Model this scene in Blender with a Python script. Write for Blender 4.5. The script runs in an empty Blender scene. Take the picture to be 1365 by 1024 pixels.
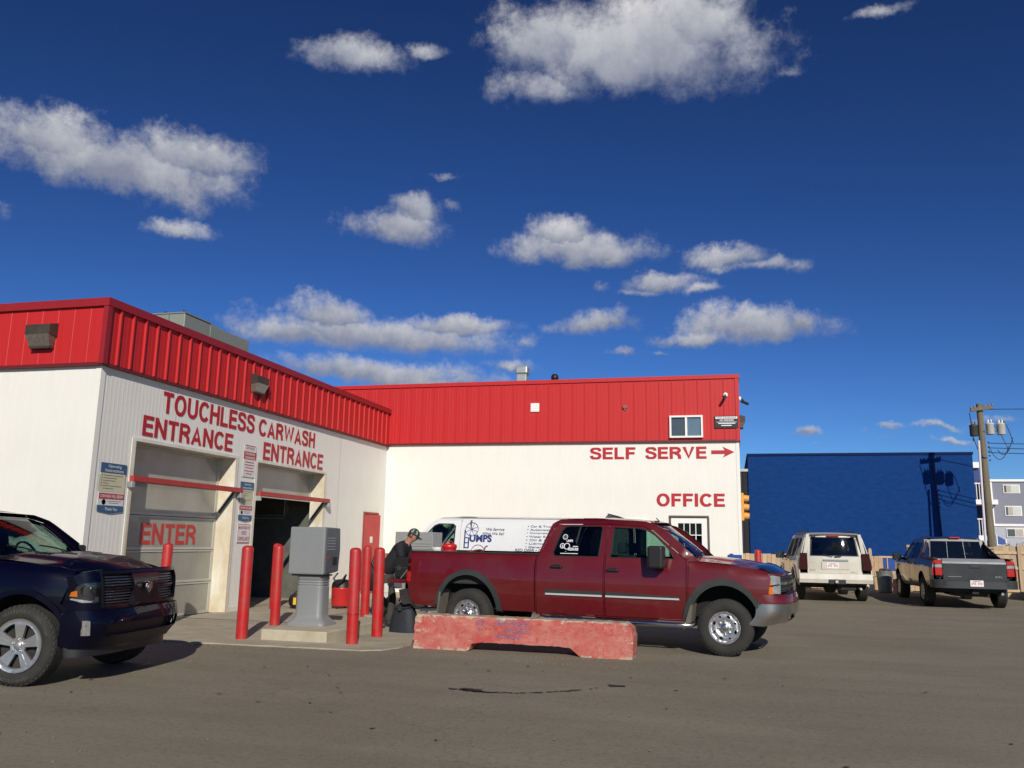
import bpy, bmesh, math, random
import numpy as np
from mathutils import Vector, Matrix
from mathutils.geometry import delaunay_2d_cdt

random.seed(7)
scene = bpy.context.scene
COL = scene.collection
R = math.radians

# ------------------------------------------------------------------ camera
cam_d = bpy.data.cameras.new('camera')
cam_d.sensor_width = 36.0
cam_d.lens = 1129.0 / 1365.0 * 36.0
cam_d.clip_start = 0.1
cam_d.clip_end = 3000
cam = bpy.data.objects.new('camera', cam_d)
COL.objects.link(cam)
_up = Vector((106.5, -6072.0, 1129.0)).normalized()       # world up in camera space (x right, y down, z forward)
_va = Vector((292.5, 215.0, 1129.0)); _va -= _up * _va.dot(_up); _Y = _va.normalized()
_X = _Y.cross(_up)
if _X.x < 0: _X = -_X
def cam2world(v):                                            # camera (right, down, forward) vector to world
    v = Vector(v); return Vector((_X.dot(v), _Y.dot(v), _up.dot(v)))
_r, _d, _f = cam2world((1, 0, 0)), cam2world((0, 1, 0)), cam2world((0, 0, 1))
EYE = 1.55
cam.matrix_world = Matrix(((_r.x, -_d.x, -_f.x, 0), (_r.y, -_d.y, -_f.y, 0), (_r.z, -_d.z, -_f.z, EYE), (0, 0, 0, 1)))
scene.camera = cam

# ------------------------------------------------------------------ sun, sky with clouds, exposure
SUN_AZ, SUN_EL = 23.0, 27.5          # the light travels 23 degrees left of +Y
sun_d = bpy.data.lights.new('sun', 'SUN'); sun_d.energy = 4.2; sun_d.angle = R(0.53); sun_d.color = (1.0, 0.93, 0.82)
sun = bpy.data.objects.new('sun', sun_d); COL.objects.link(sun)
_to_sun = Vector((math.sin(R(SUN_AZ)) * math.cos(R(SUN_EL)), -math.cos(R(SUN_AZ)) * math.cos(R(SUN_EL)), math.sin(R(SUN_EL))))
sun.rotation_euler = _to_sun.to_track_quat('Z', 'Y').to_euler()
scene.view_settings.view_transform = 'Standard'
scene.view_settings.look = 'None'
scene.view_settings.exposure = 0.0
scene.view_settings.gamma = 1.0
scene.view_settings.use_curve_mapping = False

world = bpy.data.worlds.new('World'); scene.world = world; world.use_nodes = True
wt = world.node_tree; wt.nodes.clear()
SKY_STRENGTH = 0.10; SKY_TINT = (.58, .757, .97); SKY_GAMMA = 1.5
def N(tree, t, **kw):
    n = tree.nodes.new(t)
    for k, v in kw.items(): setattr(n, k, v)
    return n
def build_world():
    L = wt.links.new
    out = N(wt, 'ShaderNodeOutputWorld'); bg = N(wt, 'ShaderNodeBackground'); bg.inputs[1].default_value = SKY_STRENGTH
    sky = N(wt, 'ShaderNodeTexSky'); sky.sky_type = 'NISHITA'; sky.sun_disc = False
    sky.sun_elevation = R(SUN_EL); sky.sun_rotation = R(180 - SUN_AZ)
    sky.altitude = 900; sky.air_density = 0.9; sky.dust_density = 0.35; sky.ozone_density = 2.2
    sc_ = N(wt, 'ShaderNodeVectorMath', operation='MULTIPLY'); L(sky.outputs[0], sc_.inputs[0]); sc_.inputs[1].default_value = (SKY_TINT[0] * .1, SKY_TINT[1] * .1, SKY_TINT[2] * .1)
    gm = N(wt, 'ShaderNodeGamma'); gm.inputs[1].default_value = SKY_GAMMA; L(sc_.outputs[0], gm.inputs[0])
    hsv = N(wt, 'ShaderNodeVectorMath', operation='SCALE'); L(gm.outputs[0], hsv.inputs[0]); hsv.inputs['Scale'].default_value = 10.0
    co = N(wt, 'ShaderNodeTexCoord'); D = co.outputs['Generated']
    n1 = N(wt, 'ShaderNodeTexNoise'); n1.inputs['Scale'].default_value = 8.0; n1.inputs['Detail'].default_value = 9; n1.inputs['Roughness'].default_value = 0.66
    L(D, n1.inputs['Vector'])
    n2 = N(wt, 'ShaderNodeTexNoise'); n2.inputs['Scale'].default_value = 26.0; n2.inputs['Detail'].default_value = 8; n2.inputs['Roughness'].default_value = 0.68
    L(D, n2.inputs['Vector'])
    # warp the view direction a little so cloud edges are uneven
    sub = N(wt, 'ShaderNodeVectorMath', operation='SUBTRACT'); L(n1.outputs['Color'], sub.inputs[0]); sub.inputs[1].default_value = (.5, .5, .5)
    scl = N(wt, 'ShaderNodeVectorMath', operation='SCALE'); L(sub.outputs[0], scl.inputs[0]); scl.inputs['Scale'].default_value = 0.06
    add = N(wt, 'ShaderNodeVectorMath', operation='ADD'); L(D, add.inputs[0]); L(scl.outputs[0], add.inputs[1])
    W_ = add.outputs[0]
    def m(op, a, b=None, c=None):
        n = N(wt, 'ShaderNodeMath', operation=op)
        for i, v in enumerate((a, b, c)):
            if v is None: continue
            if isinstance(v, (int, float)): n.inputs[i].default_value = v
            else: L(v, n.inputs[i])
        return n.outputs[0]
    def dot(v, c):  # v: warped view direction
        n = N(wt, 'ShaderNodeVectorMath', operation='DOT_PRODUCT'); L(v, n.inputs[0]); n.inputs[1].default_value = c; return n.outputs['Value']
    cl = [(150, 222, 165, 40, 1), (70, 190, 90, 36, .95), (250, 215, 75, 34, 1), (468, 76, 66, 26, .85), (425, 62, 30, 14, .5), (580, 70, 36, 14, .28), (865, 72, 150, 66, 1), (735, 62, 70, 50, .9), (720, 115, 76, 34, .6), (930, 45, 75, 60, .9), (1050, 90, 40, 18, .22), (1180, 12, 70, 14, .22),
          (532, 303, 58, 24, 1), (548, 284, 38, 18, .9), (600, 273, 26, 12, .32), (240, 303, 54, 16, .5), (590, 241, 36, 10, .25), (775, 338, 88, 26, 1), (752, 316, 44, 22, .9),
          (975, 340, 44, 16, .8), (1020, 352, 60, 12, .65), (1064, 354, 24, 16, .5), (880, 379, 46, 14, .85), (850, 392, 50, 8, .5), (795, 384, 18, 9, .6), (940, 388, 32, 9, .42),
          (440, 420, 50, 26, 1), (500, 445, 170, 26, 1), (610, 430, 70, 16, .9), (395, 446, 62, 24, .95), (800, 434, 50, 16, .8), (1000, 436, 95, 26, 1), (930, 452, 66, 12, .8), (1060, 428, 30, 18, .9),
          (500, 498, 150, 22, 1), (585, 508, 90, 14, .7), (680, 485, 52, 12, .45), (704, 455, 22, 10, .3), (830, 471, 26, 8, .5), (880, 473, 34, 6, .3),
          (1073, 577, 20, 8, .7), (1040, 580, 16, 6, .3), (1186, 570, 24, 6, .5), (1150, 573, 16, 6, .3), (1170, 585, 26, 4, .3), (1262, 568, 36, 7, .45), (1345, 557, 50, 9, .5), (1280, 584, 24, 5, .6), (1080, 597, 16, 4, .3)]
    # the clouds' smooth base field (how deep inside a cloud, how high within it) is worked out here once for the
    # whole sphere of directions; the nodes below add the fluffy detail
    up = Vector((0, 0, 1)); fwd = cam2world((0, 0, 1))
    extra = []
    rnd = random.Random(11)
    for i in range(26):                                        # more fair-weather clouds all round the sky
        az = R(rnd.uniform(50, 335)); el = R(rnd.choice((6, 8, 12, 18, 26, 38, 52)))
        yaw = az - R(14.5)
        extra.append((Vector((math.sin(yaw) * math.cos(el), math.cos(yaw) * math.cos(el), math.sin(el))), rnd.uniform(.07, .16), rnd.uniform(.022, .04), rnd.uniform(.7, 1)))
    lst = [(cam2world((px - 682.5, py - 512, 1129)).normalized(), w / 1129 * 1.12, h / 1129 * 1.12, s) for px, py, w, h, s in cl] + extra
    Wd, Hd = 3072, 1536
    U, V = np.meshgrid((np.arange(Wd) + .5) / Wd, (np.arange(Hd // 2) + .5) / Hd + .5)
    ph = math.pi - 2 * math.pi * U; th = math.pi - math.pi * V
    DX, DY, DZ = np.sin(th) * np.cos(ph), np.sin(th) * np.sin(ph), np.cos(th)
    F = np.full(DX.shape, -1.5); Vn = np.zeros(DX.shape)
    for c, w, h, s in lst:
        k = max(0.5, min(1.0, c.dot(fwd)))
        if c.dot(fwd) > .5: w *= k; h *= k
        a = c.cross(up).normalized() / w; b = Vector(c.cross(up).normalized()).cross(c).normalized() / h
        t = DX * c.x + DY * c.y + DZ * c.z; sel = t > .93
        x, y, z = DX[sel], DY[sel], DZ[sel]
        u = x * a.x + y * a.y + z * a.z; v = x * b.x + y * b.y + z * b.z
        vv = np.maximum(v, -1.35 * v); f = (s if s >= .7 else s * .75 + .12) - (s if s >= .7 else .8) * np.sqrt(u * u + vv * vv)
        Fo = F[sel]; Vo = Vn[sel]; g = f > Fo
        kk = .12; hh = np.maximum(kk - np.abs(f - Fo), 0) / kk
        Vn[sel] = np.where(g, v, Vo); F[sel] = np.maximum(f, Fo) + hh ** 3 * kk / 6
    buf = np.zeros((Hd, Wd, 4), np.float32); buf[..., 3] = 1
    buf[Hd // 2:, :, 0] = np.clip(F, -1.5, 2) * .25 + .4; buf[Hd // 2:, :, 1] = np.clip(Vn, -2, 2) * .25 + .5
    img = bpy.data.images.new('cloud_field', Wd, Hd, float_buffer=True); img.colorspace_settings.name = 'Non-Color'
    img.pixels.foreach_set(buf.ravel()); img.update(); img.pack()
    env = N(wt, 'ShaderNodeTexEnvironment'); env.image = img; env.interpolation = 'Cubic'; L(W_, env.inputs[0])
    sx = N(wt, 'ShaderNodeSeparateColor'); L(env.outputs[0], sx.inputs[0])
    F = m('MULTIPLY_ADD', sx.outputs[0], 4.0, -1.6); Vn = m('MULTIPLY_ADD', sx.outputs[1], 4.0, -2.0)
    fb = m('ADD', m('MULTIPLY_ADD', n1.outputs['Fac'], 1.15, -.575), m('MULTIPLY_ADD', n2.outputs['Fac'], 1.5, -.75))
    dens = m('ADD', F, fb)
    mr = N(wt, 'ShaderNodeMapRange'); mr.interpolation_type = 'SMOOTHSTEP'; L(dens, mr.inputs[0]); mr.inputs[1].default_value = -0.20; mr.inputs[2].default_value = 0.66; mr.inputs[4].default_value = 0.97
    # brightness inside the cloud: sunlit tops, greyer flat bases, fluffy variation
    sh = m('ADD', m('MULTIPLY', Vn, 0.42), m('MULTIPLY_ADD', n2.outputs['Fac'], .45, -.225))
    sh = m('ADD', sh, m('MULTIPLY_ADD', n1.outputs['Fac'], 1.0, -.35))
    cr = N(wt, 'ShaderNodeValToRGB'); e = cr.color_ramp.elements; e[0].position = -0.0; e[0].color = (.27, .30, .40, 1); e[1].position = 0.75; e[1].color = (.86, .84, .84, 1)
    x = e.new(.32); x.color = (.50, .52, .58, 1)
    L(sh, cr.inputs[0])
    k = 0.88 / SKY_STRENGTH
    cm = N(wt, 'ShaderNodeVectorMath', operation='SCALE'); L(cr.outputs[0], cm.inputs[0]); cm.inputs['Scale'].default_value = k
    mx = N(wt, 'ShaderNodeMix'); mx.data_type = 'RGBA'
    L(mr.outputs[0], mx.inputs[0]); L(hsv.outputs[0], mx.inputs[6]); L(cm.outputs[0], mx.inputs[7])
    L(mx.outputs[2], bg.inputs[0]); L(bg.outputs[0], out.inputs[0])
build_world()

# ------------------------------------------------------------------ materials
MATS = {}
def mat(name, col, rough=.6, metal=0.0, var=.12, scale=3.0, bump=0.0, bscale=40.0, coat=0.0, spec=.5, dirt=None, dirt_amt=.0, dirt_scale=2.0, stretch=None, coatr=.03):
    if name in MATS: return MATS[name]
    m = bpy.data.materials.new(name); m.use_nodes = True; t = m.node_tree; L = t.links.new
    b = t.nodes['Principled BSDF']
    b.inputs['Roughness'].default_value = rough; b.inputs['Metallic'].default_value = metal
    b.inputs['Coat Weight'].default_value = coat; b.inputs['Coat Roughness'].default_value = coatr; b.inputs['Specular IOR Level'].default_value = spec
    tc = N(t, 'ShaderNodeTexCoord'); vec = tc.outputs['Object']
    if stretch:
        mp = N(t, 'ShaderNodeMapping'); mp.inputs['Scale'].default_value = stretch; L(vec, mp.inputs[0]); vec = mp.outputs[0]
    n = N(t, 'ShaderNodeTexNoise'); n.inputs['Scale'].default_value = scale; n.inputs['Detail'].default_value = 6; n.inputs['Roughness'].default_value = .65; L(vec, n.inputs['Vector'])
    r = N(t, 'ShaderNodeValToRGB'); e = r.color_ramp.elements
    c = Vector(col[:3]); e[0].position = .3; e[1].position = .72
    e[0].color = (*(c * (1 - var)), 1); e[1].color = (*(c * (1 + var)), 1)
    L(n.outputs['Fac'], r.inputs[0]); last = r.outputs[0]
    if dirt is not None:
        n3 = N(t, 'ShaderNodeTexNoise'); n3.inputs['Scale'].default_value = dirt_scale; n3.inputs['Detail'].default_value = 8; n3.inputs['Roughness'].default_value = .7; L(vec, n3.inputs['Vector'])
        mr = N(t, 'ShaderNodeMapRange'); L(n3.outputs['Fac'], mr.inputs[0]); mr.inputs[1].default_value = .42; mr.inputs[2].default_value = .7; mr.inputs[4].default_value = dirt_amt
        mx = N(t, 'ShaderNodeMix'); mx.data_type = 'RGBA'; L(mr.outputs[0], mx.inputs[0]); L(last, mx.inputs[6]); mx.inputs[7].default_value = (*dirt, 1); last = mx.outputs[2]
        rr = N(t, 'ShaderNodeMapRange'); L(n3.outputs['Fac'], rr.inputs[0]); rr.inputs[3].default_value = max(.02, rough - .06); rr.inputs[4].default_value = min(1, rough + .2); L(rr.outputs[0], b.inputs['Roughness'])
    L(last, b.inputs['Base Color'])
    if bump:
        nb = N(t, 'ShaderNodeTexNoise'); nb.inputs['Scale'].default_value = bscale; nb.inputs['Detail'].default_value = 5; L(vec, nb.inputs['Vector'])
        bp = N(t, 'ShaderNodeBump'); bp.inputs['Strength'].default_value = bump; bp.inputs['Distance'].default_value = .02; L(nb.outputs['Fac'], bp.inputs['Height']); L(bp.outputs[0], b.inputs['Normal'])
    MATS[name] = m
    return m
def glass_mat(name, tint, refl=1.0):
    m = bpy.data.materials.new(name); m.use_nodes = True; t = m.node_tree; t.nodes.clear(); L = t.links.new
    o = N(t, 'ShaderNodeOutputMaterial'); tr = N(t, 'ShaderNodeBsdfTransparent'); tr.inputs[0].default_value = (*tint, 1)
    g = N(t, 'ShaderNodeBsdfGlossy'); g.inputs['Roughness'].default_value = .02
    f = N(t, 'ShaderNodeFresnel'); f.inputs['IOR'].default_value = 1.55
    mu = N(t, 'ShaderNodeMath', operation='MULTIPLY'); mu.inputs[1].default_value = refl; L(f.outputs[0], mu.inputs[0])
    mx = N(t, 'ShaderNodeMixShader'); L(mu.outputs[0], mx.inputs[0]); L(tr.outputs[0], mx.inputs[1]); L(g.outputs[0], mx.inputs[2]); L(mx.outputs[0], o.inputs[0])
    MATS[name] = m; return m

# ------------------------------------------------------------------ object helpers
def link_obj(name, me, parent=None, mat_=None):
    o = bpy.data.objects.new(name, me); COL.objects.link(o)
    if mat_ is not None and me is not None and len(me.materials) == 0: me.materials.append(mat_)
    if parent is not None: o.parent = parent
    return o
def thing(name, label, cat, loc=(0, 0, 0), rotz=0.0, group=None):
    o = bpy.data.objects.new(name, None); COL.objects.link(o); o.empty_display_size = .3
    o.location = loc; o.rotation_euler = (0, 0, rotz); o['label'] = label; o['category'] = cat
    if group: o['group'] = group
    return o
def tag(o, label, cat, group=None):
    o['label'] = label; o['category'] = cat
    if group: o['group'] = group
    return o
def dup(root, loc=None, rotz=None, label=None):
    r = root.copy(); COL.objects.link(r)
    if loc is not None: r.location = loc
    if rotz is not None: r.rotation_euler = (0, 0, rotz)
    if label: r['label'] = label
    def rec(src, dst):
        for ch in list(src.children):
            c = ch.copy(); COL.objects.link(c); c.parent = dst; rec(ch, c)
    rec(root, r); return r

class MB:
    """collects simple shapes into one mesh"""
    def __init__(s): s.v = []; s.f = []; s.sm = []
    def add(s, vs, fs, smooth=False):
        b = len(s.v); s.v += [tuple(v) for v in vs]; s.f += [tuple(i + b for i in f) for f in fs]; s.sm += [smooth] * len(fs); return s
    def box(s, x0, x1, y0, y1, z0, z1):
        return s.add([(x0, y0, z0), (x1, y0, z0), (x1, y1, z0), (x0, y1, z0), (x0, y0, z1), (x1, y0, z1), (x1, y1, z1), (x0, y1, z1)],
                     [(0, 3, 2, 1), (4, 5, 6, 7), (0, 1, 5, 4), (1, 2, 6, 5), (2, 3, 7, 6), (3, 0, 4, 7)])
    def rbox(s, x0, x1, y0, y1, z0, z1, r=.02, seg=2):
        bm = bmesh.new(); bmesh.ops.create_cube(bm, size=1)
        for v in bm.verts: v.co = Vector(((x0 + x1) / 2 + v.co.x * (x1 - x0), (y0 + y1) / 2 + v.co.y * (y1 - y0), (z0 + z1) / 2 + v.co.z * (z1 - z0)))
        bmesh.ops.bevel(bm, geom=list(bm.edges), offset=r, segments=seg, affect='EDGES', profile=.5, clamp_overlap=True)
        bm.verts.index_update(); s.add([v.co[:] for v in bm.verts], [[v.index for v in f.verts] for f in bm.faces], False); bm.free(); return s
    def prism(s, pts, axis, a, b, smooth=False):
        """pts 2d outline extruded along axis from a to b"""
        n = len(pts)
        def P(p, t):
            return {'x': (t, p[0], p[1]), 'y': (p[0], t, p[1]), 'z': (p[0], p[1], t)}[axis]
        vs = [P(p, a) for p in pts] + [P(p, b) for p in pts]
        fs = [(i, (i + 1) % n, n + (i + 1) % n, n + i) for i in range(n)] + [tuple(range(n))[::-1], tuple(range(n, 2 * n))]
        return s.add(vs, fs, smooth)
    def tube(s, path, r, n=8, caps=True):
        path = [Vector(p) for p in path]; rs = r if isinstance(r, (list, tuple)) else [r] * len(path)
        vs = []; fs = []; prev = None
        for i, p in enumerate(path):
            d = (path[min(i + 1, len(path) - 1)] - path[max(i - 1, 0)]).normalized()
            if prev is None: a = d.orthogonal().normalized()
            else: a = (prev - d * prev.dot(d)).normalized()
            prev = a; b = d.cross(a)
            for k in range(n):
                t = 2 * math.pi * k / n; vs.append(p + (a * math.cos(t) + b * math.sin(t)) * rs[i])
        for i in range(len(path) - 1):
            for k in range(n):
                fs.append((i * n + k, i * n + (k + 1) % n, (i + 1) * n + (k + 1) % n, (i + 1) * n + k))
        s.add(vs, fs, True)
        if caps:
            s.add([vs[k] for k in range(n)], [tuple(range(n))[::-1]]); s.add(vs[-n:], [tuple(range(n))])
        return s
    def lathe(s, prof, origin=(0, 0, 0), axis='z', n=24, smooth=True):
        """prof: list of (radius, height)"""
        ox, oy, oz = origin; vs = []; fs = []
        for (r, h) in prof:
            for k in range(n):
                t = 2 * math.pi * k / n; a, b = r * math.cos(t), r * math.sin(t)
                vs.append({'z': (ox + a, oy + b, oz + h), 'y': (ox + a, oy + h, oz + b), 'x': (ox + h, oy + a, oz + b)}[axis])
        for i in range(len(prof) - 1):
            for k in range(n): fs.append((i * n + k, i * n + (k + 1) % n, (i + 1) * n + (k + 1) % n, (i + 1) * n + k))
        s.add(vs, fs, smooth); return s
    def cyl(s, p0, p1, r, n=14): return s.tube([p0, p1], r, n)
    def grid(s, fn, nu, nv, smooth=True):
        vs = [fn(i / nu, j / nv) for j in range(nv + 1) for i in range(nu + 1)]
        fs = [(j * (nu + 1) + i, j * (nu + 1) + i + 1, (j + 1) * (nu + 1) + i + 1, (j + 1) * (nu + 1) + i) for j in range(nv) for i in range(nu)]
        return s.add(vs, fs, smooth)
    def mesh(s, name='mesh'):
        me = bpy.data.meshes.new(name); me.from_pydata(s.v, [], s.f); me.polygons.foreach_set('use_smooth', s.sm); me.validate(); me.update(); return me
    def build(s, name, m, parent=None): return link_obj(name, s.mesh(name), parent, m)

# text -> flat raised lettering fitted to a box; origin is the lower-left corner, u and v the baseline and up directions
_txt_cache = {}
def lettering(s, m, parent, origin, u, v, width, height, depth=.004, bold=.0, shear=0.0, name='lettering', align_cap=True, spacing=1.0):
    key = (s, bold, shear, spacing)
    if key not in _txt_cache:
        c = bpy.data.curves.new('t', 'FONT'); c.body = s; c.size = 1; c.offset = bold; c.shear = shear; c.resolution_u = 3; c.space_character = spacing; c.space_line = .95
        c.align_x = 'LEFT'
        o = bpy.data.objects.new('t', c); COL.objects.link(o)
        dg = bpy.context.evaluated_depsgraph_get(); me = bpy.data.meshes.new_from_object(o.evaluated_get(dg))
        vs = np.array([x.co[:] for x in me.vertices]); fs = [tuple(p.vertices) for p in me.polygons]
        bpy.data.objects.remove(o); bpy.data.curves.remove(c); bpy.data.meshes.remove(me)
        _txt_cache[key] = (vs, fs)
    vs, fs = _txt_cache[key]
    mn = vs.min(0); mx = vs.max(0); u = Vector(u).normalized(); v = Vector(v).normalized(); n = u.cross(v); O = Vector(origin)
    sx = width / (mx[0] - mn[0]) if width else height / (mx[1] - mn[1]); sy = height / (mx[1] - mn[1])
    P = [O + u * ((p[0] - mn[0]) * sx) + v * ((p[1] - mn[1]) * sy) + n * depth for p in vs]
    mb = MB(); mb.add(P, fs)
    # side walls for a little thickness
    cnt = {}
    for f in fs:
        for i in range(len(f)):
            e = (f[i], f[(i + 1) % len(f)]); cnt[e] = cnt.get(e, 0) + 1
    if depth > .002:
        for (a, b) in cnt:
            if (b, a) not in cnt: mb.add([P[a], P[b], P[b] - n * depth, P[a] - n * depth], [(0, 3, 2, 1)])
    return mb.build(name, m, parent)

# bold grotesque capitals for the big wall lettering, drawn from their strokes
def _crom(pts, n=6):
    out = []
    for i in range(len(pts) - 1):
        p0 = pts[max(i - 1, 0)]; p1 = pts[i]; p2 = pts[i + 1]; p3 = pts[min(i + 2, len(pts) - 1)]
        for k in range(n):
            t = k / n
            out.append(tuple(.5 * (2 * p1[j] + (p2[j] - p0[j]) * t + (2 * p0[j] - 5 * p1[j] + 4 * p2[j] - p3[j]) * t * t + (3 * p1[j] - p0[j] - 3 * p2[j] + p3[j]) * t ** 3) for j in (0, 1)))
    return out + [pts[-1]]
def _earc(cx, cy, rx, ry, a0, a1, n=16): return [(cx + rx * math.cos(R(a0 + (a1 - a0) * i / n)), cy + ry * math.sin(R(a0 + (a1 - a0) * i / n))) for i in range(n + 1)]
def glyph(ch, sw):
    a = sw / 2; t = 1 - a
    G = {'T': (.66, [[(0, t), (.66, t)], [(.33, t), (.33, 0)]]), 'L': (.60, [[(a, 1), (a, a), (.60, a)]]), 'I': (sw, [[(a, 0), (a, 1)]]),
         'H': (.72, [[(a, 0), (a, 1)], [(.72 - a, 0), (.72 - a, 1)], [(a, .52), (.72 - a, .52)]]),
         'E': (.64, [[(.64, t), (a, t), (a, a), (.64, a)], [(a, .52), (.60, .52)]]), 'F': (.60, [[(.60, t), (a, t), (a, 0)], [(a, .50), (.55, .50)]]),
         'U': (.72, [[(a, 1), (a, .36)] + _earc(.36, .36, .36 - a, .36 - a, 180, 360)[1:-1] + [(.72 - a, .36), (.72 - a, 1)]]),
         'O': (.80, [_earc(.40, .5, .40 - a, .515 - a, 0, 360, 32)]), 'C': (.74, [_earc(.40, .5, .40 - a, .515 - a, 38, 322, 24)]),
         'N': (.74, [[(a, 0), (a, 1)], [(.74 - a, 0), (.74 - a, 1)], [(a, .96), (.74 - a, .04)]]),
         'V': (.74, [[(.09, 1), (.37, .05), (.65, 1)]]), 'W': (1.04, [[(.09, 1), (.28, .06), (.52, .93), (.76, .06), (.95, 1)]]),
         'A': (.76, [[(.09, 0), (.38, .95), (.67, 0)], [(.20, .29), (.56, .29)]]),
         'R': (.72, [[(a, 0), (a, 1)], [(a, t), (.40, t)] + _earc(.40, .715, .215, t - .715, 90, -90)[1:-1] + [(.40, .43 + a - .01), (a, .43 + a - .01)], [(.34, .46), (.50, .40), (.60, .28), (.63, 0)]]),
         'S': (.68, [_crom([(.60, .70), (.565, .84), (.46, .905), (.34, .92), (.20, .90), (.105, .82), (.10, .70), (.16, .61), (.33, .54), (.50, .475), (.58, .39), (.60, .28), (.555, .155), (.45, .095), (.33, .08), (.20, .10), (.11, .17), (.075, .31)])])}
    return G[ch]
def big_letters(s, m, parent, origin, u, v, width, height, depth=.004, sw=.185, name='lettering'):
    quads = []; x = 0.0
    for ch in s:
        w, lines = glyph(ch, sw)
        for ln in lines:
            P = [Vector(p) for p in ln]; n = len(P); closed = (P[0] - P[-1]).length < 1e-6; offs = []
            for i in range(n):
                d0 = (P[i] - P[i - 1]).normalized() if i > 0 else ((P[-1] - P[-2]).normalized() if closed else (P[1] - P[0]).normalized())
                d1 = (P[i + 1] - P[i]).normalized() if i < n - 1 else ((P[1] - P[0]).normalized() if closed else (P[-1] - P[-2]).normalized())
                n0 = Vector((-d0.y, d0.x)); n1 = Vector((-d1.y, d1.x)); mm = (n0 + n1); mm = mm.normalized() if mm.length > 1e-6 else n0
                k = min(1 / max(mm.dot(n0), .42), 2.2); offs.append(mm * k * sw / 2)
            for i in range(n - 1):
                quads.append([tuple(P[i] + offs[i] + Vector((x, 0))), tuple(P[i + 1] + offs[i + 1] + Vector((x, 0))), tuple(P[i + 1] - offs[i + 1] + Vector((x, 0))), tuple(P[i] - offs[i] + Vector((x, 0)))])
        x += w + .10
    quads = [[(min(max(p[0], -9), 99), min(max(p[1], 0), 1)) for p in q] for q in quads]
    verts = []; edges = []
    for q in quads:
        b = len(verts); verts += [Vector(p) for p in q]; edges += [(b, b + 1), (b + 1, b + 2), (b + 2, b + 3), (b + 3, b)]
    ov, oe, of, _, _, _ = delaunay_2d_cdt(verts, edges, [], 0, 1e-5)
    C = np.array([[sum(ov[i].x for i in f) / len(f), sum(ov[i].y for i in f) / len(f)] for f in of]); keep = np.zeros(len(of), bool)
    for q in quads: keep |= pip(C, q)
    fs = [tuple(f) for f, k in zip(of, keep) if k]; us = [i for f in fs for i in f]
    x0 = min(ov[i].x for i in us); x1 = max(ov[i].x for i in us); u = Vector(u).normalized(); v = Vector(v).normalized(); nn = u.cross(v); O = Vector(origin)
    P = [O + u * ((p.x - x0) * width / (x1 - x0)) + v * (p.y * height) + nn * depth for p in ov]
    mb = MB(); mb.add(P, fs); cnt = {(f[i], f[(i + 1) % len(f)]) for f in fs for i in range(len(f))}
    for (a, b) in cnt:
        if (b, a) not in cnt: mb.add([P[a], P[b], P[b] - nn * depth, P[a] - nn * depth], [(0, 3, 2, 1)])
    return mb.build(name, m, parent)

# ------------------------------------------------------------------ smooth panel from a 2d outline (with holes), mapped to 3d
def densify(poly, res):
    out = []
    for i in range(len(poly)):
        a = Vector(poly[i][:2]); b = Vector(poly[(i + 1) % len(poly)][:2]); n = max(1, int(math.ceil((b - a).length / res)))
        for k in range(n): out.append(tuple(a + (b - a) * (k / n)))
    return out
def pip(P, poly):
    """vectorised point in polygon"""
    P = np.asarray(P, float).reshape(-1, 2); q = np.asarray(poly, float); ins = np.zeros(len(P), bool)
    x, y = P[:, 0], P[:, 1]; j = len(q) - 1
    for i in range(len(q)):
        xi, yi = q[i]; xj, yj = q[j]
        if yi != yj:
            c = ((yi > y) != (yj > y)) & (x < (xj - xi) * (y - yi) / (yj - yi) + xi); ins ^= c
        j = i
    return ins
def panel(name, outer, holes, fn, inward, m, parent, res=.09, thick=.02, smooth=True, label=None):
    loops = [densify(outer, res)] + [densify(h, res) for h in holes]
    verts = []; edges = []
    for lp in loops:
        b = len(verts); verts += lp; edges += [(b + i, b + (i + 1) % len(lp)) for i in range(len(lp))]
    B = np.array(verts); mn = B.min(0); mx = B.max(0)
    gx = np.arange(mn[0] + res * .5, mx[0], res); gy = np.arange(mn[1] + res * .5, mx[1], res * .9)
    if len(gx) and len(gy):
        G = np.array([(x + (.5 * res if k % 2 else 0), y) for k, y in enumerate(gy) for x in gx])
        ins = pip(G, loops[0])
        for h in loops[1:]: ins &= ~pip(G, h)
        G = G[ins]
        if len(G):
            d = np.sqrt(((G[:, None, :] - B[None]) ** 2).sum(2)).min(1); G = G[d > .45 * res]
    else: G = []
    allv = [Vector(v) for v in verts] + [Vector(g) for g in G]
    ov, oe, of, _, _, _ = delaunay_2d_cdt(allv, edges, [], 0, 1e-6)
    if not of: return None
    C = np.array([[sum(ov[i].x for i in f) / len(f), sum(ov[i].y for i in f) / len(f)] for f in of])
    keep = pip(C, loops[0])
    for h in loops[1:]: keep &= ~pip(C, h)
    fs = [tuple(f) for f, k in zip(of, keep) if k]
    P = [Vector(fn(p.x, p.y)) for p in ov]
    inw = (lambda p: Vector(inward)) if not callable(inward) else inward
    # orient faces away from the inward direction
    acc = 0
    for f in fs[:: max(1, len(fs) // 30)]:
        a, b, c = P[f[0]], P[f[1]], P[f[2]]; acc += (b - a).cross(c - a).normalized().dot(inw(a))
    if acc > 0: fs = [f[::-1] for f in fs]
    mb = MB(); mb.add(P, fs, smooth)
    if thick:
        cnt = {}
        for f in fs:
            for i in range(len(f)): cnt[(f[i], f[(i + 1) % len(f)])] = 1
        vv = []; ff = []
        for (a, b) in cnt:
            if (b, a) not in cnt:
                k = len(vv); vv += [P[a], P[b], P[b] + inw(P[b]) * thick, P[a] + inw(P[a]) * thick]; ff.append((k, k + 3, k + 2, k + 1))
        mb.add(vv, ff, False)
    o = mb.build(name, m, parent)
    if label: o['label'] = label
    return o
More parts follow.
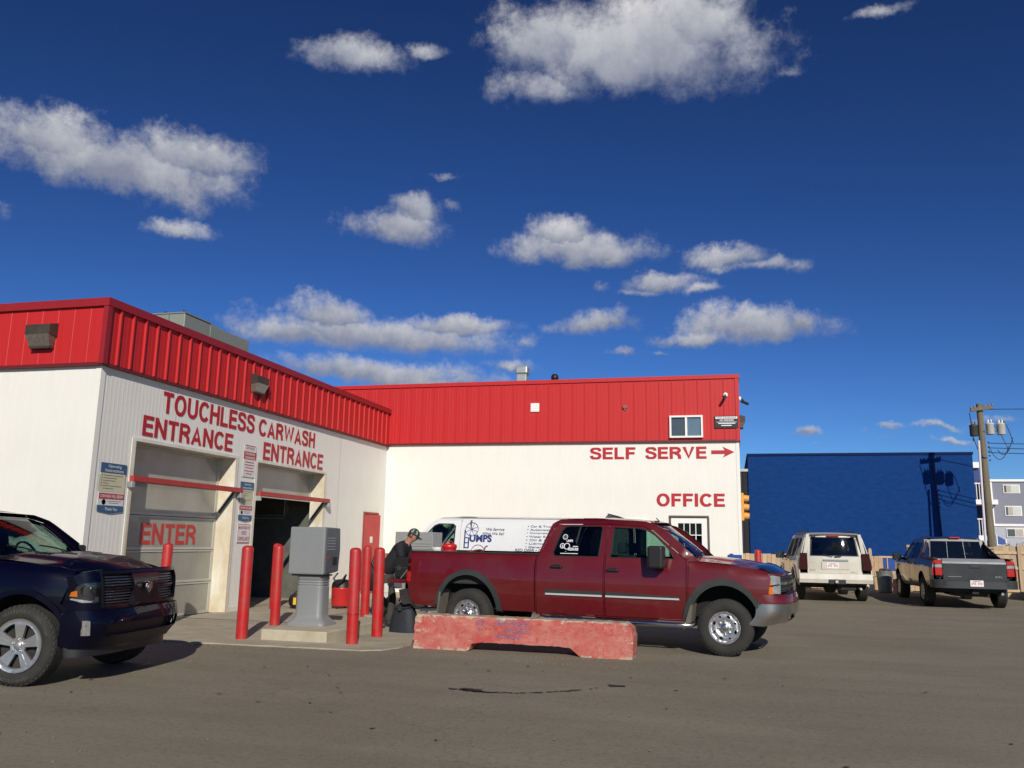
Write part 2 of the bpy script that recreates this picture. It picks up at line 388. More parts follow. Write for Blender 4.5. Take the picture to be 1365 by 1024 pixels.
def arc(cx, cy, r, a0, a1, n=12, ry=None):
    ry = ry or r
    return [(cx + r * math.cos(R(a0 + (a1 - a0) * i / n)), cy + ry * math.sin(R(a0 + (a1 - a0) * i / n))) for i in range(n + 1)]
def rrect(x0, x1, y0, y1, r, n=4):
    return arc(x1 - r, y0 + r, r, -90, 0, n) + arc(x1 - r, y1 - r, r, 0, 90, n) + arc(x0 + r, y1 - r, r, 90, 180, n) + arc(x0 + r, y0 + r, r, 180, 270, n)
def interp(x, tab):
    if x <= tab[0][0]: return tab[0][1]
    for (a, b), (c, d) in zip(tab, tab[1:]):
        if x <= c: return b + (d - b) * (x - a) / (c - a)
    return tab[-1][1]
def gz(x, y):
    t = min(1, max(0, (x + 1.0) / 3.0)); return .013 * max(0.0, y - 18) * t * t * (3 - 2 * t)
# ================================================================== colours
RED = mat('red_metal', (.50, .016, .016), .42, var=.07, scale=1.2, stretch=(3, 3, .4), dirt=(.42, .03, .03), dirt_amt=.5, dirt_scale=2, spec=.4)
REDTRIM = mat('red_trim', (.30, .014, .016), .4, var=.08)
WHITE = mat('white_siding', (.78, .765, .70), .5, var=.035, scale=1.5, stretch=(2, 2, .35), dirt=(.66, .63, .54), dirt_amt=.35, dirt_scale=1.3)
TRIMW = mat('white_trim', (.72, .70, .64), .5, var=.06, dirt=(.5, .4, .22), dirt_amt=.5, dirt_scale=2.5)
JAMB = mat('stained_jamb', (.70, .67, .57), .6, var=.10, dirt=(.46, .33, .14), dirt_amt=.9, dirt_scale=1.1, stretch=(1, 1, .5))
LETTER = mat('letter_red', (.42, .008, .018), .5, var=.08, scale=6)
DARK = mat('dark_grey', (.03, .03, .03), .6)
BLACK = mat('black_plastic', (.012, .012, .013), .5)
CONC = mat('concrete', (.40, .36, .27), .9, var=.16, scale=1.2, bump=.25, bscale=60, dirt=(.20, .17, .12), dirt_amt=.6, dirt_scale=1.1)
CONCE = mat('island_concrete', (.46, .42, .31), .9, var=.12, scale=3, bump=.3, bscale=50, dirt=(.30, .25, .17), dirt_amt=.6, dirt_scale=2)
STEEL = mat('galvanised', (.42, .44, .43), .45, metal=.6, var=.15, scale=8)
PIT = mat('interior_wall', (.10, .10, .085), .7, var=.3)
BOLL = mat('bollard_red', (.46, .012, .012), .38, var=.10, scale=5, coat=.2, dirt=(.30, .06, .045), dirt_amt=.7, dirt_scale=4)

# ================================================================== ground
def asphalt():
    m = bpy.data.materials.new('asphalt'); m.use_nodes = True; t = m.node_tree; L = t.links.new; b = t.nodes['Principled BSDF']; b.inputs['Roughness'].default_value = .9; b.inputs['Specular IOR Level'].default_value = .25
    tc = N(t, 'ShaderNodeTexCoord'); v = tc.outputs['Object']
    def noise(s, d=6, r=.6, vec=v):
        n = N(t, 'ShaderNodeTexNoise'); n.inputs['Scale'].default_value = s; n.inputs['Detail'].default_value = d; n.inputs['Roughness'].default_value = r; L(vec, n.inputs['Vector']); return n.outputs['Fac']
    mp = N(t, 'ShaderNodeMapping'); mp.inputs['Scale'].default_value = (.25, 1.3, 1); mp.inputs['Rotation'].default_value = (0, 0, R(12)); L(v, mp.inputs[0])
    streak = noise(1.1, 6, .62, mp.outputs[0]); big = noise(.35, 5, .6); mid = noise(4, 6, .7); fine = noise(60, 4, .8); grit = noise(20, 6, .8)
    def mixc(fac, a, bcol, lo, hi, amt=1.0):
        mr = N(t, 'ShaderNodeMapRange'); L(fac, mr.inputs[0]); mr.inputs[1].default_value = lo; mr.inputs[2].default_value = hi; mr.inputs[4].default_value = amt
        mx = N(t, 'ShaderNodeMix'); mx.data_type = 'RGBA'; L(mr.outputs[0], mx.inputs[0])
        if isinstance(a, tuple): mx.inputs[6].default_value = (*a, 1)
        else: L(a, mx.inputs[6])
        mx.inputs[7].default_value = (*bcol, 1); return mx.outputs[2]
    c = mixc(streak, (.218, .192, .142), (.268, .236, .176), .36, .68)
    c = mixc(big, c, (.180, .157, .115), .45, .7, .6)
    c = mixc(mid, c, (.285, .245, .18), .50, .78, .5)
    c = mixc(grit, c, (.105, .090, .066), .50, .68, .65)
    c = mixc(fine, c, (.36, .32, .25), .56, .70, .6)
    # thin wandering cracks
    vo = N(t, 'ShaderNodeTexVoronoi'); vo.feature = 'DISTANCE_TO_EDGE'; vo.inputs['Scale'].default_value = .16
    wn = N(t, 'ShaderNodeTexNoise'); wn.inputs['Scale'].default_value = 1.4; wn.inputs['Detail'].default_value = 5; L(v, wn.inputs['Vector'])
    ad = N(t, 'ShaderNodeVectorMath', operation='ADD'); L(v, ad.inputs[0]); sc = N(t, 'ShaderNodeVectorMath', operation='SCALE'); L(wn.outputs['Color'], sc.inputs[0]); sc.inputs['Scale'].default_value = 1.6; L(sc.outputs[0], ad.inputs[1]); L(ad.outputs[0], vo.inputs['Vector'])
    mr = N(t, 'ShaderNodeMapRange'); L(vo.outputs['Distance'], mr.inputs[0]); mr.inputs[1].default_value = 0; mr.inputs[2].default_value = .0035; mr.inputs[3].default_value = .22; mr.inputs[4].default_value = 0
    mx = N(t, 'ShaderNodeMix'); mx.data_type = 'RGBA'; L(mr.outputs[0], mx.inputs[0]); L(c, mx.inputs[6]); mx.inputs[7].default_value = (.05, .042, .034, 1)
    L(mx.outputs[2], b.inputs['Base Color'])
    bp = N(t, 'ShaderNodeBump'); bp.inputs['Strength'].default_value = .5; bp.inputs['Distance'].default_value = .008
    s = N(t, 'ShaderNodeMath', operation='ADD'); L(grit, s.inputs[0]); L(fine, s.inputs[1]); L(s.outputs[0], bp.inputs['Height']); L(bp.outputs[0], b.inputs['Normal'])
    return m
ASPH = asphalt()
def build_ground():
    xs = [-900, -300, -100, -40] + [x * 1.0 for x in range(-24, 31)] + [45, 100, 300, 900]
    ys = [-600, -100, -20] + [y * 1.0 for y in range(-8, 44)] + [60, 120, 300, 1500]
    rnd = random.Random(3); mb = MB()
    vs = []
    for y in ys:
        for x in xs:
            wob = .012 * math.sin(x * .9 + y * .35) * math.sin(y * .7 - x * .2) if abs(x) < 40 and y < 44 else 0
            flat = 1 if not (-12 < x < -3 and 10 < y < 26) else 0
            vs.append((x, y, gz(x, min(y, 44)) + wob * flat * .5 - .006))
    nx = len(xs); fs = [(j * nx + i, j * nx + i + 1, (j + 1) * nx + i + 1, (j + 1) * nx + i) for j in range(len(ys) - 1) for i in range(nx - 1)]
    mb.add(vs, fs, True); o = mb.build('ground', ASPH); o['kind'] = 'structure'
    # concrete apron in front of the wash bays (slightly raised, chipped edge)
    rnd = random.Random(5)
    edge = []
    pts = [(-10.35, 11.42), (-8.7, 11.45), (-7.4, 11.45), (-5.1, 11.50), (-4.85, 11.66), (-4.72, 12.0), (-4.7, 12.8), (-4.75, 24.25), (-10.35, 24.25)]
    for i, p in enumerate(pts):
        q = pts[(i + 1) % len(pts)]; n = max(1, int(math.hypot(q[0] - p[0], q[1] - p[1]) / .12)) if i < 6 else 1
        for k in range(n):
            t = k / n; j = .018 if i < 6 and k else 0
            edge.append((p[0] + (q[0] - p[0]) * t + rnd.uniform(-j, j), p[1] + (q[1] - p[1]) * t + rnd.uniform(-j, j)))
    a = MB(); a.prism(edge, 'z', -.02, .012); o = a.build('pavement', CONC); o['kind'] = 'structure'
    # expansion joints
    j = MB()
    for y in (14.6, 17.8, 21.0): j.box(-10.15, -4.85, y, y + .025, .0125, .0165)
    j.box(-7.9, -7.88, 14.63, 24.2, .0125, .016)
    j.build('joint', DARK, o)
    # damp trail on the asphalt
    wet = mat('damp_stain', (.05, .042, .034), .55, var=.4, scale=12)
    w = MB()
    rnd = random.Random(12)
    def blob(cx, cy, rx, ry, ang=0):
        n = 20; ps = []
        for k in range(n):
            t = 2 * math.pi * k / n; r = 1 + rnd.uniform(-.35, .35); x, y = rx * r * math.cos(t), ry * r * math.sin(t)
            ps.append((cx + x * math.cos(ang) - y * math.sin(ang), cy + x * math.sin(ang) + y * math.cos(ang), .004 + .0015))
        w.add(ps, [tuple(range(n))])
    blob(-2.72, 9.0, .12, .09); blob(-2.62, 8.93, .07, .05); blob(-1.27, 9.8, .10, .05)
    for i in range(34):
        t = i / 33; x = -3.0 + 1.75 * t; y = 9.03 + .8 * t * t - .22 * math.sin(t * math.pi) + rnd.uniform(-.02, .02)
        if rnd.random() < .8: blob(x, y, rnd.uniform(.015, .05), rnd.uniform(.012, .028), .4)
    for i in range(40):
        blob(rnd.uniform(-7, 4), rnd.uniform(5.5, 12), rnd.uniform(.01, .03), rnd.uniform(.01, .025), rnd.uniform(0, 3))
    s = w.build('damp_patch', wet); s['kind'] = 'stuff'; tag(s, 'dark damp drip trail on the asphalt before the barrier', 'stain')
    # loose pebbles and grit
    g = MB()
    for i in range(900):
        if i < 500:
            x = rnd.uniform(-8, 7); y = rnd.uniform(5, 22)
            if -12 < x < -4.7 and y > 11.3: continue
        elif i < 750: x = rnd.uniform(-8.6, -1.2); y = 11.35 + abs(rnd.gauss(0, .16)) * -1
        else: x = rnd.uniform(-4.6, -1.2); y = 11.85 - abs(rnd.gauss(0, .1))
        r = rnd.uniform(.004, .013); z = gz(x, y) - .002
        g.add([(x - r, y - r * .8, z), (x + r, y - r, z), (x + r * .7, y + r, z), (x - r, y + r * .9, z), (x + rnd.uniform(-.3, .3) * r, y, z + r * 1.1)], [(0, 1, 4), (1, 2, 4), (2, 3, 4), (3, 0, 4)])
    o = g.build('gravel', mat('pebble', (.16, .14, .105), .9, var=.4, scale=30)); o['kind'] = 'stuff'; tag(o, 'loose grit and pebbles scattered on the asphalt', 'gravel')
build_ground()

# ================================================================== car wash building
XA, YF, YB, XR = -10.19, 11.82, 24.26, .28
ZR, ZT_A, ZR_B, ZT_B = 4.36, 5.50, 4.41, 6.28
wash = thing('car_wash_building', 'red and white metal car wash with two touchless entrance bays and an office', 'building', (XA, YF, 0))
WO = Vector((XA, YF, 0))
class BMB(MB):   # mesh given in world coordinates, stored relative to the building's base
    def build(s, name, m, parent=wash, origin=WO):
        s.v = [(x - origin[0], y - origin[1], z - origin[2]) for x, y, z in s.v]; return MB.build(s, name, m, parent)
def corr_panel(length, z0, z1, depth=.006, period=.1):
    """ribbed sheet along +x, facing -y; local origin at its lower left"""
    prof = []; x = 0.0
    prof.append((0, 0))
    n = max(1, int(round(length / period))); p = length / n
    for i in range(n):
        a = i * p; prof += [(a + p * .55, 0), (a + p * .65, -depth), (a + p * .85, -depth), (a + p * .95, 0)]
    prof.append((length, 0))
    mb = MB(); k = len(prof)
    vs = [(x, y, z0) for x, y in prof] + [(x, y, z1) for x, y in prof]
    mb.add(vs, [(i, i + 1, k + i + 1, k + i) for i in range(k - 1)])
    # returns so a panel has thickness and a lap line
    mb.box(length - .006, length, 0.001, .02, z0, z1)
    return mb
def place_panels(name, start, direction, L, z0, z1, m, maxw=.92, depth=.0013, parent=wash, lap=.003):
    d = Vector((*direction, 0)).normalized(); n = max(1, int(round(L / maxw))); w = L / n
    me = corr_panel(w, z0, z1, depth).mesh(name); me.materials.append(m)
    ang = math.atan2(d.y, d.x)
    for i in range(n):
        o = link_obj(name, me, parent); p = Vector((start[0], start[1], 0)) + d * (w * i) - WO; nrm = Vector((d.y, -d.x, 0))
        o.location = p + nrm * (lap * (i % 2)); o.rotation_euler = (0, 0, ang)
# wall A faces +X: running along +Y its outward normal is +X
D1a, D1b, D2a, D2b, ZD = 12.84, 16.02, 16.90, 20.16, 3.19
RDa, RDb, ZRD = 22.78, 23.72, 2.27
for (a, b, z0, z1) in ((YF, D1a, 0, ZR), (D1a, D1b, ZD, ZR), (D1b, D2a, 0, ZR), (D2a, D2b, ZD, ZR), (D2b, RDa, 0, ZR), (RDa, RDb, ZRD, ZR), (RDb, YB, 0, ZR)):
    place_panels('wall_panel', (XA, a), (0, 1), b - a, z0, z1 + .1, WHITE)
# front face (faces -Y)
place_panels('wall_panel', (XA - 9.2, YF), (1, 0), 9.2, 0, ZR + .1, WHITE, depth=.0002)
# wall B (faces -Y), leaving the windows and the office door open
WIN = [(-1.60, -.68, 4.50, 5.13), ]          # in the red band
LOW = (-2.92, -2.24, 1.14, 2.22); DOOR = (-1.62, -.62, 0, 2.29)
for (a, b, z0, z1) in ((-10.19, LOW[0], 0, ZR_B), (LOW[0], LOW[1], 0, LOW[2]), (LOW[0], LOW[1], LOW[3], ZR_B), (LOW[1], DOOR[0], 0, ZR_B), (DOOR[0], DOOR[1], DOOR[3], ZR_B), (DOOR[1], XR, 0, ZR_B)):
    place_panels('wall_panel', (a, YB), (1, 0), b - a, z0, z1 + (.1 if z1 == ZR_B else 0), WHITE, depth=.0003)
# dark backing so gaps at the openings look into the building, end walls and roofs
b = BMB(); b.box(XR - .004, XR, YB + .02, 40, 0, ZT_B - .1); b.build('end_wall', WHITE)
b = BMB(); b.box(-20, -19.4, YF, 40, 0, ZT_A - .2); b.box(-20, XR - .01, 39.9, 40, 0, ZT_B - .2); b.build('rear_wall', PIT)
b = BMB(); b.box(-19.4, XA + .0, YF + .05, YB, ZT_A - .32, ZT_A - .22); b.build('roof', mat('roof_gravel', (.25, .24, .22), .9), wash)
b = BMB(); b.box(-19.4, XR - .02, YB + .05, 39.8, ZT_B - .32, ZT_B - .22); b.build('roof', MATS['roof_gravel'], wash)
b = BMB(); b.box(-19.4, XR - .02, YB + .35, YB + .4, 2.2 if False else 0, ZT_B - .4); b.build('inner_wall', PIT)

# standing-seam fascia: pans with one proud rib each
def fascia(start, direction, L, z0, z1, w, ribw=.034, ribd=.04, minor=.003):
    d = Vector((*direction, 0)).normalized(); n = int(round(L / w)); w = L / n; nrm = Vector((d.y, -d.x, 0))
    mb = MB(); x0 = w - ribw - .01
    vs = []; prof = [(0, 0), (x0 * .33, 0), (x0 * .33 + .006, -minor), (x0 * .33 + .018, -minor), (x0 * .33 + .024, 0), (x0 * .66, 0), (x0 * .66 + .006, -minor), (x0 * .66 + .018, -minor), (x0 * .66 + .024, 0), (x0, 0), (x0 + .008, -ribd), (x0 + ribw + .002, -ribd), (w, 0)]
    k = len(prof); vs = [(x, y, z0) for x, y in prof] + [(x, y, z1) for x, y in prof] + [(w, .03, z0), (0, .03, z0)]
    mb.add(vs, [(i, i + 1, k + i + 1, k + i) for i in range(k - 1)]); mb.add([(0, .03, z0), (w, .03, z0), (w, 0, z0), (0, 0, z0)], [(0, 1, 2, 3)])
    me = mb.mesh('fascia_panel'); me.materials.append(RED)
    for i in range(n):
        o = link_obj('fascia_panel', me, wash); o.location = Vector((start[0], start[1], 0)) + d * (w * i) - WO; o.rotation_euler = (0, 0, math.atan2(d.y, d.x))
PR = .07
fascia((XA + PR, YF - PR), (0, 1), YB - YF + PR, ZR + .03, ZT_A - .13, .333)
fascia((XA + PR - 9.2, YF - PR), (1, 0), 9.2, ZR + .03, ZT_A - .13, .333, ribd=.007, ribw=.014, minor=.0008)
fascia((-10.19 + PR, YB - PR), (1, 0), XR - .02 + 10.19 - PR + .02, ZR_B + .03, ZT_B - .10, .354, ribd=.022, ribw=.022)
fascia((-19.5, YB - PR), (1, 0), 19.5 - 10.19 + PR, 5.3, ZT_B - .10, .354, ribd=.022, ribw=.022)
# drip trims, copings, corner trims
b = BMB()
b.box(XA + .0, XA + PR + .02, YF - PR - .02, YB - PR, ZR - .02, ZR + .03)
b.box(XA - 9.2, XA, YF - PR - .02, YF, ZR - .02, ZR + .03)
b.box(XA + PR + .02, XR + .03, YB - PR - .02, YB, ZR_B - .02, ZR_B + .03)
b.build('drip_trim', mat('dark_red_trim', (.14, .010, .012), .5))
b = BMB()
b.box(XA - .1, XA + PR + .055, YF - PR - .055, YB - PR - .01, ZT_A - .14, ZT_A)
b.box(XA - 9.2, XA - .1, YF - PR - .055, YF + .12, ZT_A - .14, ZT_A)
b.build('coping', REDTRIM)
b = BMB(); b.box(-19.5, XR + .06, YB - PR - .04, YB + .12, ZT_B - .11, ZT_B); b.box(XR - .1, XR + .06, YB + .12, 40, ZT_B - .11, ZT_B); b.build('coping', RED)
b = BMB(); b.box(XA + .02, XA + PR + .045, YF - PR - .045, YF - PR + .06, ZR, ZT_A - .14); b.build('corner_trim', REDTRIM)
b = BMB(); b.box(XR - .06, XR + .045, YB - PR - .025, YB + .12, ZR_B, ZT_B - .11); b.box(XR - .001, XR + .045, YB + .12, 40, ZR_B, ZT_B - .11); b.build('corner_trim', RED)
b = BMB(); b.box(XA - .09, XA + .014, YF - .014, YF + .02, 0, ZR - .02); b.box(XA + .001, XA + .014, YF + .02, YF + .1, 0, ZR - .02); b.build('corner_trim', WHITE)
b = BMB(); b.box(XR - .08, XR + .012, YB - .014, YB + .05, 0, ZR_B - .02); b.build('corner_trim', WHITE)
# base flashing
b = BMB(); 
for a, c in ((YF, D1a - .06), (D1b + .06, D2a - .06), (D2b + .06, RDa - .05), (RDb + .05, YB)): b.box(XA + .008, XA + .02, a, c, 0, .10)
b.build('base_trim', TRIMW)

# ---- bay doors
DEP = .36
DOORM = mat('bay_door_panel', (.33, .325, .275), .28, var=.12, scale=1.4, coat=.3, dirt=(.30, .27, .20), dirt_amt=.5, dirt_scale=1.2)
RAILM = mat('bay_door_rail', (.50, .49, .43), .4, var=.08)
def bay(y0, y1, open_):
    j = BMB(); t = .05
    j.box(XA - DEP, XA + .022, y1, y1 + t, 0, ZD); j.build('door_jamb', JAMB); j = BMB(); j.box(XA - DEP, XA + .022, y0 - t, y0, 0, ZD); j.build('door_jamb', JAMB)
    j = BMB(); j.box(XA - DEP, XA + .024, y0 - t, y1 + t, ZD, ZD + .06); j.build('door_head', TRIMW)
    j = BMB(); j.box(XA + .008, XA + .022, y1 + t, y1 + t + .05, 0, ZD + .06); j.build('door_casing', TRIMW); j = BMB(); j.box(XA + .008, XA + .022, y0 - t - .05, y0 - t, 0, ZD + .06); j.build('door_casing', TRIMW)
    dx = XA - DEP
    d = thing('overhead_door', '', ''); del d['label']; del d['category']; d.parent = wash; d.location = Vector((dx, y0, 0)) - WO
    n = 5; hs = ZD / n
    for k in range(n):
        if open_ and k < 4: continue
        z0, z1 = k * hs + .006, (k + 1) * hs - .006
        if open_: z0 = 2.46
        s = MB(); s.box(-.04, 0, .0, y1 - y0, z0, z1); o = s.build('door_section', DOORM, d)
        r = MB(); r.box(.001, .016, .0, y1 - y0, z0, z0 + .045); r.box(.001, .016, .0, y1 - y0, z1 - .03, z1)
        r.box(.001, .014, 0, .10, z0 + .045, z1 - .03); r.box(.001, .014, y1 - y0 - .08, y1 - y0, z0 + .045, z1 - .03); r.build('rail', RAILM, o)
    return d
door1 = bay(D1a, D1b, False)
bay(D2a, D2b, True)
# ENTER on the first door
big_letters('ENTER', mat('enter_red', (.50, .04, .035), .5, var=.1), wash, Vector((XA - DEP + .003, 13.67, 1.38)) - WO, (0, 1, 0), (0, 0, 1), 1.69, .39, .004, sw=.185)
# clearance bars with their braces
BAR = mat('bar_red', (.42, .03, .028), .5, var=.15, dirt=(.30, .05, .03), dirt_amt=.6)
for (y0, y1, z, xo) in ((12.74, 16.22, 2.52, .07), (16.93, 20.34, 2.50, .07)):
    c = thing('clearance_bar', '', ''); del c['label']; del c['category']; c.parent = wash; c.location = Vector((XA + xo, y0, z)) - WO
    m_ = MB(); m_.rbox(-.03, .05, 0, y1 - y0, -.05, .05, .008); m_.build('bar', BAR, c)
    m_ = MB(); m_.rbox(-.05, .055, y1 - y0 - .10, y1 - y0 + .04, -.16, -.052, .01); m_.build('bracket', STEEL, c); m_ = MB(); m_.rbox(-.06, .05, -.03, .05, -.16, -.052, .01); m_.build('bracket', STEEL, c)
    m_ = MB()
    for yy in (y1 - y0 - .24,): m_.tube([(-.02, yy, -.05), (-DEP + .02, yy, -.48)], .024, 6)
    m_.build('brace', DARK, c)

# ---- dark interior of the open bay: walls, floor, a hose and a control box
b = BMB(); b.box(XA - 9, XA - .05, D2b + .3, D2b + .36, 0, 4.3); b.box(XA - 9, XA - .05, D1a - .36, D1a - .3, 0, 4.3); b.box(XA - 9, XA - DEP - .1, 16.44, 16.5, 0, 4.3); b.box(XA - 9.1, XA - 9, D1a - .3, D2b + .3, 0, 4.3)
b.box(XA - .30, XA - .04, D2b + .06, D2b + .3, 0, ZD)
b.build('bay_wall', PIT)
b = BMB(); b.box(XA - 9, XA - .38, YF + .4, D2b + .3, -.02, .010); b.build('bay_floor', CONC)
b = BMB(); b.tube([(XA - 3.0, D2b + .2, 3), (XA - 3.0, D2b + .14, 2.2), (XA - 2.9, D2b + .1, 1.4), (XA - 3.1, D2b + .12, .9)], .035, 8); b.build('wash_hose', BLACK)
b = BMB(); b.rbox(XA - 3.6, XA - 2.6, D2b + .05, D2b + .29, .1, 2.05, .04); b.rbox(XA - 4.6, XA - 4.45, D2b - .2, D2b + .29, .0, 2.8, .03); b.build('bay_cabinet', mat('cabinet_dark', (.045, .04, .035), .5))
b = BMB()
for z in (2.05, 2.12): b.tube([(XA - 5.4, D2b + .22, z), (XA - 1.2, D2b + .22, z)], .02, 6)
b.tube([(XA - 1.2, D2b + .22, 2.1), (XA - 1.2, D2b + .22, 3.6)], .02, 6); b.build('pipe', STEEL)

# ---- red door on wall A, standing a little open
PINK = mat('red_door_paint', (.44, .04, .035), .5, var=.1, dirt=(.5, .12, .09), dirt_amt=.4)
b = BMB(); b.box(XA - .10, XA - .08, RDa, RDb, 0, ZRD); b.build('door_backing', DARK)
rd = thing('door', '', ''); del rd['label']; del rd['category']; rd.parent = wash; rd.location = Vector((XA - .02, RDa + .01, .02)) - WO; rd.rotation_euler = (0, 0, R(-9)); rd['label'] = 'red painted steel service door, slightly ajar'
m_ = MB(); m_.rbox(-.045, 0, 0, .91, 0, 2.23, .006); m_.build('door_leaf', PINK, rd)
m_ = MB(); m_.box(.001, .004, .38, .52, 1.42, 1.60); m_.build('notice', TRIMW, rd)
m_ = MB(); m_.cyl((0, .83, 1.0), (.05, .83, 1.0), .016); m_.rbox(.045, .065, .72, .86, .98, 1.02, .006); m_.build('handle', STEEL, rd)
b = BMB(); b.box(XA - .08, XA + .03, RDa - .05, RDa, 0, ZRD + .05); b.box(XA - .08, XA + .03, RDb, RDb + .05, 0, ZRD + .05); b.box(XA - .08, XA + .03, RDa, RDb, ZRD, ZRD + .05); b.build('door_frame', mat('frame_red', (.30, .012, .016), .45))

# ---- painted lettering on the walls
def wl(s, y0, y1, z0, z1):   # on wall A
    big_letters(s, LETTER, wash, Vector((XA + .008, y0, z0)) - WO, (0, 1, 0), (0, 0, 1), y1 - y0, z1 - z0, .004, sw=.19)
wl('TOUCHLESS', 13.48, 16.66, 3.80, 4.20)
wl('CARWASH', 16.84, 19.52, 3.79, 4.17)
wl('ENTRANCE', 12.98, 15.86, 3.31, 3.68)
wl('ENTRANCE', 17.10, 20.02, 3.27, 3.67)
def wb(s, x0, x1, z0, z1):
    big_letters(s, LETTER, wash, Vector((x0, YB - .009, z0)) - WO, (1, 0, 0), (0, 0, 1), x1 - x0, z1 - z0, .004, sw=.20)
wb('SELF', -3.89, -2.58, 3.92, 4.26)
wb('SERVE', -2.30, -.60, 3.92, 4.26)
wb('OFFICE', -2.00, -.14, 2.59, 2.95)
b = BMB(); b.prism([(-.47, 4.05), (-.10, 4.05), (-.16, 3.95), (.15, 4.10), (-.16, 4.25), (-.10, 4.15), (-.47, 4.15)], 'y', YB - .014, YB - .009); b.build('arrow', LETTER)

# ---- windows and office door on wall B
GL = glass_mat('window_glass', (.25, .32, .36), 1.3); GLD = glass_mat('door_glass', (.5, .52, .5), .5)
VINYL = mat('vinyl_white', (.80, .79, .74), .4, var=.03)
def window(x0, x1, z0, z1, y, split=True, pane_backing=None, GL=None):
    GL = GL or MATS['window_glass']
    w = MB(); t = .05
    w.box(x0, x1, y - .03, y + .08, z1 - t, z1); w.box(x0, x1, y - .04, y + .08, z0, z0 + t); w.box(x0, x0 + t, y - .03, y + .08, z0 + t, z1 - t); w.box(x1 - t, x1, y - .03, y + .08, z0 + t, z1 - t)
    if split: w.box((x0 + x1) / 2 - .03, (x0 + x1) / 2 + .03, y - .02, y + .06, z0 + t, z1 - t)
    w.v = [(a - XA, b_ - YF, c) for a, b_, c in w.v]; f = w.build('window', VINYL, wash)
    g = MB(); xm = (x0 + x1) / 2
    for a, c, off in ((x0 + t, xm - .03, .02), (xm + .03, x1 - t, .0)) if split else ((x0 + t, x1 - t, .02),):
        g = MB(); g.box(a, c, y + off, y + off + .006, z0 + t, z1 - t); g.v = [(p - XA, q - YF, r) for p, q, r in g.v]; g.build('pane', GL, f)
    if pane_backing:
        g = MB(); g.box(x0 + t, x1 - t, y + .10, y + .12, z0, z1); g.v = [(p - XA, q - YF, r) for p, q, r in g.v]; g.build('pane_backing', pane_backing, f)
    return f
fw_ = window(*WIN[0], YB - PR - .06, True, GL=glass_mat('office_glass', (.75, .78, .80), 1.0))
for a, c, m__ in ((-1.55, -1.17, mat('backing_grey', (.20, .23, .23), .7, var=.1)), (-1.11, -.73, mat('sky_reflection_blue', (.38, .52, .64), .7, var=.08))):  # right backing is coloured pale blue in place of reflected sky
    b = BMB(); b.box(a, c, YB - .100, YB - .096, 4.55, 5.08); b.build('pane_backing', m__, fw_)
window(*LOW, YB - .01, True)
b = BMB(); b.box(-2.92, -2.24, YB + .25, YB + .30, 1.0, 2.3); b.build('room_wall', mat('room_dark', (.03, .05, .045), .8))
# office door
od = thing('office_door', '', ''); del od['label']; del od['category']; od.parent = wash; od.location = Vector((DOOR[0], YB, 0)) - WO; W_ = 1.0
m_ = MB(); m_.box(-.04, 1.04, -.05, .02, 2.29, 2.34); m_.box(1.0, 1.05, -.045, .02, 0, 2.29); m_.box(-.04, 0, -.04, .02, 0, 2.29); m_.build('door_frame', mat('door_frame_brown', (.10, .085, .075), .5), od)
m_ = MB(); y0, y1 = -.01, .03
m_.box(.01, .20, y0, y1, 0, 2.27); m_.box(.84, .99, y0, y1, 0, 2.27); m_.box(.20, .84, y0, y1, 2.13, 2.27); m_.box(.20, .84, y0, y1, 0, .55); leaf = m_.build('door_leaf', VINYL, od)
m_ = MB(); zz = [.55, .87, 1.18, 1.50, 1.81, 2.13]
for z in zz[1:-1]: m_.box(.20, .84, y0 + .004, y1 - .008, z - .011, z + .011)
xx = [.20, .36, .52, .68, .84]
for x in xx[1:-1]: m_.box(x - .011, x + .011, y0 + .006, y1 - .01, .55, 2.13)
m_.build('muntin', VINYL, leaf)
for i in range(4):
    for k in range(5):
        m_ = MB(); m_.box(xx[i] + .011, xx[i + 1] - .011, y0 + .014, y0 + .018, zz[k] + .011, zz[k + 1] - .011); m_.build('pane', GLD, leaf)
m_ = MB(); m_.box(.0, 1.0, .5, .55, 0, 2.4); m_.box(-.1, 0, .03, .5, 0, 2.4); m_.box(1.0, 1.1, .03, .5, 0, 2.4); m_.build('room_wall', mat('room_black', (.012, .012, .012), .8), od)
PAPER = mat('paper', (.72, .78, .74), .7, var=.04)
for (a, c, z0, z1) in ((.22, .38, 1.42, 1.60), (.30, .60, 1.26, 1.50), (.24, .36, 1.16, 1.36)):
    m_ = MB(); m_.box(a, c, y0 + .030, y0 + .031 + a * .004, z0, z1); m_.build('notice', PAPER, od)
m_ = MB(); m_.rbox(.40, .45, y0 + .028, y0 + .0295, 1.30, 1.38, .001); m_.rbox(.48, .54, y0 + .028, y0 + .0295, 1.30, 1.38, .001); m_.build('photo_print', mat('print_grey', (.25, .22, .2), .7), od)
m_ = MB(); m_.tube([(.70, -.04, 1.36), (.76, -.05, 1.22), (.86, -.04, 1.18), (.93, -.02, 1.16)], .008, 6); m_.lathe([(.001, 0), (.035, .02), (.04, .05), (.001, .09)], (.67, -.045, 1.30), 'z', 10); m_.build('handle', VINYL, od)
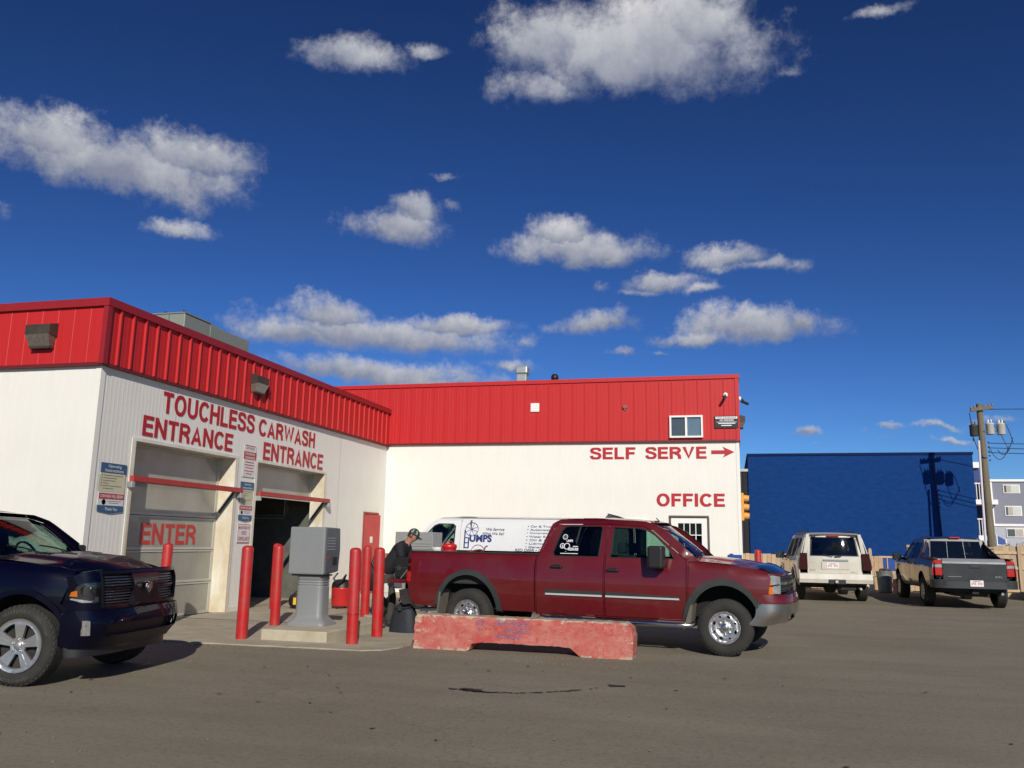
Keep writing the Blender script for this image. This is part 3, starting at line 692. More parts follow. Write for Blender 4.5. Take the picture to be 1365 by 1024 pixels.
# ================================================================== fittings on the building
LENS = mat('lamp_lens', (.14, .12, .10), .15, var=.3, scale=20, coat=.5)
HOUS = mat('lamp_housing', (.035, .028, .022), .5, dirt=(.10, .07, .05), dirt_amt=.5)
def wall_lamp(loc, rotz, label, s=1.0):
    t = thing('wall_light', label, 'light', loc, rotz, 'wall lights on the red fascia')
    m_ = MB(); w = .25 * s; d = .18 * s; m_.prism([(0, .22), (-d, .17), (-d * .98, .0), (-d * .2, -.02), (0, -.02)], 'x', -w, w); m_.v = [(x, y, z * s) for x, y, z in m_.v]
    m_.build('housing', HOUS, t)
    m_ = MB(); q = [(-w * .97, -d * 1.0, .0), (w * .97, -d * 1.0, .0), (w * .82, -d * .55, -.19 * s), (-w * .82, -d * .55, -.19 * s), (-w * .97, -.0, -.0), (w * .97, 0, 0), (w * .8, 0, -.2 * s), (-w * .8, 0, -.2 * s)]
    m_.add(q, [(0, 3, 2, 1), (0, 4, 7, 3), (1, 2, 6, 5), (3, 7, 6, 2)]); m_.build('lens', LENS, t)
    m_ = MB(); m_.box(-w * .84, w * .84, -d * .57, 0, -.23 * s, -.19 * s); m_.build('rim', HOUS, t)
    return t
wall_lamp((-11.34, YF - PR - .01, 4.88), 0, 'brown box wall light on the lit red fascia at the far left')
wall_lamp((XA + PR + .01, 16.50, 4.88), R(90), 'brown box wall light on the red fascia above the word TOUCHLESS', .95)
wall_lamp((XR + .05, YB + .12, 4.95), R(90), 'small brown wall light seen edge-on at the right corner of the tall wing', .8)

def security_camera(loc, rotz, label):
    t = thing('security_camera', label, 'camera', loc, rotz, 'security cameras on the tall wing')
    m_ = MB(); m_.lathe([(.001, -.05), (.06, -.05), (.065, 0)], (0, 0, 0), 'y', 14); m_.build('mount', VINYL, t)
    m_ = MB(); m_.tube([(0, -.04, 0), (-.01, -.10, -.03), (-.03, -.13, -.10)], .018, 8); m_.build('arm', BLACK, t)
    m_ = MB(); m_.tube([(-.01, -.05, -.07), (-.06, -.24, -.17)], .038, 10); m_.build('camera_body', BLACK, t)
security_camera((-.04, YB - PR - .02, 5.70), 0, 'small camera on a white round mount beside the upper right corner')
security_camera((XR + .05, YB + .15, 5.62), R(90), 'small dark camera sticking out past the right edge of the tall wing')
t = thing('vent_cover', 'white square vent cover on the red band of the tall wing', 'vent cover', (-5.52, YB - PR - .01, 5.46))
m_ = MB(); m_.rbox(-.13, .13, -.03, 0, -.13, .13, .01); m_.build('plate', VINYL, t)
m_ = MB(); [m_.box(-.10, .10, -.036, -.03, z, z + .012) for z in (-.08, -.03, .02, .07)]; o = m_.build('louvre', VINYL, t); o['kind'] = 'stuff'
t = thing('junction_box', 'small brown junction box on the red band', 'junction box', (-2.86, YB - PR - .01, 5.42))
m_ = MB(); m_.rbox(-.06, .06, -.06, 0, -.05, .05, .01); m_.build('box', mat('brown_box', (.22, .10, .08), .6), t)
m_ = MB(); m_.cyl((0, -.03, -.05), (0, -.03, -.09), .015); m_.build('conduit', STEEL, t)

# ---- signs
NAVY = mat('sign_navy', (.02, .085, .19), .5, dirt=(.09, .16, .24), dirt_amt=.4, dirt_scale=8)
SIGNR = mat('sign_red', (.42, .03, .04), .5); CREAM = mat('sign_cream', (.56, .53, .36), .6, var=.08); SIGNW = mat('sign_white', (.66, .65, .62), .6, var=.05)
INK = mat('sign_ink', (.06, .07, .08), .6); INKR = mat('sign_ink_red', (.40, .03, .05), .6); PALE = mat('sign_pale_ink', (.68, .70, .66), .6); TEAL = mat('sign_teal', (.03, .22, .16), .5)
SX = XA + .012
def sign_instr(y0, z0, w, h, label):
    """operating instructions board, facing +X"""
    t = thing('instruction_sign', label, 'sign', (SX, y0, z0), 0, 'instruction signs beside the bays')
    def pl(name, a, c, e, f, m, x=.012): q = MB(); q.box(0.0, x, a * w, c * w, e * h, f * h); return q.build(name, m, t)
    pl('board', 0, 1, .12, .76, SIGNW, .006); q = MB(); q.prism([(0, .04 * h), (w * .3, .015 * h), (w * .5, 0), (w * .7, .015 * h), (w, .04 * h), (w, .155 * h), (0, .155 * h)], 'x', 0, .012); q.build('footer', NAVY, t)
    pl('header', 0, 1, .80, 1, NAVY); pl('text_panel', 0.0, .98, .425, .80, CREAM, .009); pl('warning_band', .02, .98, .285, .395, SIGNR)
    def tx(s, a, c, e, f, m, bold=.01, x=.0125): lettering(s, m, t, (x, a * w, e * h), (0, 1, 0), (0, 0, 1), (c - a) * w, (f - e) * h, .001, bold=bold)
    tx('Operating', .26, .78, .90, .97, PALE); tx('Instructions', .16, .88, .825, .885, PALE)
    for k, (ww) in enumerate((.88, .62, .55, .24, .86, .5)):
        q = MB(); z = (.745 - .052 * k) * h; q.box(.009, .0105, .12 * w, .12 * w + ww * .85 * w, z, z + .011 * h)
        if k < 5: q.box(.009, .0105, .04 * w, .08 * w, z - .004 * h, z + .016 * h)
        o = q.build('small_print', INK, t); o['kind'] = 'stuff'
    tx('CARWASH WILL BEGIN', .06, .94, .31, .37, PALE); tx('Thank You', .28, .76, .055, .115, PALE)
    q = MB(); q.lathe([(.001, .009), (.055 * w * 1.4, .009)], (0, .22 * w, .22 * h), 'x', 16); q.add([(.009, .22 * w + .07 * w * math.cos(k * math.pi / 8), .22 * h + .07 * w * math.sin(k * math.pi / 8)) for k in range(16)], [tuple(range(16))]); q.build('emblem', TEAL, t)
    q = MB(); q.box(.006, .0075, .36 * w, .9 * w, .235 * h, .245 * h); q.box(.006, .0075, .42 * w, .8 * w, .20 * h, .21 * h); o = q.build('small_print', INK, t); o['kind'] = 'stuff'
    return t
sign_instr(12.04, 1.90, .62, .84, 'tall navy, cream and red operating instructions sign left of the closed bay door')
sign_instr(16.27, 1.88, .52, .84, 'narrower operating instructions sign on the pier between the two bays')
t = thing('warning_sign', 'white and red warning sign on the pier, highest of the three signs there', 'sign', (SX, 16.30, 2.83))
q = MB(); q.rbox(0, .008, 0, .50, 0, .70, .003); q.build('board', SIGNW, t)
q = MB(); q.box(.008, .0095, .0, .5, .38, .55); q.build('red_band', SIGNR, t)
def txs(t, s, y, z, w, h, m, x=.0100, bold=.02): lettering(s, m, t, (x, y, z), (0, 1, 0), (0, 0, 1), w, h, .0008, bold=bold)
txs(t, 'MAXIMUM', .06, .475, .38, .055, PALE); txs(t, 'CLEARANCE', .05, .395, .40, .055, PALE)
txs(t, 'NO TRUCKS', .10, .60, .30, .05, INKR, .0085)
for z, w in ((.67, .4), (.31, .34), (.25, .38), (.19, .30), (.12, .36), (.06, .24)):
    q = MB(); q.box(.008, .009, .25 - w / 2, .25 + w / 2, z, z + .02); q.build('small_print', INKR, t)
t = thing('surveillance_sign', 'pale sign with red border reading MONITORED BY VIDEO SURVEILLANCE, lowest on the pier', 'sign', (SX, 16.28, 1.42))
q = MB(); q.rbox(0, .006, 0, .50, 0, .40, .002); q.build('board', SIGNW, t)
q = MB(); q.box(.006, .0075, 0.01, .49, .385, .395); q.box(.006, .0075, .01, .49, .005, .015); q.box(.006, .0075, .01, .02, .015, .385); q.box(.006, .0075, .48, .49, .015, .385); q.build('border', INKR, t)
txs(t, 'MONITORED BY', .04, .29, .42, .06, INKR, .007); txs(t, 'VIDEO', .15, .17, .20, .08, INKR, .007); txs(t, 'SURVEILLANCE', .04, .05, .42, .08, INKR, .007)
t = thing('notice_sign', 'black notice sign with white lettering at the right end of the red band', 'sign', (-.36, YB - PR - .03, 4.76))
q = MB(); q.rbox(0, .64, -.012, 0, 0, .34, .003); q.build('board', BLACK, t)
PW = mat('sign_bright_white', (.8, .8, .8), .5)
def txb(s, x, z, w, h, m=PW, **k): lettering(s, m, t, (x, -.013, z), (1, 0, 0), (0, 0, 1), w, h, .0008, bold=k.pop('bold', .03), **k)
q = MB(); q.box(.03, .62, -.0135, -.012, .26, .32); q.build('white_strip', PW, t); lettering('VIDEO SURVEILLANCE', BLACK, t, (.06, -.0136, .272), (1, 0, 0), (0, 0, 1), .53, .036, .0006, bold=.02)
txb('ON PREMISES', .14, .20, .38, .04)
q = MB(); q.box(.05, .60, -.0135, -.012, .165, .175); q.box(.10, .56, -.0135, -.012, .12, .145); q.box(.18, .46, -.0135, -.012, .06, .085); o = q.build('small_print', PW, t); o['kind'] = 'stuff'

# ---- roof gear
t = thing('roof_air_unit', 'grey-green sheet metal air unit with a long overhanging hood on the low roof', 'air unit', (-12.0, 16.37, ZT_A - .22))
HV = mat('hvac_grey', (.27, .30, .25), .45, metal=.2, var=.08, scale=2, dirt=(.2, .2, .17), dirt_amt=.4)
q = MB(); q.rbox(-1.5, 0, 0, 1.0, .0, 1.30, .015); q.build('cabinet', HV, t)
q = MB(); q.box(-1.52, .02, -.02, 1.02, 1.30, 1.325); q.build('lid', HV, t)
q = MB(); q.box(-.42, -.41, -.006, -.001, .1, 1.28); q.build('seam', DARK, t)
q = MB(); q.rbox(-.95, .0, 1.005, 2.72, .97, 1.27, .012); q.build('hood', HV, t); q = MB(); q.box(-.90, -.12, 1.0, 2.62, .70, .968); q.build('hood_throat', BLACK, t)
q = MB(); q.prism([(1.0, 1.272), (1.9, 1.272), (1.0, 1.33)], 'x', -.9, -.05); q.build('top_slope', HV, t)
for x in (-1.2, -.6, -.1):
    q = MB(); q.cyl((x, .1, 1.32), (x, .1, 1.39), .03, 8); q.build('bolt', BLACK, t)
t = thing('roof_vent_pipe', 'square galvanised vent stack with a cap on the tall wing roof', 'vent', (-6.36, 26, ZT_B - .25))
q = MB(); q.rbox(-.16, .16, -.16, .16, 0, .80, .015); q.build('stack', STEEL, t); q = MB(); q.rbox(-.20, .20, -.2, .2, .80, 1.06, .05); q.build('cap', STEEL, t)
t = thing('roof_cowl', 'small black round vent cowl on the tall wing roof', 'vent', (-5.2, 25.5, ZT_B - .25))
q = MB(); q.lathe([(.06, 0), (.06, .48), (.11, .5), (.12, .60), (.08, .68), (.001, .70)], (0, 0, 0), 'z', 16); q.build('cowl', BLACK, t)

# ---- traffic signal backs at the corner, flap, blue panel
t = thing('traffic_signal', 'yellow three-lamp signal seen edge-on past the right wall corner', 'traffic signal', (XR + .015, YB + .25, 2.24))
YEL = mat('signal_yellow', (.72, .33, .05), .5, var=.08, dirt=(.5, .26, .08), dirt_amt=.4)
q = MB(); q.rbox(0, .07, -.14, .14, -.02, .74, .015); q.build('signal_body', YEL, t)
for k in range(3):
    q = MB(); z = .12 + .24 * k; q.tube([(.07, 0, z), (.21, 0, z - .012)], [.095, .085], 12, caps=False); q.tube([(.21, 0, z - .012), (.07, 0, z)], [.08, .088], 12, caps=False); q.build('visor', YEL, t)
    q = MB(); q.cyl((.06, 0, z), (.085, 0, z), .08, 12); q.build('lamp_lens', BLACK, t)
t = thing('blue_board', 'low blue board fixed to the white wall near the corner', 'panel', (-.10, YB - .02, .70))
q = MB(); q.rbox(0, .37, -.03, 0, 0, .60, .008); q.build('panel', mat('panel_blue', (.012, .06, .28), .4), t); q = MB(); q.rbox(.05, .14, -.035, -.0, .56, .63, .008); q.build('clip', MATS['panel_blue'], t)
t = thing('wall_shelf', 'thin dark awning flap tilted out from the white wall above the van', 'awning', (-3.36, YB - .015, 2.28))
q = MB(); q.prism([(0, .10), (.32, .02), (.62, -.10), (.62, -.14), (.30, -.05)], 'y', -.35, 0); q.build('flap', BLACK, t); q = MB(); q.cyl((.1, -.02, .02), (.12, -.3, .06), .012); q.build('stay', STEEL, t)

# ================================================================== bollards, pay station, barrier
def bollard_mesh():
    q = MB(); q.lathe([(.088, 0), (.088, 1.345), (.085, 1.365), (.07, 1.39), (.045, 1.402), (.001, 1.408)], (0, 0, 0), 'z', 28); return q.mesh('bollard_post')
_bm = bollard_mesh(); _bm.materials.append(BOLL)
q = MB(); q.lathe([(.088, 0), (.094, .002), (.094, .018), (.088, .02)], (0, 0, 0), 'z', 28); _ring = q.mesh('sleeve_seam'); _ring.materials.append(REDTRIM)
for (x, y, z, lab, seam) in ((-7.33, 12.06, .012, 'red bollard at the front left corner of the pay station island', 0), (-7.93, 14.10, .012, 'red bollard behind the pay station to its left', 0),
        (-5.52, 12.12, .012, 'red bollard with a seam ring at the front right of the pay station', 1), (-5.56, 13.15, .012, 'red bollard between the seamed bollard and the red truck tail', 0),
        (-7.20, 16.35, .012, 'red bollard mostly hidden directly behind the seamed bollard', 0), (-9.62, 13.22, .012, 'red bollard by the closed bay door behind the navy truck hood', 0),
        (-9.76, 17.25, .012, 'red bollard hidden behind the one left of the pay station, by the open bay', 0), (.68, 23.9, gz(.68, 23.9), 'lone red bollard at the far corner of the tall wing', 0)):
    t = thing('bollard', lab, 'bollard', (x, y, z), random.uniform(0, 3), 'red steel bollards')
    t.rotation_euler = (R(random.uniform(-.5, .5)), R(random.uniform(-.5, .5)), t.rotation_euler[2])
    link_obj('post', _bm, t)
    if seam: o = link_obj('seam_ring', _ring, t); o.location = (0, 0, .42)

t = thing('pay_station_island', 'low concrete plinth under the grey pay station', 'plinth', (-7.02, 12.08, .012))
q = MB(); q.rbox(0, 1.10, 0, 1.85, -.03, .155, .018, 2); q.build('plinth', CONCE, t)
KG = mat('kiosk_grey', (.215, .225, .225), .42, var=.05, scale=2, dirt=(.20, .21, .21), dirt_amt=.5, dirt_scale=3)
KG2 = mat('kiosk_dark_grey', (.085, .095, .105), .45, var=.06)
t = thing('pay_station', 'grey car wash pay station with a wide head on a ribbed pedestal', 'pay station', (-6.66, 13.02, .167))
q = MB(); q.rbox(-.35, .28, -.24, .02, .80, 1.56, .025, 3); q.build('head', KG, t)
q = MB(); q.prism([(.02, .815), (.28, .84), (.33, 1.2), (.30, 1.55), (.02, 1.555)], 'x', -.34, .27); q.build('head_back', KG2, t)
q = MB(); q.prism([(-.19, .82), (.27, .85), (.31, 1.2), (.28, 1.54), (-.19, 1.545)], 'x', .281, .292); q.build('face_plate', KG2, t)
for k in range(5):
    q = MB(); q.box(.292, .297, -.16, .12, 1.20 + k * .045, 1.212 + k * .045); q.build('louvre', mat('louvre_light', (.35, .36, .36), .5), t)
q = MB(); q.box(.292, .296, -.14, -.08, 1.05, 1.10); q.box(.292, .296, -.12, -.09, .93, .96); q.build('button', SIGNR, t)
q = MB(); q.rbox(.292, .30, .05, .2, .95, 1.08, .003); q.build('screen', BLACK, t)
def rr(w, d, r, z, n=6): return [(x, y, z) for x, y in rrect(-w, w, -d, d, r, n)]
q = MB()
levels = [(.34, .27, 0), (.34, .27, .03), (.28, .22, .085), (.25, .19, .12), (.235, .175, .17), (.228, .17, .60)]
for z in (.62, .66, .70): levels += [(.228, .17, z - .006), (.218, .16, z), (.218, .16, z + .006), (.228, .17, z + .012)]
levels += [(.228, .17, .775)]
vs = []
for w, d, z in levels: vs += rr(w, d, min(.09, w * .35), z)
k = len(vs) // len(levels); q.add(vs, [(j * k + i, j * k + (i + 1) % k, (j + 1) * k + (i + 1) % k, (j + 1) * k + i) for j in range(len(levels) - 1) for i in range(k)], True); q.add(rr(.228, .17, .08, .775), [tuple(range(k))])
q.build('pedestal', KG, t)
q = MB(); q.rbox(-.30, .25, -.20, .16, .775, .80, .004); q.build('neck_plate', BLACK, t)

# precast parking barrier, painted red and chipped
def barrier():
    m = bpy.data.materials.new('chipped_red_concrete'); m.use_nodes = True; tr = m.node_tree; L = tr.links.new; b = tr.nodes['Principled BSDF']; b.inputs['Roughness'].default_value = .85
    tc = N(tr, 'ShaderNodeTexCoord'); v = tc.outputs['Object']
    def nz(s, d=8, r=.7, st=None):
        vec = v
        if st: mp = N(tr, 'ShaderNodeMapping'); mp.inputs['Scale'].default_value = st; L(v, mp.inputs[0]); vec = mp.outputs[0]
        n = N(tr, 'ShaderNodeTexNoise'); n.inputs['Scale'].default_value = s; n.inputs['Detail'].default_value = d; n.inputs['Roughness'].default_value = r; L(vec, n.inputs['Vector']); return n.outputs['Fac']
    def rng(x, a, c, lo=0, hi=1): r = N(tr, 'ShaderNodeMapRange'); L(x, r.inputs[0]); r.inputs[1].default_value = a; r.inputs[2].default_value = c; r.inputs[3].default_value = lo; r.inputs[4].default_value = hi; return r.outputs[0]
    def mixc(f, a, c):
        x = N(tr, 'ShaderNodeMix'); x.data_type = 'RGBA'; L(f, x.inputs[0])
        for i, k in ((6, a), (7, c)):
            if isinstance(k, tuple): x.inputs[i].default_value = (*k, 1)
            else: L(k, x.inputs[i])
        return x.outputs[2]
    red = mixc(rng(nz(2.2), .35, .65), (.40, .050, .043), (.46, .17, .13)); red = mixc(rng(nz(14), .5, .75), red, (.36, .03, .028)); red = mixc(rng(nz(6, st=(1, 1, 3)), .52, .72, 0, .6), red, (.50, .27, .21)); red = mixc(rng(nz(16, st=(4, 1, .5)), .60, .68, 0, .7), red, (.52, .36, .28)); red = mixc(rng(nz(18, st=(.35, 1, 5)), .62, .70, 0, .6), red, (.50, .38, .29))
    sp = N(tr, 'ShaderNodeSeparateXYZ'); L(v, sp.inputs[0])
    # wear: more paint gone along the top edge, foot and ends
    top = rng(sp.outputs[2], .42, .475); foot = rng(sp.outputs[2], .07, .0, 0, .8)
    ex = N(tr, 'ShaderNodeMath', operation='ABSOLUTE'); L(sp.outputs[0], ex.inputs[0]); end = rng(ex.outputs[0], 1.2, 1.6, 0, .35)
    s1 = N(tr, 'ShaderNodeMath', operation='MAXIMUM'); L(top, s1.inputs[0]); L(foot, s1.inputs[1]); s2 = N(tr, 'ShaderNodeMath', operation='MAXIMUM'); L(s1.outputs[0], s2.inputs[0]); L(end, s2.inputs[1])
    w = N(tr, 'ShaderNodeMath', operation='MULTIPLY_ADD'); L(s2.outputs[0], w.inputs[0]); w.inputs[1].default_value = .20; L(nz(5.5, 10, .75, (1, 1, 1.6)), w.inputs[2])
    con = mixc(rng(nz(9), .4, .7), (.46, .40, .29), (.30, .25, .18))
    chip = rng(w.outputs[0], .63, .66); L(mixc(chip, red, con), b.inputs['Base Color'])
    bp = N(tr, 'ShaderNodeBump'); bp.inputs['Strength'].default_value = .6; bp.inputs['Distance'].default_value = .01; L(w.outputs[0], bp.inputs['Height']); L(bp.outputs[0], b.inputs['Normal'])
    L0, H = 1.60, .475
    t = thing('concrete_barrier', 'long low red painted concrete barrier, chipped, with faded blue graffiti', 'barrier', (-2.94, 12.30, -.004), R(-1.5))
    # front outline with the two feet and the raised middle, as a thick shape leaning inwards towards its top
    out = [(-L0, 0.0), (-.78, 0.0), (-.74, .02), (-.71, .10), (-.60, .125), (.60, .125), (.74, .11), (.84, .03), (.90, 0), (L0, 0), (L0 + .01, .30), (L0 - .01, .40), (L0 - .07, .455), (L0 - .12, H), (-L0 + .03, H), (-L0 - .005, H - .04)]
    rnd = random.Random(2)
    def rough(o):
        d = densify(o, .045); return [(x + rnd.uniform(-.005, .005), z + (rnd.uniform(-.006, .004) if z > .001 else 0)) for x, z in d]
    ro = rough(out); hw = lambda z: .235 - .07 * min(1, z / H) - (.02 * max(0, (z - .43) / .05) ** 2)
    f = panel('barrier_front', ro, [], lambda x, z: (x, -hw(z) + .004 * math.sin(x * 9 + z * 20), z), (0, 1, 0), m, None, res=.05, thick=0)
    k = panel('barrier_back', ro, [], lambda x, z: (x, hw(z), z), (0, -1, 0), m, None, res=.1, thick=0)
    q = MB()
    for o_ in (f, k):
        q.add([vv.co[:] for vv in o_.data.vertices], [tuple(p.vertices) for p in o_.data.polygons], True); me = o_.data; bpy.data.objects.remove(o_); bpy.data.meshes.remove(me)
    n = len(ro); vs = [(x, -hw(z) + .004 * math.sin(x * 9 + z * 20), z) for x, z in ro] + [(x, hw(z), z) for x, z in ro]
    q.add(vs, [(i, n + i, n + (i + 1) % n, (i + 1) % n) for i in range(n)], False)
    q.build('barrier_block', m, t)
    # graffiti scribble: thin uneven blue strokes lying on the sloping face
    BG = mat('graffiti_blue', (.17, .12, .24), .8, var=.45, scale=30); rnd = random.Random(9); q = MB()
    def stroke(pts, w=.006):
        for a, c in zip(pts, pts[1:]):
            d = Vector((c[0] - a[0], c[1] - a[1])); 
            if d.length < 1e-5: continue
            nn = Vector((-d.y, d.x)).normalized() * w
            P = [(a[0] - nn.x, a[1] - nn.y), (c[0] - nn.x, c[1] - nn.y), (c[0] + nn.x, c[1] + nn.y), (a[0] + nn.x, a[1] + nn.y)]
            b0 = .0065 + rnd.uniform(0, .0015); q.add([(x, -hw(z) + .004 * math.sin(x * 9 + z * 20) - b0, z) for x, z in P], [(0, 1, 2, 3)])
    for row, (x0, x1, z0, hgt) in enumerate(((-.66, -.50, .37, .06), (-.40, .12, .37, .07), (-.22, .10, .28, .06), (-.36, .02, .20, .05), (-.62, -.56, .30, .03))):
        x = x0
        while x < x1:
            w_ = rnd.uniform(.03, .055); kind = rnd.choice('NOEHSIU')
            zt, zb = z0 + hgt * rnd.uniform(.85, 1.1), z0 - rnd.uniform(0, .01)
            S = {'N': [(0, 0), (0, 1), (1, 0), (1, 1)], 'O': [(0, 0), (0, 1), (1, 1), (1, 0), (0, 0)], 'E': [(1, 1), (0, 1), (0, .5), (.8, .5), (0, .5), (0, 0), (1, 0)], 'H': [(0, 0), (0, 1), (0, .5), (1, .5), (1, 1), (1, 0)], 'S': [(1, 1), (0, .9), (0, .5), (1, .5), (1, .1), (0, 0)], 'I': [(.5, 0), (.5, 1)], 'U': [(0, 1), (0, 0), (1, 0), (1, 1)]}[kind]
            stroke([(x + u_ * w_ * .75 + rnd.uniform(-.004, .004), zb + v_ * (zt - zb) + rnd.uniform(-.004, .004)) for u_, v_ in S], .0032); x += w_
    g = q.build('graffiti', BG, t)
    q = MB(); q.box(-.02, -.012, -hw(.07) - .004, -hw(.07) + .02, .0, .12) if False else None
barrier()

# small things near the bays
t = thing('tool_bag', 'small black and yellow round tool bag on the apron by the open bay', 'bag', (-9.35, 17.55, .012))
q = MB(); q.lathe([(.001, -.12), (.15, -.12), (.165, -.09), (.165, .09), (.15, .12), (.001, .12)], (0, 0, .165), 'y', 20); q.build('bag_body', BLACK, t)
q = MB(); q.rbox(-.035, .035, -.125, -.121, .09, .24, .002); q.build('label_patch', mat('bright_yellow', (.75, .42, .03), .5), t)
q = MB(); q.rbox(.10, .30, -.02, .14, .02, .26, .03); q.build('side_pouch', mat('pouch_orange', (.55, .28, .12), .6), t)
q = MB(); q.tube([(-.1, 0, .30), (-.05, 0, .36), (.05, 0, .37), (.12, 0, .30)], .012, 6); q.build('handle', BLACK, t)
t = thing('shop_vacuum', 'red barrel shop vacuum standing behind the pay station', 'vacuum', (-8.55, 18.1, .012))
q = MB(); q.lathe([(.001, .04), (.20, .04), (.225, .08), (.23, .42), (.24, .44), (.22, .46)], (0, 0, 0), 'z', 22); q.build('drum', mat('vac_red', (.50, .02, .02), .35, coat=.3), t)
q = MB(); q.lathe([(.235, .46), (.22, .55), (.15, .62), (.001, .64)], (0, 0, 0), 'z', 22); q.build('lid', BLACK, t)
q = MB(); q.tube([(.1, -.15, .58), (.2, -.25, .74), (.12, -.3, .6), (.02, -.28, .5), (-.1, -.24, .66), (-.02, -.2, .78)], .02, 8); q.build('hose', BLACK, t)
for a in (0, 90, 180, 270):
    q = MB(); q.lathe([(.001, -.015), (.03, -.015), (.03, .015), (.001, .015)], (.2 * math.cos(R(a)), .2 * math.sin(R(a)), .03), 'y', 10); q.build('caster', BLACK, t)
t = thing('hose_trolley', 'upright trolley with a round black reel and straps behind the bollard', 'trolley', (-7.10, 16.45, .012))
q = MB(); q.lathe([(.001, -.09), (.26, -.09), (.28, -.07), (.28, .07), (.26, .09), (.001, .09)], (0, 0, .78), 'x', 24); q.v = [(y_ * 1 + 0, x_ * 1, z_) for x_, y_, z_ in q.v]; q.v = [(x_ * .72, y_, z_) for x_, y_, z_ in q.v]; q.build('reel', BLACK, t)
for s in (-1, 1):
    q = MB(); q.tube([(s * .10 + .1, .02, .03), (s * .10 + .1, .05, .6), (s * .08 + .1, .06, 1.25)], .016, 8); q.build('upright', BLACK, t)
q = MB(); q.rbox(.02, .30, -.05, .08, 1.14, 1.26, .02); q.build('handle_box', mat('orange_plastic', (.40, .16, .06), .5), t)
q = MB(); q.tube([(.05, -.05, 1.2), (.02, -.1, 1.05), (.08, -.1, .95)], .03, 8); q.build('strap', BLACK, t)
q = MB(); q.rbox(-.02, .2, -.30, .1, .0, .05, .01); q.build('toe_plate', STEEL, t)
for s in (0.0, .2):
    q = MB(); q.lathe([(.001, -.03), (.10, -.03), (.10, .03), (.001, .03)], (s, .12, .10), 'x', 16); q.build('wheel', BLACK, t)

# grey louvred cabinet between the truck and the van
t = thing('vacuum_cabinet', 'grey louvred metal cabinet standing between the red truck and the white van', 'cabinet', (-6.45, 17.15, .012))
CAB = mat('cabinet_grey', (.27, .27, .26), .45, metal=.1, var=.06)
q = MB(); q.rbox(-.42, .42, -.15, .45, .98, 1.70, .012); q.build('case', CAB, t)
for x in (-.30, .30):
    q = MB(); q.rbox(x - .03, x + .03, .1, .16, 0, .98, .006); q.build('leg', CAB, t)
for k in range(9):
    q = MB(); z = 1.02 + k * .055; q.prism([(-.152, z), (-.164, z), (-.152, z + .03)], 'x', -.02 if k > 5 else -.38, .38); q.build('louvre', CAB, t)
q = MB(); q.rbox(-.20, -.06, .1, .2, 1.70, 1.72, .006); q.build('lid_handle', INKR, t)
# ================================================================== far setting: blue building, apartments, fence, pole
YW = 36.3
blue = thing('blue_building', 'tall windowless bright blue block building behind the parked trucks', 'building', (.75, YW, gz(3, YW)))
def brick_blue():
    m = bpy.data.materials.new('painted_blue_block'); m.use_nodes = True; t = m.node_tree; L = t.links.new; b = t.nodes['Principled BSDF']; b.inputs['Roughness'].default_value = .75; b.inputs['Specular IOR Level'].default_value = .08
    tc = N(t, 'ShaderNodeTexCoord'); n = N(t, 'ShaderNodeTexNoise'); mp = N(t, 'ShaderNodeMapping'); mp.inputs['Scale'].default_value = (.7, 1, 1.6); L(tc.outputs['Object'], mp.inputs[0]); L(mp.outputs[0], n.inputs['Vector']); n.inputs['Scale'].default_value = 5.0; n.inputs['Detail'].default_value = 9; n.inputs['Roughness'].default_value = .72
    r = N(t, 'ShaderNodeValToRGB'); e = r.color_ramp.elements; e[0].position = .34; e[0].color = (.0045, .034, .150, 1); e[1].position = .68; e[1].color = (.0075, .048, .190, 1); L(n.outputs['Fac'], r.inputs[0]); L(r.outputs[0], b.inputs['Base Color'])
    br = N(t, 'ShaderNodeTexBrick'); sx = N(t, 'ShaderNodeSeparateXYZ'); L(tc.outputs['Object'], sx.inputs[0]); cb = N(t, 'ShaderNodeCombineXYZ'); L(sx.outputs[0], cb.inputs[0]); L(sx.outputs[2], cb.inputs[1]); L(cb.outputs[0], br.inputs['Vector'])
    br.inputs['Scale'].default_value = 1.0; br.inputs['Mortar Size'].default_value = .010; br.inputs['Brick Width'].default_value = .40; br.inputs['Row Height'].default_value = .20; br.inputs['Color1'].default_value = (1, 1, 1, 1); br.inputs['Color2'].default_value = (.8, .8, .8, 1); br.inputs['Mortar'].default_value = (0, 0, 0, 1)
    bp = N(t, 'ShaderNodeBump'); bp.inputs['Strength'].default_value = .35; bp.inputs['Distance'].default_value = .012; L(br.outputs['Color'], bp.inputs['Height']); L(bp.outputs[0], b.inputs['Normal'])
    return m
BLK = brick_blue(); WB = 8.43
q = MB(); q.box(0, WB, 0, 14, 0, 4.95); q.build('block_wall', BLK, blue)
q = MB(); q.box(-.03, WB + .03, -.03, .10, 4.95, 5.05); q.box(-.03, .1, .1, 14, 4.95, 5.05); q.build('parapet_flashing', mat('flash_blue', (.003, .016, .07), .7, spec=.1), blue)
q = MB(); q.tube([(WB - 1.42, -.06, 5.0), (WB - 1.25, -.06, .8)], .02, 6); q.build('shadow_line', BLACK, blue)  # black tube drawn for a thin shadow line on the wall
q = MB(); q.rbox(3.9, 4.5, .3, .5, 5.0, 5.09, .02); q.build('roof_clutter', mat('clutter', (.3, .2, .15), .8), blue)
t = thing('side_shade', 'dark narrow shed standing in for the unlit left side of the blue building', 'strip', (-.35, 34.5, gz(0, 34)))  # near-black box standing in for shade on the blue building's left side
q = MB(); q.box(0, 1.02, 0, 1.2, 0, 4.35); q.build('wall', mat('shade_black', (.008, .008, .012), .8), t); q = MB(); q.box(-.05, 1.06, -.05, 1.2, 4.35, 4.45); q.build('roof_edge', STEEL, t)
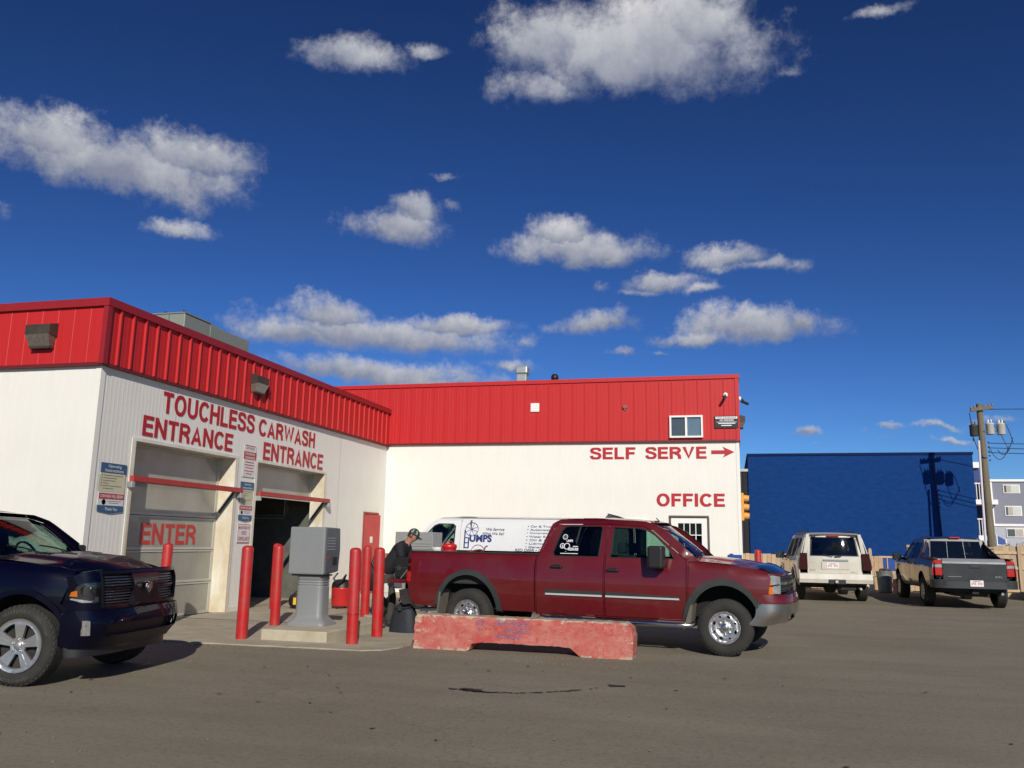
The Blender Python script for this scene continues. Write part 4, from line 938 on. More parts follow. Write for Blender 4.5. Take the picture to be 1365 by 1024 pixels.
q = MB(); q.tube([(.8, -.06, 0), (.8, -.06, 4.3)], .05, 8); q.build('downpipe', BLACK, t)

# apartment block beyond (measured at y = 58 and pushed out to 116)
def ap(x, z): return (x * 2.0, EYE + (z - EYE) * 2.0)
YP = 116.0
apt = thing('apartment_building', 'grey apartment block with white trim and a blue balcony bay', 'building', (30, YP, 0))
def apb(name, x0, x1, z0, z1, m, y0=0, y1=.3, parent=None):
    a = ap(x0, z0); c = ap(x1, z1); q = MB(); q.box(a[0] - 30, c[0] - 30, y0, y1, a[1], c[1]); return q.build(name, m, parent or apt)
AG = mat('apt_grey', (.21, .22, .27), .8, var=.05, scale=.4); AL = mat('apt_light_grey', (.40, .41, .45), .8, var=.04); AW = mat('apt_white', (.80, .78, .76), .7, var=.04); AB = mat('apt_blue', (.025, .05, .17), .7); AWIN = mat('apt_window_dark', (.07, .08, .08), .2, coat=.5); CUR = mat('curtain', (.42, .40, .34), .8, var=.15, scale=1.5, stretch=(8, 1, .3)); CUR2 = mat('blind_pale', (.55, .58, .52), .8, var=.06)
apb('wall', 15.30, 26, 3.12, 5.68, AG, 0, 12); apb('parapet', 15.25, 26.05, 5.68, 5.82, AW, -.2, 12.2); apb('string_course', 15.30, 26, 2.98, 3.12, AW, -.12, 1); apb('wall', 15.30, 26, .2, 2.98, AL, .02, 12)
apb('corner_board', 15.42, 15.62, 3.12, 5.68, AW, -.06, 0)
apb('balcony_wall', 13.2, 15.30, .2, 6.62, AB, 2.4, 12); apb('parapet', 12.9, 15.28, 6.62, 6.98, AW, 1.9, 12.2)
def apwin(x0, x1, z0, z1, a, c, sh=None):
    f = apb('window', x0, x1, z0, z1, AW, -.10, -.002); tx, tz = .05, .05
    xm = (x0 + x1) / 2
    apb('pane', x0 + tx, xm - .02, z0 + tz, z1 - tz, a, -.13, -.101, f); apb('pane', xm + .02, x1 - tx, z0 + tz, z1 - tz, c, -.13, -.101, f)
    if sh: apb('curtain', x0 + tx, x0 + .16, z0 + tz, z1 - tz, AWIN, -.14, -.1305, f)
    return f
for k in range(3):
    dx = k * 2.4
    apwin(16.22 + dx, 17.14 + dx, 4.97, 5.50, CUR, CUR2, True); apwin(16.22 + dx, 17.14 + dx, 3.60, 4.20, CUR, CUR2, True)
    apwin(16.20 + dx, 17.16 + dx, 2.32, 2.86, AWIN, CUR); apwin(16.10 + dx, 17.10 + dx, 1.0, 1.52, AWIN, CUR)
apb('stair_frame', 15.62, 16.16, 1.82, 1.88, AW, -.12, 0); apb('stair_frame', 15.62, 15.67, 1.88, 2.46, AW, -.12, 0); apb('stair_frame', 16.10, 16.16, 1.88, 2.2, AW, -.12, 0)
q = MB(); pts = [ap(15.67, 1.88), ap(16.10, 1.88), ap(16.10, 2.15), ap(15.67, 2.42)]; q.prism([(x - 30, z) for x, z in pts], 'y', -.08, -.01); q.build('stair_panel', mat('stair_blue', (.02, .07, .30), .6), apt)
apb('entry_porch', 15.35, 15.75, .9, 1.62, AW, -.8, 0)
for (zs, zt, x1) in ((4.27, 4.56, 15.76), (2.10, 2.40, 15.35)):
    s = apb('balcony_slab', 13.6, x1, zs, zt, AW, -1.0, 2.4)
    apb('balcony_rail', 13.6, 15.30, zt + .95, zt + 1.02, AW, -1.0, -.9, s)
    x = 13.65
    while x < 15.3:
        apb('baluster', x, x + .035, zt, zt + .95, AW, -.98, -.92, s); x += .16
    apb('balcony_door', 14.62, 15.10, zt, zt + .9, mat('balcony_glass', (.35, .38, .40), .3), 2.3, 2.39, s)
apb('balcony_post', 15.26, 15.36, 2.4, 5.68, AW, -.9, -.6)

# cedar fence, board by board
FY = 30.9
FW = [mat('cedar_%s' % n, c, .8, var=.16, scale=3, stretch=(6, 1, .6), dirt=(.20, .13, .07), dirt_amt=.35) for n, c in (('light', (.56, .41, .25)), ('mid', (.50, .35, .20)), ('grey', (.44, .35, .24)))]
fence = thing('wooden_fence', 'tan cedar board fence running in front of the blue building', 'fence', (.3, FY, gz(3, FY)))
_bme = []
for k in range(3):
    q = MB(); q.add([(0, 0, 0), (.133, 0, 0), (.133, .018, 0), (0, .018, 0), (0, 0, 1.0), (.133, 0, 1.0), (.133, .018, 1.0), (0, .018, 1.0)], [(0, 3, 2, 1), (4, 5, 6, 7), (0, 1, 5, 4), (1, 2, 6, 5), (2, 3, 7, 6), (3, 0, 4, 7)]); me = q.mesh('board'); me.materials.append(FW[k]); _bme.append(me)
rnd = random.Random(21)
def boards(x0, x1, top, y=0.0, skip=(), par=fence):
    x = x0
    while x < x1:
        if not any(a < x + .06 < b for a, b in skip):
            o = link_obj('board', rnd.choice(_bme), par); o.location = (x, y + rnd.uniform(-.006, .006), .02); o.scale = (1, 1, top + rnd.uniform(-.025, .02)); o.rotation_euler = (0, R(rnd.uniform(-.5, .5)), 0)
        x += .142
boards(-.4, 4.55, 1.10)
for a, c, z in ((-.4, 4.5, .18), (-.4, 4.5, .92), (4.9, 11, .12)):
    q = MB(); q.box(a, c, .02, .06, z, z + .09); q.build('rail', FW[0], fence)
q = MB(); q.box(4.68, 4.71, -.02, .02, .45, 1.08); q.build('panel_batten', FW[0], fence)
q = MB(); q.box(4.50, 4.94, .012, .03, .66, 1.06); q.build('blue_infill', MATS['panel_blue'], fence)
q = MB(); q.box(4.44, 5.3, -.01, .03, 1.06, 1.12); q.box(4.44, 5.3, -.01, .03, .54, .64); q.build('panel_frame', FW[0], fence)
boards(4.55, 5.3, .54); boards(4.98, 5.3, 1.08, .02)
boards(5.35, 11.5, 1.42, -.05)
for a in (.55, 2.15, 3.2, 5.32, 8.15):
    q = MB(); q.box(a, a + .09, -.03, .06, 0, 1.24 if a < 5 else 1.5); q.build('post', FW[2], fence)
q = MB(); q.box(5.3, 11.6, -.10, .02, 1.42, 1.47); q.box(5.3, 11.6, -.075, -.052, .62, .70); q.build('cap_rail', FW[2], fence)
# second fence section right, closer and taller
f2 = thing('wooden_fence', 'taller tan board fence section at the far right edge behind the black truck', 'fence', (7.6, 28.6, gz(8, 28.6)))
boards(0, 5.2, 1.52, 0, par=f2)
for z in (.2, .85, 1.3):
    q = MB(); q.box(0, 5.2, -.045, -.008, z, z + .08); q.build('rail', FW[0], f2)
for a in (.62, 3.0, 5.1):
    q = MB(); q.box(a, a + .09, -.08, -.01, 0, 1.60); q.build('post', FW[2], f2)
t = thing('broken_post', 'tall split timber post leaning at the fence beside the white vehicle', 'post', (4.42, FY - .35, gz(4.4, FY)))
q = MB(); q.prism([(-.05, 0), (.05, 0), (.055, 1.30), (.02, 1.38), (-.045, 1.34)], 'y', -.05, .05); q.build('post', FW[2], t); q = MB(); q.prism([(-.12, .30), (-.04, .25), (.14, .72), (.05, .80)], 'y', -.09, -.052); q.build('brace', FW[1], t)
t = thing('white_board', 'short pale board leaning against the foot of the broken post', 'board', (4.34, FY - .62, gz(4.4, FY)))
q = MB(); q.box(-.13, .13, -.02, .0, 0, .48); t.rotation_euler = (R(-8), 0, 0); q.build('plank', mat('pale_board', (.62, .57, .45), .8, var=.1), t)
t = thing('trash_can', 'dented galvanised trash can heaped with scraps by the fence', 'trash can', (4.72, 29.9, gz(4.7, 29.9)))
q = MB(); prof = [(.001, .02), (.19, .02), (.20, .0)]
for k in range(10): prof += [(.20 + .004 * k, .02 + k * .062), (.207 + .004 * k, .05 + k * .062)]
prof += [(.252, .64), (.255, .66), (.235, .66), (.20, .1), (.001, .1)]
q.lathe(prof, (0, 0, 0), 'z', 26); q.build('can', mat('can_grey', (.20, .23, .23), .5, metal=.4, var=.2, scale=6, dirt=(.12, .11, .09), dirt_amt=.6), t)
rnd = random.Random(4); q = MB()
for k in range(16):
    a = rnd.uniform(0, 6.3); r_ = rnd.uniform(0, .17); x, y = r_ * math.cos(a), r_ * math.sin(a); s = rnd.uniform(.04, .08); q.rbox(x - s, x + s, y - s, y + s, .55, .66 + rnd.uniform(0, .10), .015, 1)
o = q.build('scraps', mat('scrap_dark', (.08, .05, .035), .9, var=.5, scale=14), t); o['kind'] = 'stuff'
for s in (-1, 1):
    q = MB(); q.tube([(s * .245, -.06, .5), (s * .29, -.05, .48), (s * .29, .05, .48), (s * .245, .06, .5)], .008, 6); q.build('handle', STEEL, t)
t = thing('paper_sack', 'slumped pink and cream paper sack against the trash can', 'sack', (5.02, 29.55, gz(5, 29.5)))
q = MB(); q.grid(lambda u, v: ((.15 - .03 * v + .014 * math.sin(9 * v + 5 * u)) * math.cos(2 * math.pi * u) + .012 * math.sin(u * 31), (.11 - .03 * v) * math.sin(2 * math.pi * u), .44 * v + .015 * math.sin(u * 19)), 22, 8); q.add([(.1, 0, .42), (0, .08, .43), (-.1, 0, .41), (0, -.08, .42), (0, 0, .47)], [(0, 1, 4), (1, 2, 4), (2, 3, 4), (3, 0, 4)])
q.build('sack', mat('sack_paper', (.55, .36, .28), .8, var=.3, scale=7, dirt=(.45, .08, .07), dirt_amt=.8, dirt_scale=5), t)
t = thing('shadow_cuboid', 'low dark maroon bin standing in for a shadow at the right edge', 'bin', (8.75, 27.6, gz(8.7, 27.6)))  # dark box set here in place of a shadow
q = MB(); q.rbox(-.45, .45, -.3, .3, .05, .52, .03); q.build('cuboid_body', mat('maroon_dark', (.035, .008, .010), .6), t); q = MB(); q.rbox(-.48, .48, -.33, .33, .52, .57, .015); q.build('lid', MATS['maroon_dark'], t)

# dry shrub behind the right fence
t = thing('shrub', 'dry twiggy shrub poking over the right-hand fence', 'shrub', (9.0, 31.8, gz(9, 31)))
rnd = random.Random(8); q = MB(); lf = MB()
for k in range(46):
    a = rnd.uniform(0, 6.28); p = Vector((rnd.uniform(-.5, .5), rnd.uniform(-.3, .3), .4)); d = Vector((math.cos(a) * .35, math.sin(a) * .35, 1)).normalized(); path = [p]
    for j in range(4): d = (d + Vector((rnd.uniform(-.25, .25), rnd.uniform(-.25, .25), rnd.uniform(-.05, .1)))).normalized(); path.append(path[-1] + d * .3)
    q.tube(path, [.012, .009, .007, .005, .003], 4)
    for j in range(26):
        c = path[rnd.randrange(2, 5)] + Vector([rnd.uniform(-.09, .09) for _ in range(3)]); e = [Vector([rnd.uniform(-.03, .03) for _ in range(3)]) for _ in range(3)]; lf.add([c + x for x in e], [(0, 1, 2)])
q.build('twigs', mat('twig', (.16, .12, .08), .9), t); o = lf.build('leaves', mat('dry_leaf', (.22, .20, .10), .8, var=.4, scale=9), t); o['kind'] = 'stuff'

# ---- utility pole with transformers, conduit and wires
PX, PY = 8.88, 33.6
WOODP = mat('pole_wood', (.17, .145, .095), .9, var=.3, scale=3, stretch=(10, 10, .5), bump=.5, bscale=14)
pole = thing('utility_pole', 'weathered timber utility pole with three transformer cans and a white conduit', 'utility pole', (PX, PY, gz(PX, PY)))
q = MB(); q.tube([(.02, 0, 0), (.0, 0, 3.2), (-.02, 0, 6.55)], [.140, .122, .100], 16); q.build('shaft', WOODP, pole)
TC = mat('transformer_paint', (.50, .50, .46), .5, var=.1, dirt=(.3, .27, .22), dirt_amt=.4); TD = mat('switch_dark', (.06, .06, .055), .5)
for (x, y, z, m) in ((.26, -.05, 5.42, TC), (.60, -.10, 5.40, TC), (-.25, .05, 5.38, TD)):
    q = MB(); q.lathe([(.001, 0), (.125, 0), (.14, .02), (.14, .36), (.15, .37), (.14, .40), (.06, .44), (.001, .45)], (x, y, z), 'z', 16); o = q.build('transformer', m, pole)
    for s in (-.05, .05):
        q = MB(); q.lathe([(.03, .42), (.035, .45), (.02, .47), (.032, .49), (.018, .51), (.028, .53), (.001, .55)], (x + s, y, z), 'z', 8); q.build('bushing', VINYL if m is TC else TD, o)
    q = MB(); q.box(min(x, 0), max(x, 0), y - .02, y + .04, z + .12, z + .16); q.build('hanger', TD, o)
q = MB(); q.prism([(-.36, 6.25), (.36, 6.34), (.36, 6.46), (-.36, 6.37)], 'y', -.20, -.10); q.build('crossarm', WOODP, pole)
for x in (-.34, -.22, -.08, .12, .26, .36):
    q = MB(); z = 6.40 + (x * .12); q.lathe([(.012, -.03), (.03, 0), (.04, .03), (.02, .05), (.03, .07), (.001, .10)], (x, -.15, z), 'z', 8); q.build('insulator', mat('insulator_brown', (.16, .07, .05), .3), pole)
q = MB(); q.tube([(-.22, -.12, 1.0), (-.19, -.12, 3.4), (-.16, -.11, 5.2)], .042, 10); q.build('conduit', mat('conduit_white', (.62, .60, .66), .4, var=.04), pole)
WIRE = mat('wire_black', (.015, .015, .018), .6)
def wire(a, c, sag, r=.012, n=10, par=pole, name='wire'):
    a, c = Vector(a), Vector(c); q = MB(); q.tube([a + (c - a) * (i / n) + Vector((0, 0, -sag * 4 * (i / n) * (1 - i / n))) for i in range(n + 1)], r, 5); q.build(name, WIRE, par)
wire((-.40, -.16, 6.2), (-.30, 0, 5.2), -.1, .016); wire((-.30, -.05, 5.3), (.05, -.16, 4.6), .25, .014); wire((.6, -.1, 5.9), (.95, -.1, 5.1), -.25, .014); wire((.95, -.1, 5.3), (.4, -.2, 4.85), .35, .014); wire((.26, -.1, 5.9), (.75, -.25, 4.8), -.15, .012)
wire((.2, 0, 4.95), (.8, -.1, 5.0), .45, .012)
for (z0, z1) in ((5.12, 5.6), (4.95, 5.35), (4.78, 5.15), (6.35, 7.2)):
    wire((.15, 0, z0), (22, -6, z1), .55, .013, 16)
for k in range(5):
    q = MB(); q.lathe([(.02, -.03), (.035, 0), (.02, .03)], (.17, -.05, 4.5 + k * .16), 'z', 8); q.build('spool', TD, pole)
# ================================================================== vehicles
TYRE = mat('tyre_rubber', (.022, .021, .019), .8, var=.2, scale=8, bump=.3, bscale=70, dirt=(.055, .050, .042), dirt_amt=.5, dirt_scale=3)
CHROME = mat('chrome', (.62, .62, .62), .16, metal=1.0, var=.06, dirt=(.30, .28, .25), dirt_amt=.5, dirt_scale=5)
ALLOY = mat('alloy', (.66, .66, .65), .26, metal=.85, var=.08, dirt=(.25, .23, .2), dirt_amt=.5, dirt_scale=6)
WELL = mat('wheel_well', (.010, .010, .010), .9); UNDER = mat('underbody', (.018, .017, .016), .8, dirt=(.08, .07, .06), dirt_amt=.5)
TRIMG = mat('trim_dark_grey', (.030, .036, .034), .65, var=.1, dirt=(.075, .075, .068), dirt_amt=.35, spec=.3)
SEAT = mat('seat_cloth', (.035, .037, .042), .9); DASH = mat('dash', (.03, .03, .032), .7); LINER = mat('bed_liner', (.03, .03, .03), .8)
G_CLEAR = glass_mat('glass_green', (.42, .62, .52), 1.0); G_DARK = glass_mat('glass_privacy', (.045, .055, .055), 1.0); G_WS = glass_mat('glass_windscreen', (.50, .62, .58), 1.0); G_REAR = glass_mat('glass_rear', (.10, .11, .12), 1.0)
LREDL = mat('tail_lens', (.42, .012, .010), .12, coat=.8, var=.15, scale=14); LAMB = mat('amber_lens', (.65, .17, .01), .15, coat=.8, var=.12, scale=14); LCLR = mat('lamp_clear', (.42, .44, .46), .12, metal=.5, coat=.9, var=.35, scale=22); LDRK = mat('lamp_smoked', (.03, .032, .035), .12, coat=1.0, var=.4, scale=12)
LRD = mat('tail_lens_dark', (.035, .004, .004), .2, coat=.3, spec=.2, var=.3, scale=10)
PLATE = mat('plate_white', (.72, .70, .68), .5, var=.04)
def paint(name, c, dirtc=None, amt=.0, rough=.32, metal=.0, coat=1.0, ds=1.6, spec=.5): return mat(name, c, rough, metal=metal, var=.04, scale=1.5, coat=coat, spec=spec, dirt=dirtc, dirt_amt=amt, dirt_scale=ds, coatr=.04)

class Vehicle:
    """local frame: x forward from the rear axle, y to the left, z up"""
    def __init__(s, name, label, cat, loc, rotz, tab, taper, round_top, paint_, R_=.40, scale=1.0, group=None):
        s.root = thing(name, label, cat, loc, rotz, group); s.tab = tab; s.taper = taper; s.top = round_top; s.paint = paint_; s.R = R_
        s.root.scale = (scale,) * 3
    def W(s, x, z):
        y = interp(z, s.tab)
        for (x0, x1, amt, pw) in s.taper:
            t = (x - x0) / (x1 - x0)
            if t > 0: y -= amt * min(t, 1.3) ** pw
        if s.top:
            tz, r = s.top(x)
            if tz is not None:
                d = min(1.0, (z - (tz - r)) / r)
                if d > 0: y -= r * (1 - math.sqrt(max(0, 1 - d * d)))
        return y
    def side(s, name, outer, holes=(), m=None, off=0.0, thick=.02, sides=(-1, 1), parent=None, res=.09, label=None):
        r = []
        for sg in sides:
            r.append(panel(name, outer, list(holes), lambda x, z: (x, sg * (s.W(x, z) + off), z), (0, -sg, 0), m or s.paint, parent or s.root, res, thick, label=label))
        return r
    def fascia(s, name, outer, xc, depth, half, n=3.2, holes=(), m=None, off=0.0, thick=.02, d=1, res=.07, parent=None, prof=None, dirn=1, label=None):
        """outline in (a, z), a in -1..1 around the plan curve of the nose (dirn 1) or tail (dirn -1)"""
        def f(a, z):
            t = a * math.pi / 2; w = half(z) if callable(half) else half; w = w + off; dp = depth + off
            y = w * (1 if t > 0 else -1) * abs(math.sin(t)) ** (2 / n); x = xc + dirn * (dp * abs(math.cos(t)) ** (2 / n) + (prof(z) if prof else 0) * (1 if True else 0))
            return (x, y, z)
        return panel(name, outer, list(holes), f, (-dirn, 0, 0), m or s.paint, parent or s.root, res, thick, label=label), f
    def top_panel(s, name, x0, x1, ztop, inset, crown=.03, m=None, nx=14, ny=12, bulge=None, front=None, parent=None, ext=0):
        """hood or roof between x0 and x1; side edge follows the body at its top line"""
        def f(u, v):
            x = x0 + (x1 - x0) * u; e = s.W(x, ztop(x)) - inset; y = e * (2 * v - 1)
            if front: x = x + front(2 * v - 1) * u
            z = ztop(x if not front else x0 + (x1 - x0) * u) + crown * (1 - (2 * v - 1) ** 2) + (bulge(x, y) if bulge else 0)
            return (x, y, z)
        q = MB(); q.grid(f, nx, ny); o = q.build(name, m or s.paint, parent or s.root); return o
    def loft(s, name, lo, hi, m, nu=12, nv=6, bow=0.03, parent=None, pillow=.0):
        """glass between a lower line (x, half, z, bow) and an upper one"""
        def f(u, v):
            t = 2 * u - 1; x = lo[0] + (hi[0] - lo[0]) * v; w = lo[1] + (hi[1] - lo[1]) * v; z = lo[2] + (hi[2] - lo[2]) * v; b = lo[3] + (hi[3] - lo[3]) * v
            return (x - b * t * t, w * t, z + pillow * math.sin(v * math.pi))
        q = MB(); q.grid(f, nu, nv); return q.build(name, m, parent or s.root)
    def well(s, xc, r, zb, y0=.55, y1=None, rim=.0):
        for sg in (-1, 1):
            q = MB(); n = 14; pts = [(xc - r, zb)] + arc(xc, s.R + .02, r + .012, 180, 0, n, (r + .012) * 1.14) + [(xc + r, zb)]
            yo = [s.W(x, z) - .012 for x, z in pts]
            vs = [(x, sg * yy, z) for (x, z), yy in zip(pts, yo)] + [(x, sg * y0, z) for x, z in pts]; k = len(pts)
            q.add(vs, [(i, i + 1, k + i + 1, k + i) for i in range(k - 1)], True); q.add([(x, sg * y0, z) for x, z in pts], [tuple(range(k))]); q.build('wheel_well', WELL, s.root)
    def box(s, name, x0, x1, y0, y1, z0, z1, m, r=0.01, parent=None, mirror=False):
        for sg in ((-1, 1) if mirror else (1,)):
            q = MB(); a, b = sorted((sg * y0, sg * y1)); q.rbox(x0, x1, a, b, z0, z1, r) if r else q.box(x0, x1, a, b, z0, z1); o = q.build(name, m, parent or s.root)
        return o
    def wheels(s, wb, track, kind, R_=None, w=.25):
        R_ = R_ or s.R; tm, rm = wheel_meshes(kind, R_, w)
        for x in (0, wb):
            for sg in (-1, 1):
                e = bpy.data.objects.new('wheel', None); COL.objects.link(e); e.parent = s.root; e.location = (x, sg * track, R_ - .006); e.rotation_euler = (0, 0, 0 if sg < 0 else math.pi)
                spin = random.uniform(0, 6.28) if kind != 'ram' else 0.35
                for nm, me in (('tyre', tm), ('rim', rm[0]), ('hub', rm[1])) + ((('lettering', rm[2]),) if rm[2] else ()):
                    o = link_obj(nm, me, e); o.rotation_euler = (0, spin, 0)
                    if nm == 'lettering': o['kind'] = 'stuff'
_wm = {}
def wheel_meshes(kind, R_, w):
    """axis along y, outer face towards -y; the origin is at the body-side plane of the tyre"""
    if kind in _wm: return _wm[kind]
    rr = {'silverado': .225, 'ram': .272, 'plain': .22, 'van': .21}[kind]
    q = MB(); b = R_ - rr
    prof = [(rr - .004, .035), (rr, .018), (rr + b * .12, .004), (rr + b * .35, -.008), (rr + b * .62, -.006), (rr + b * .82, .008), (R_ - .018, .026), (R_ - .004, .045)]
    n = 6
    for i in range(n):
        y = .045 + (w - .09) * i / n; e = .045 + (w - .09) * (i + 1) / n
        prof += [(R_, y + .004), (R_, e - .010), (R_ - .011, e - .008), (R_ - .011, e - .001)]
    prof += [(R_ - .004, w - .045), (R_ - .018, w - .026), (rr + b * .5, w + .006), (rr, w - .02), (rr - .01, w - .05)]
    q.lathe(prof, (0, 0, 0), 'y', 60)
    # shoulder lugs
    for k in range(44):
        a = 2 * math.pi * k / 44; c, s_ = math.cos(a), math.sin(a); t = .018
        for (r0, r1, y0, y1) in ((R_ - .035, R_ - .003, .016, .04),):
            P = []
            for rd in (r0, r1):
                for yy in ((y0 + (.010 if rd == r1 else -.006)), y1 + .02):
                    for tt in (-t, t): P.append((rd * c - tt * s_, yy, rd * s_ + tt * c))
            q.add(P, [(0, 1, 3, 2), (4, 6, 7, 5), (0, 4, 5, 1), (2, 3, 7, 6), (0, 2, 6, 4), (1, 5, 7, 3)])
    tyre = q.mesh('tyre'); tyre.materials.append(TYRE)
    circ = lambda r, n=40, ph=0: [(r * math.cos(2 * math.pi * k / n + ph), r * math.sin(2 * math.pi * k / n + ph)) for k in range(n)]
    def polhole(a, r0, r1, h0, h1, n=5):
        P = [(r1 * math.cos(a + h1 * (2 * i / n - 1)), r1 * math.sin(a + h1 * (2 * i / n - 1))) for i in range(n + 1)]
        P += [(r0 * math.cos(a - h0 * (2 * i / n - 1)), r0 * math.sin(a - h0 * (2 * i / n - 1))) for i in range(n + 1)]; return P
    if kind == 'silverado':
        holes = []
        for k in range(8):
            a = 2 * math.pi * k / 8; ca, sa = math.cos(a), math.sin(a)
            ew, eh = (.030, .019) if k % 2 == 0 else (.017, .016)
            holes.append([((.158 + eh * math.sin(t)) * ca - ew * math.cos(t) * sa, (.158 + eh * math.sin(t)) * sa + ew * math.cos(t) * ca) for t in [2 * math.pi * i / 12 for i in range(12)]])
        dp = [(0, .012), (.06, .012), (.068, .040), (.10, .046), (.125, .028), (.175, .028), (.19, .055), (.205, .020), (.218, .004), (.225, .0)]; m = ALLOY
    elif kind == 'ram':
        holes = [polhole(2 * math.pi * k / 5, .085, .225, .20, .34) for k in range(5)]
        dp = [(0, .030), (.05, .030), (.07, .022), (.12, .020), (.18, .014), (.235, .010), (.25, .022), (.262, .006), (.272, .002)]; m = ALLOY
    else:
        holes = [polhole(2 * math.pi * k / 7, .09, .17, .16, .26) for k in range(7)]
        dp = [(0, .03), (.05, .03), (.07, .022), (.17, .022), (.19, .05), (.205, .01), (rr, .002)]; m = ALLOY if kind == 'plain' else STEEL
    o = panel('rim', circ(rr, 48), holes, lambda x, z: (x, interp(math.hypot(x, z), dp), z), (0, 1, 0), m, None, res=.022, thick=.03)
    rim = o.data; bpy.data.objects.remove(o)
    bm = bmesh.new(); bm.from_mesh(rim)
    q = MB(); q.lathe([(rr - .004, .03), (rr - .02, .10), (rr - .02, w - .03)], (0, 0, 0), 'y', 40); q.lathe([(.001, .085), (rr - .02, .095)], (0, 0, 0), 'y', 30)
    q2 = MB()
    if kind == 'silverado':
        q2.lathe([(.001, -.012), (.035, -.012), (.05, -.006), (.056, .014)], (0, 0, 0), 'y', 24)
        for k in range(8):
            a = 2 * math.pi * (k + .5) / 8; q2.lathe([(.001, .0), (.011, .002), (.013, .04)], (.09 * math.cos(a), .012, .09 * math.sin(a)), 'y', 8)
    elif kind == 'ram':
        q2.lathe([(.001, .004), (.03, .006), (.042, .012), (.046, .034)], (0, 0, 0), 'y', 24)
        for k in range(5):
            a = 2 * math.pi * (k + .5) / 5; q2.lathe([(.001, .0), (.010, .002), (.012, .03)], (.062 * math.cos(a), .008, .062 * math.sin(a)), 'y', 8)
            a = 2 * math.pi * (k + .5) / 5                                   # groove down each wide spoke
            q2.tube([(.10 * math.cos(a), .024, .10 * math.sin(a)), (.22 * math.cos(a), .014, .22 * math.sin(a))], .004, 6)
    else: q2.lathe([(.001, .012), (.04, .014), (.05, .03)], (0, 0, 0), 'y', 20)
    hub = q2.mesh('hub'); hub.materials.append(CHROME if kind == 'silverado' else ALLOY)
    q3 = MB(); bar_ = q; me2 = q.mesh('barrel')
    # join the dark barrel behind the spokes into the rim with its own material slot
    rim.materials.append(UNDER); bmesh_ = bmesh.new(); bmesh_.from_mesh(rim); nf = len(bmesh_.faces); bmesh_.from_mesh(me2)
    bmesh_.faces.ensure_lookup_table()
    for f in bmesh_.faces[nf:]: f.material_index = 1
    bmesh_.to_mesh(rim); bmesh_.free(); bm.free()
    let = None
    if kind == 'ram':
        q = MB(); rnd = random.Random(3)
        for a0 in (40, 220):
            k = 0; a = R(a0)
            while a < R(a0 + 100):
                wd = rnd.uniform(.010, .018); r0, r1 = rr + b * .42, rr + b * .66
                c0, s0, c1, s1 = math.cos(a), math.sin(a), math.cos(a + wd / .34), math.sin(a + wd / .34)
                for (ra, rb) in ((r0, r0 + .006), (r1 - .006, r1)): q.add([(ra * c0, -.0105, ra * s0), (rb * c0, -.0105, rb * s0), (rb * c1, -.0105, rb * s1), (ra * c1, -.0105, ra * s1)], [(0, 1, 2, 3)])
                cm, sm_ = math.cos(a + .006 / .34), math.sin(a + .006 / .34); q.add([(r0 * c0, -.0105, r0 * s0), (r1 * c0, -.0105, r1 * s0), (r1 * cm, -.0105, r1 * sm_), (r0 * cm, -.0105, r0 * sm_)], [(0, 1, 2, 3)])
                a += (wd + .014) / .34
        let = q.mesh('lettering'); let.materials.append(mat('tyre_lettering', (.10, .10, .09), .8, var=.5, scale=20))
    _wm[kind] = (tyre, (rim, hub, let)); return _wm[kind]

def seats(v, xs, w=.5, zt=1.30, zb=.62, h=.55, m=None):
    for x in xs:
        for sg in (-1, 1):
            q = MB(); y = sg * .38
            q.rbox(x - .10, x + .42, y - w / 2 + .03, y + w / 2 - .03, zb, zb + .16, .05, 3); q.prism([(x - .22, zt), (x - .08, zt), (x + .10, zb + .1), (x - .06, zb + .1)], 'y', y - w / 2 + .03, y + w / 2 - .03); q.rbox(x - .25, x - .12, y - .12, y + .12, zt + .03, zt + .20, .035, 3)
            q.build('seat', m or SEAT, v.root)
def steering(v, x, z, y=.38):
    q = MB(); n = 22; c = Vector((x, y, z)); a = Vector((0, 1, 0)); b_ = Vector((-.42, 0, .9)).normalized(); q.tube([c + (a * math.cos(t) + b_ * math.sin(t)) * .19 for t in [2 * math.pi * i / n for i in range(n + 1)]], .014, 6, caps=False)
    q.tube([c + a * -.18, c + a * .18], .02, 6); q.tube([c, c + Vector((.35, 0, -.25))], .035, 8); q.build('steering_wheel', BLACK, v.root)
def mirror_arm(v, x, z, s=1.0, m=BLACK, tow=False, sides=(-1, 1), glassdir=-1):
    for sg in sides:
        y0 = v.W(x, z - .05); q = MB(); hh = .30 * s if tow else .20 * s; w = .20 * s if tow else .24 * s
        q.tube([(x, sg * (y0 - .02), z - .05), (x - .03, sg * (y0 + .10), z - .04)], .035, 8)
        a, b = sorted((sg * (y0 + .06), sg * (y0 + .06 + w))); q.rbox(x - (.21 if tow else .13), x + .02, a, b, z - .10, z - .10 + hh, .035, 3); o = q.build('mirror', m, v.root)
        q = MB(); q.rbox(x - (.214 if tow else .134), x - (.210 if tow else .130), a + .02, b - .02, z - .08, z - .12 + hh, .001, 1); q.build('mirror_glass', LDRK, o)
def handle(v, x, z, m, sides=(-1, 1), w=.22, h=.085, bezel=True):
    for sg in sides:
        y = v.W(x, z); q = MB(); 
        if bezel:
            P = [(x + w / 2 * math.cos(t), sg * (v.W(x, z) + .004), z + h / 2 * math.sin(t)) for t in [2 * math.pi * i / 18 for i in range(18)]]; q.add(P, [tuple(range(18))])
        a, b = sorted((sg * (y + .004), sg * (y + .034))); q.rbox(x - w * .42, x + w * .42, a, b, z - h * .18, z + h * .26, .012, 2); q.build('door_handle', m, v.root)
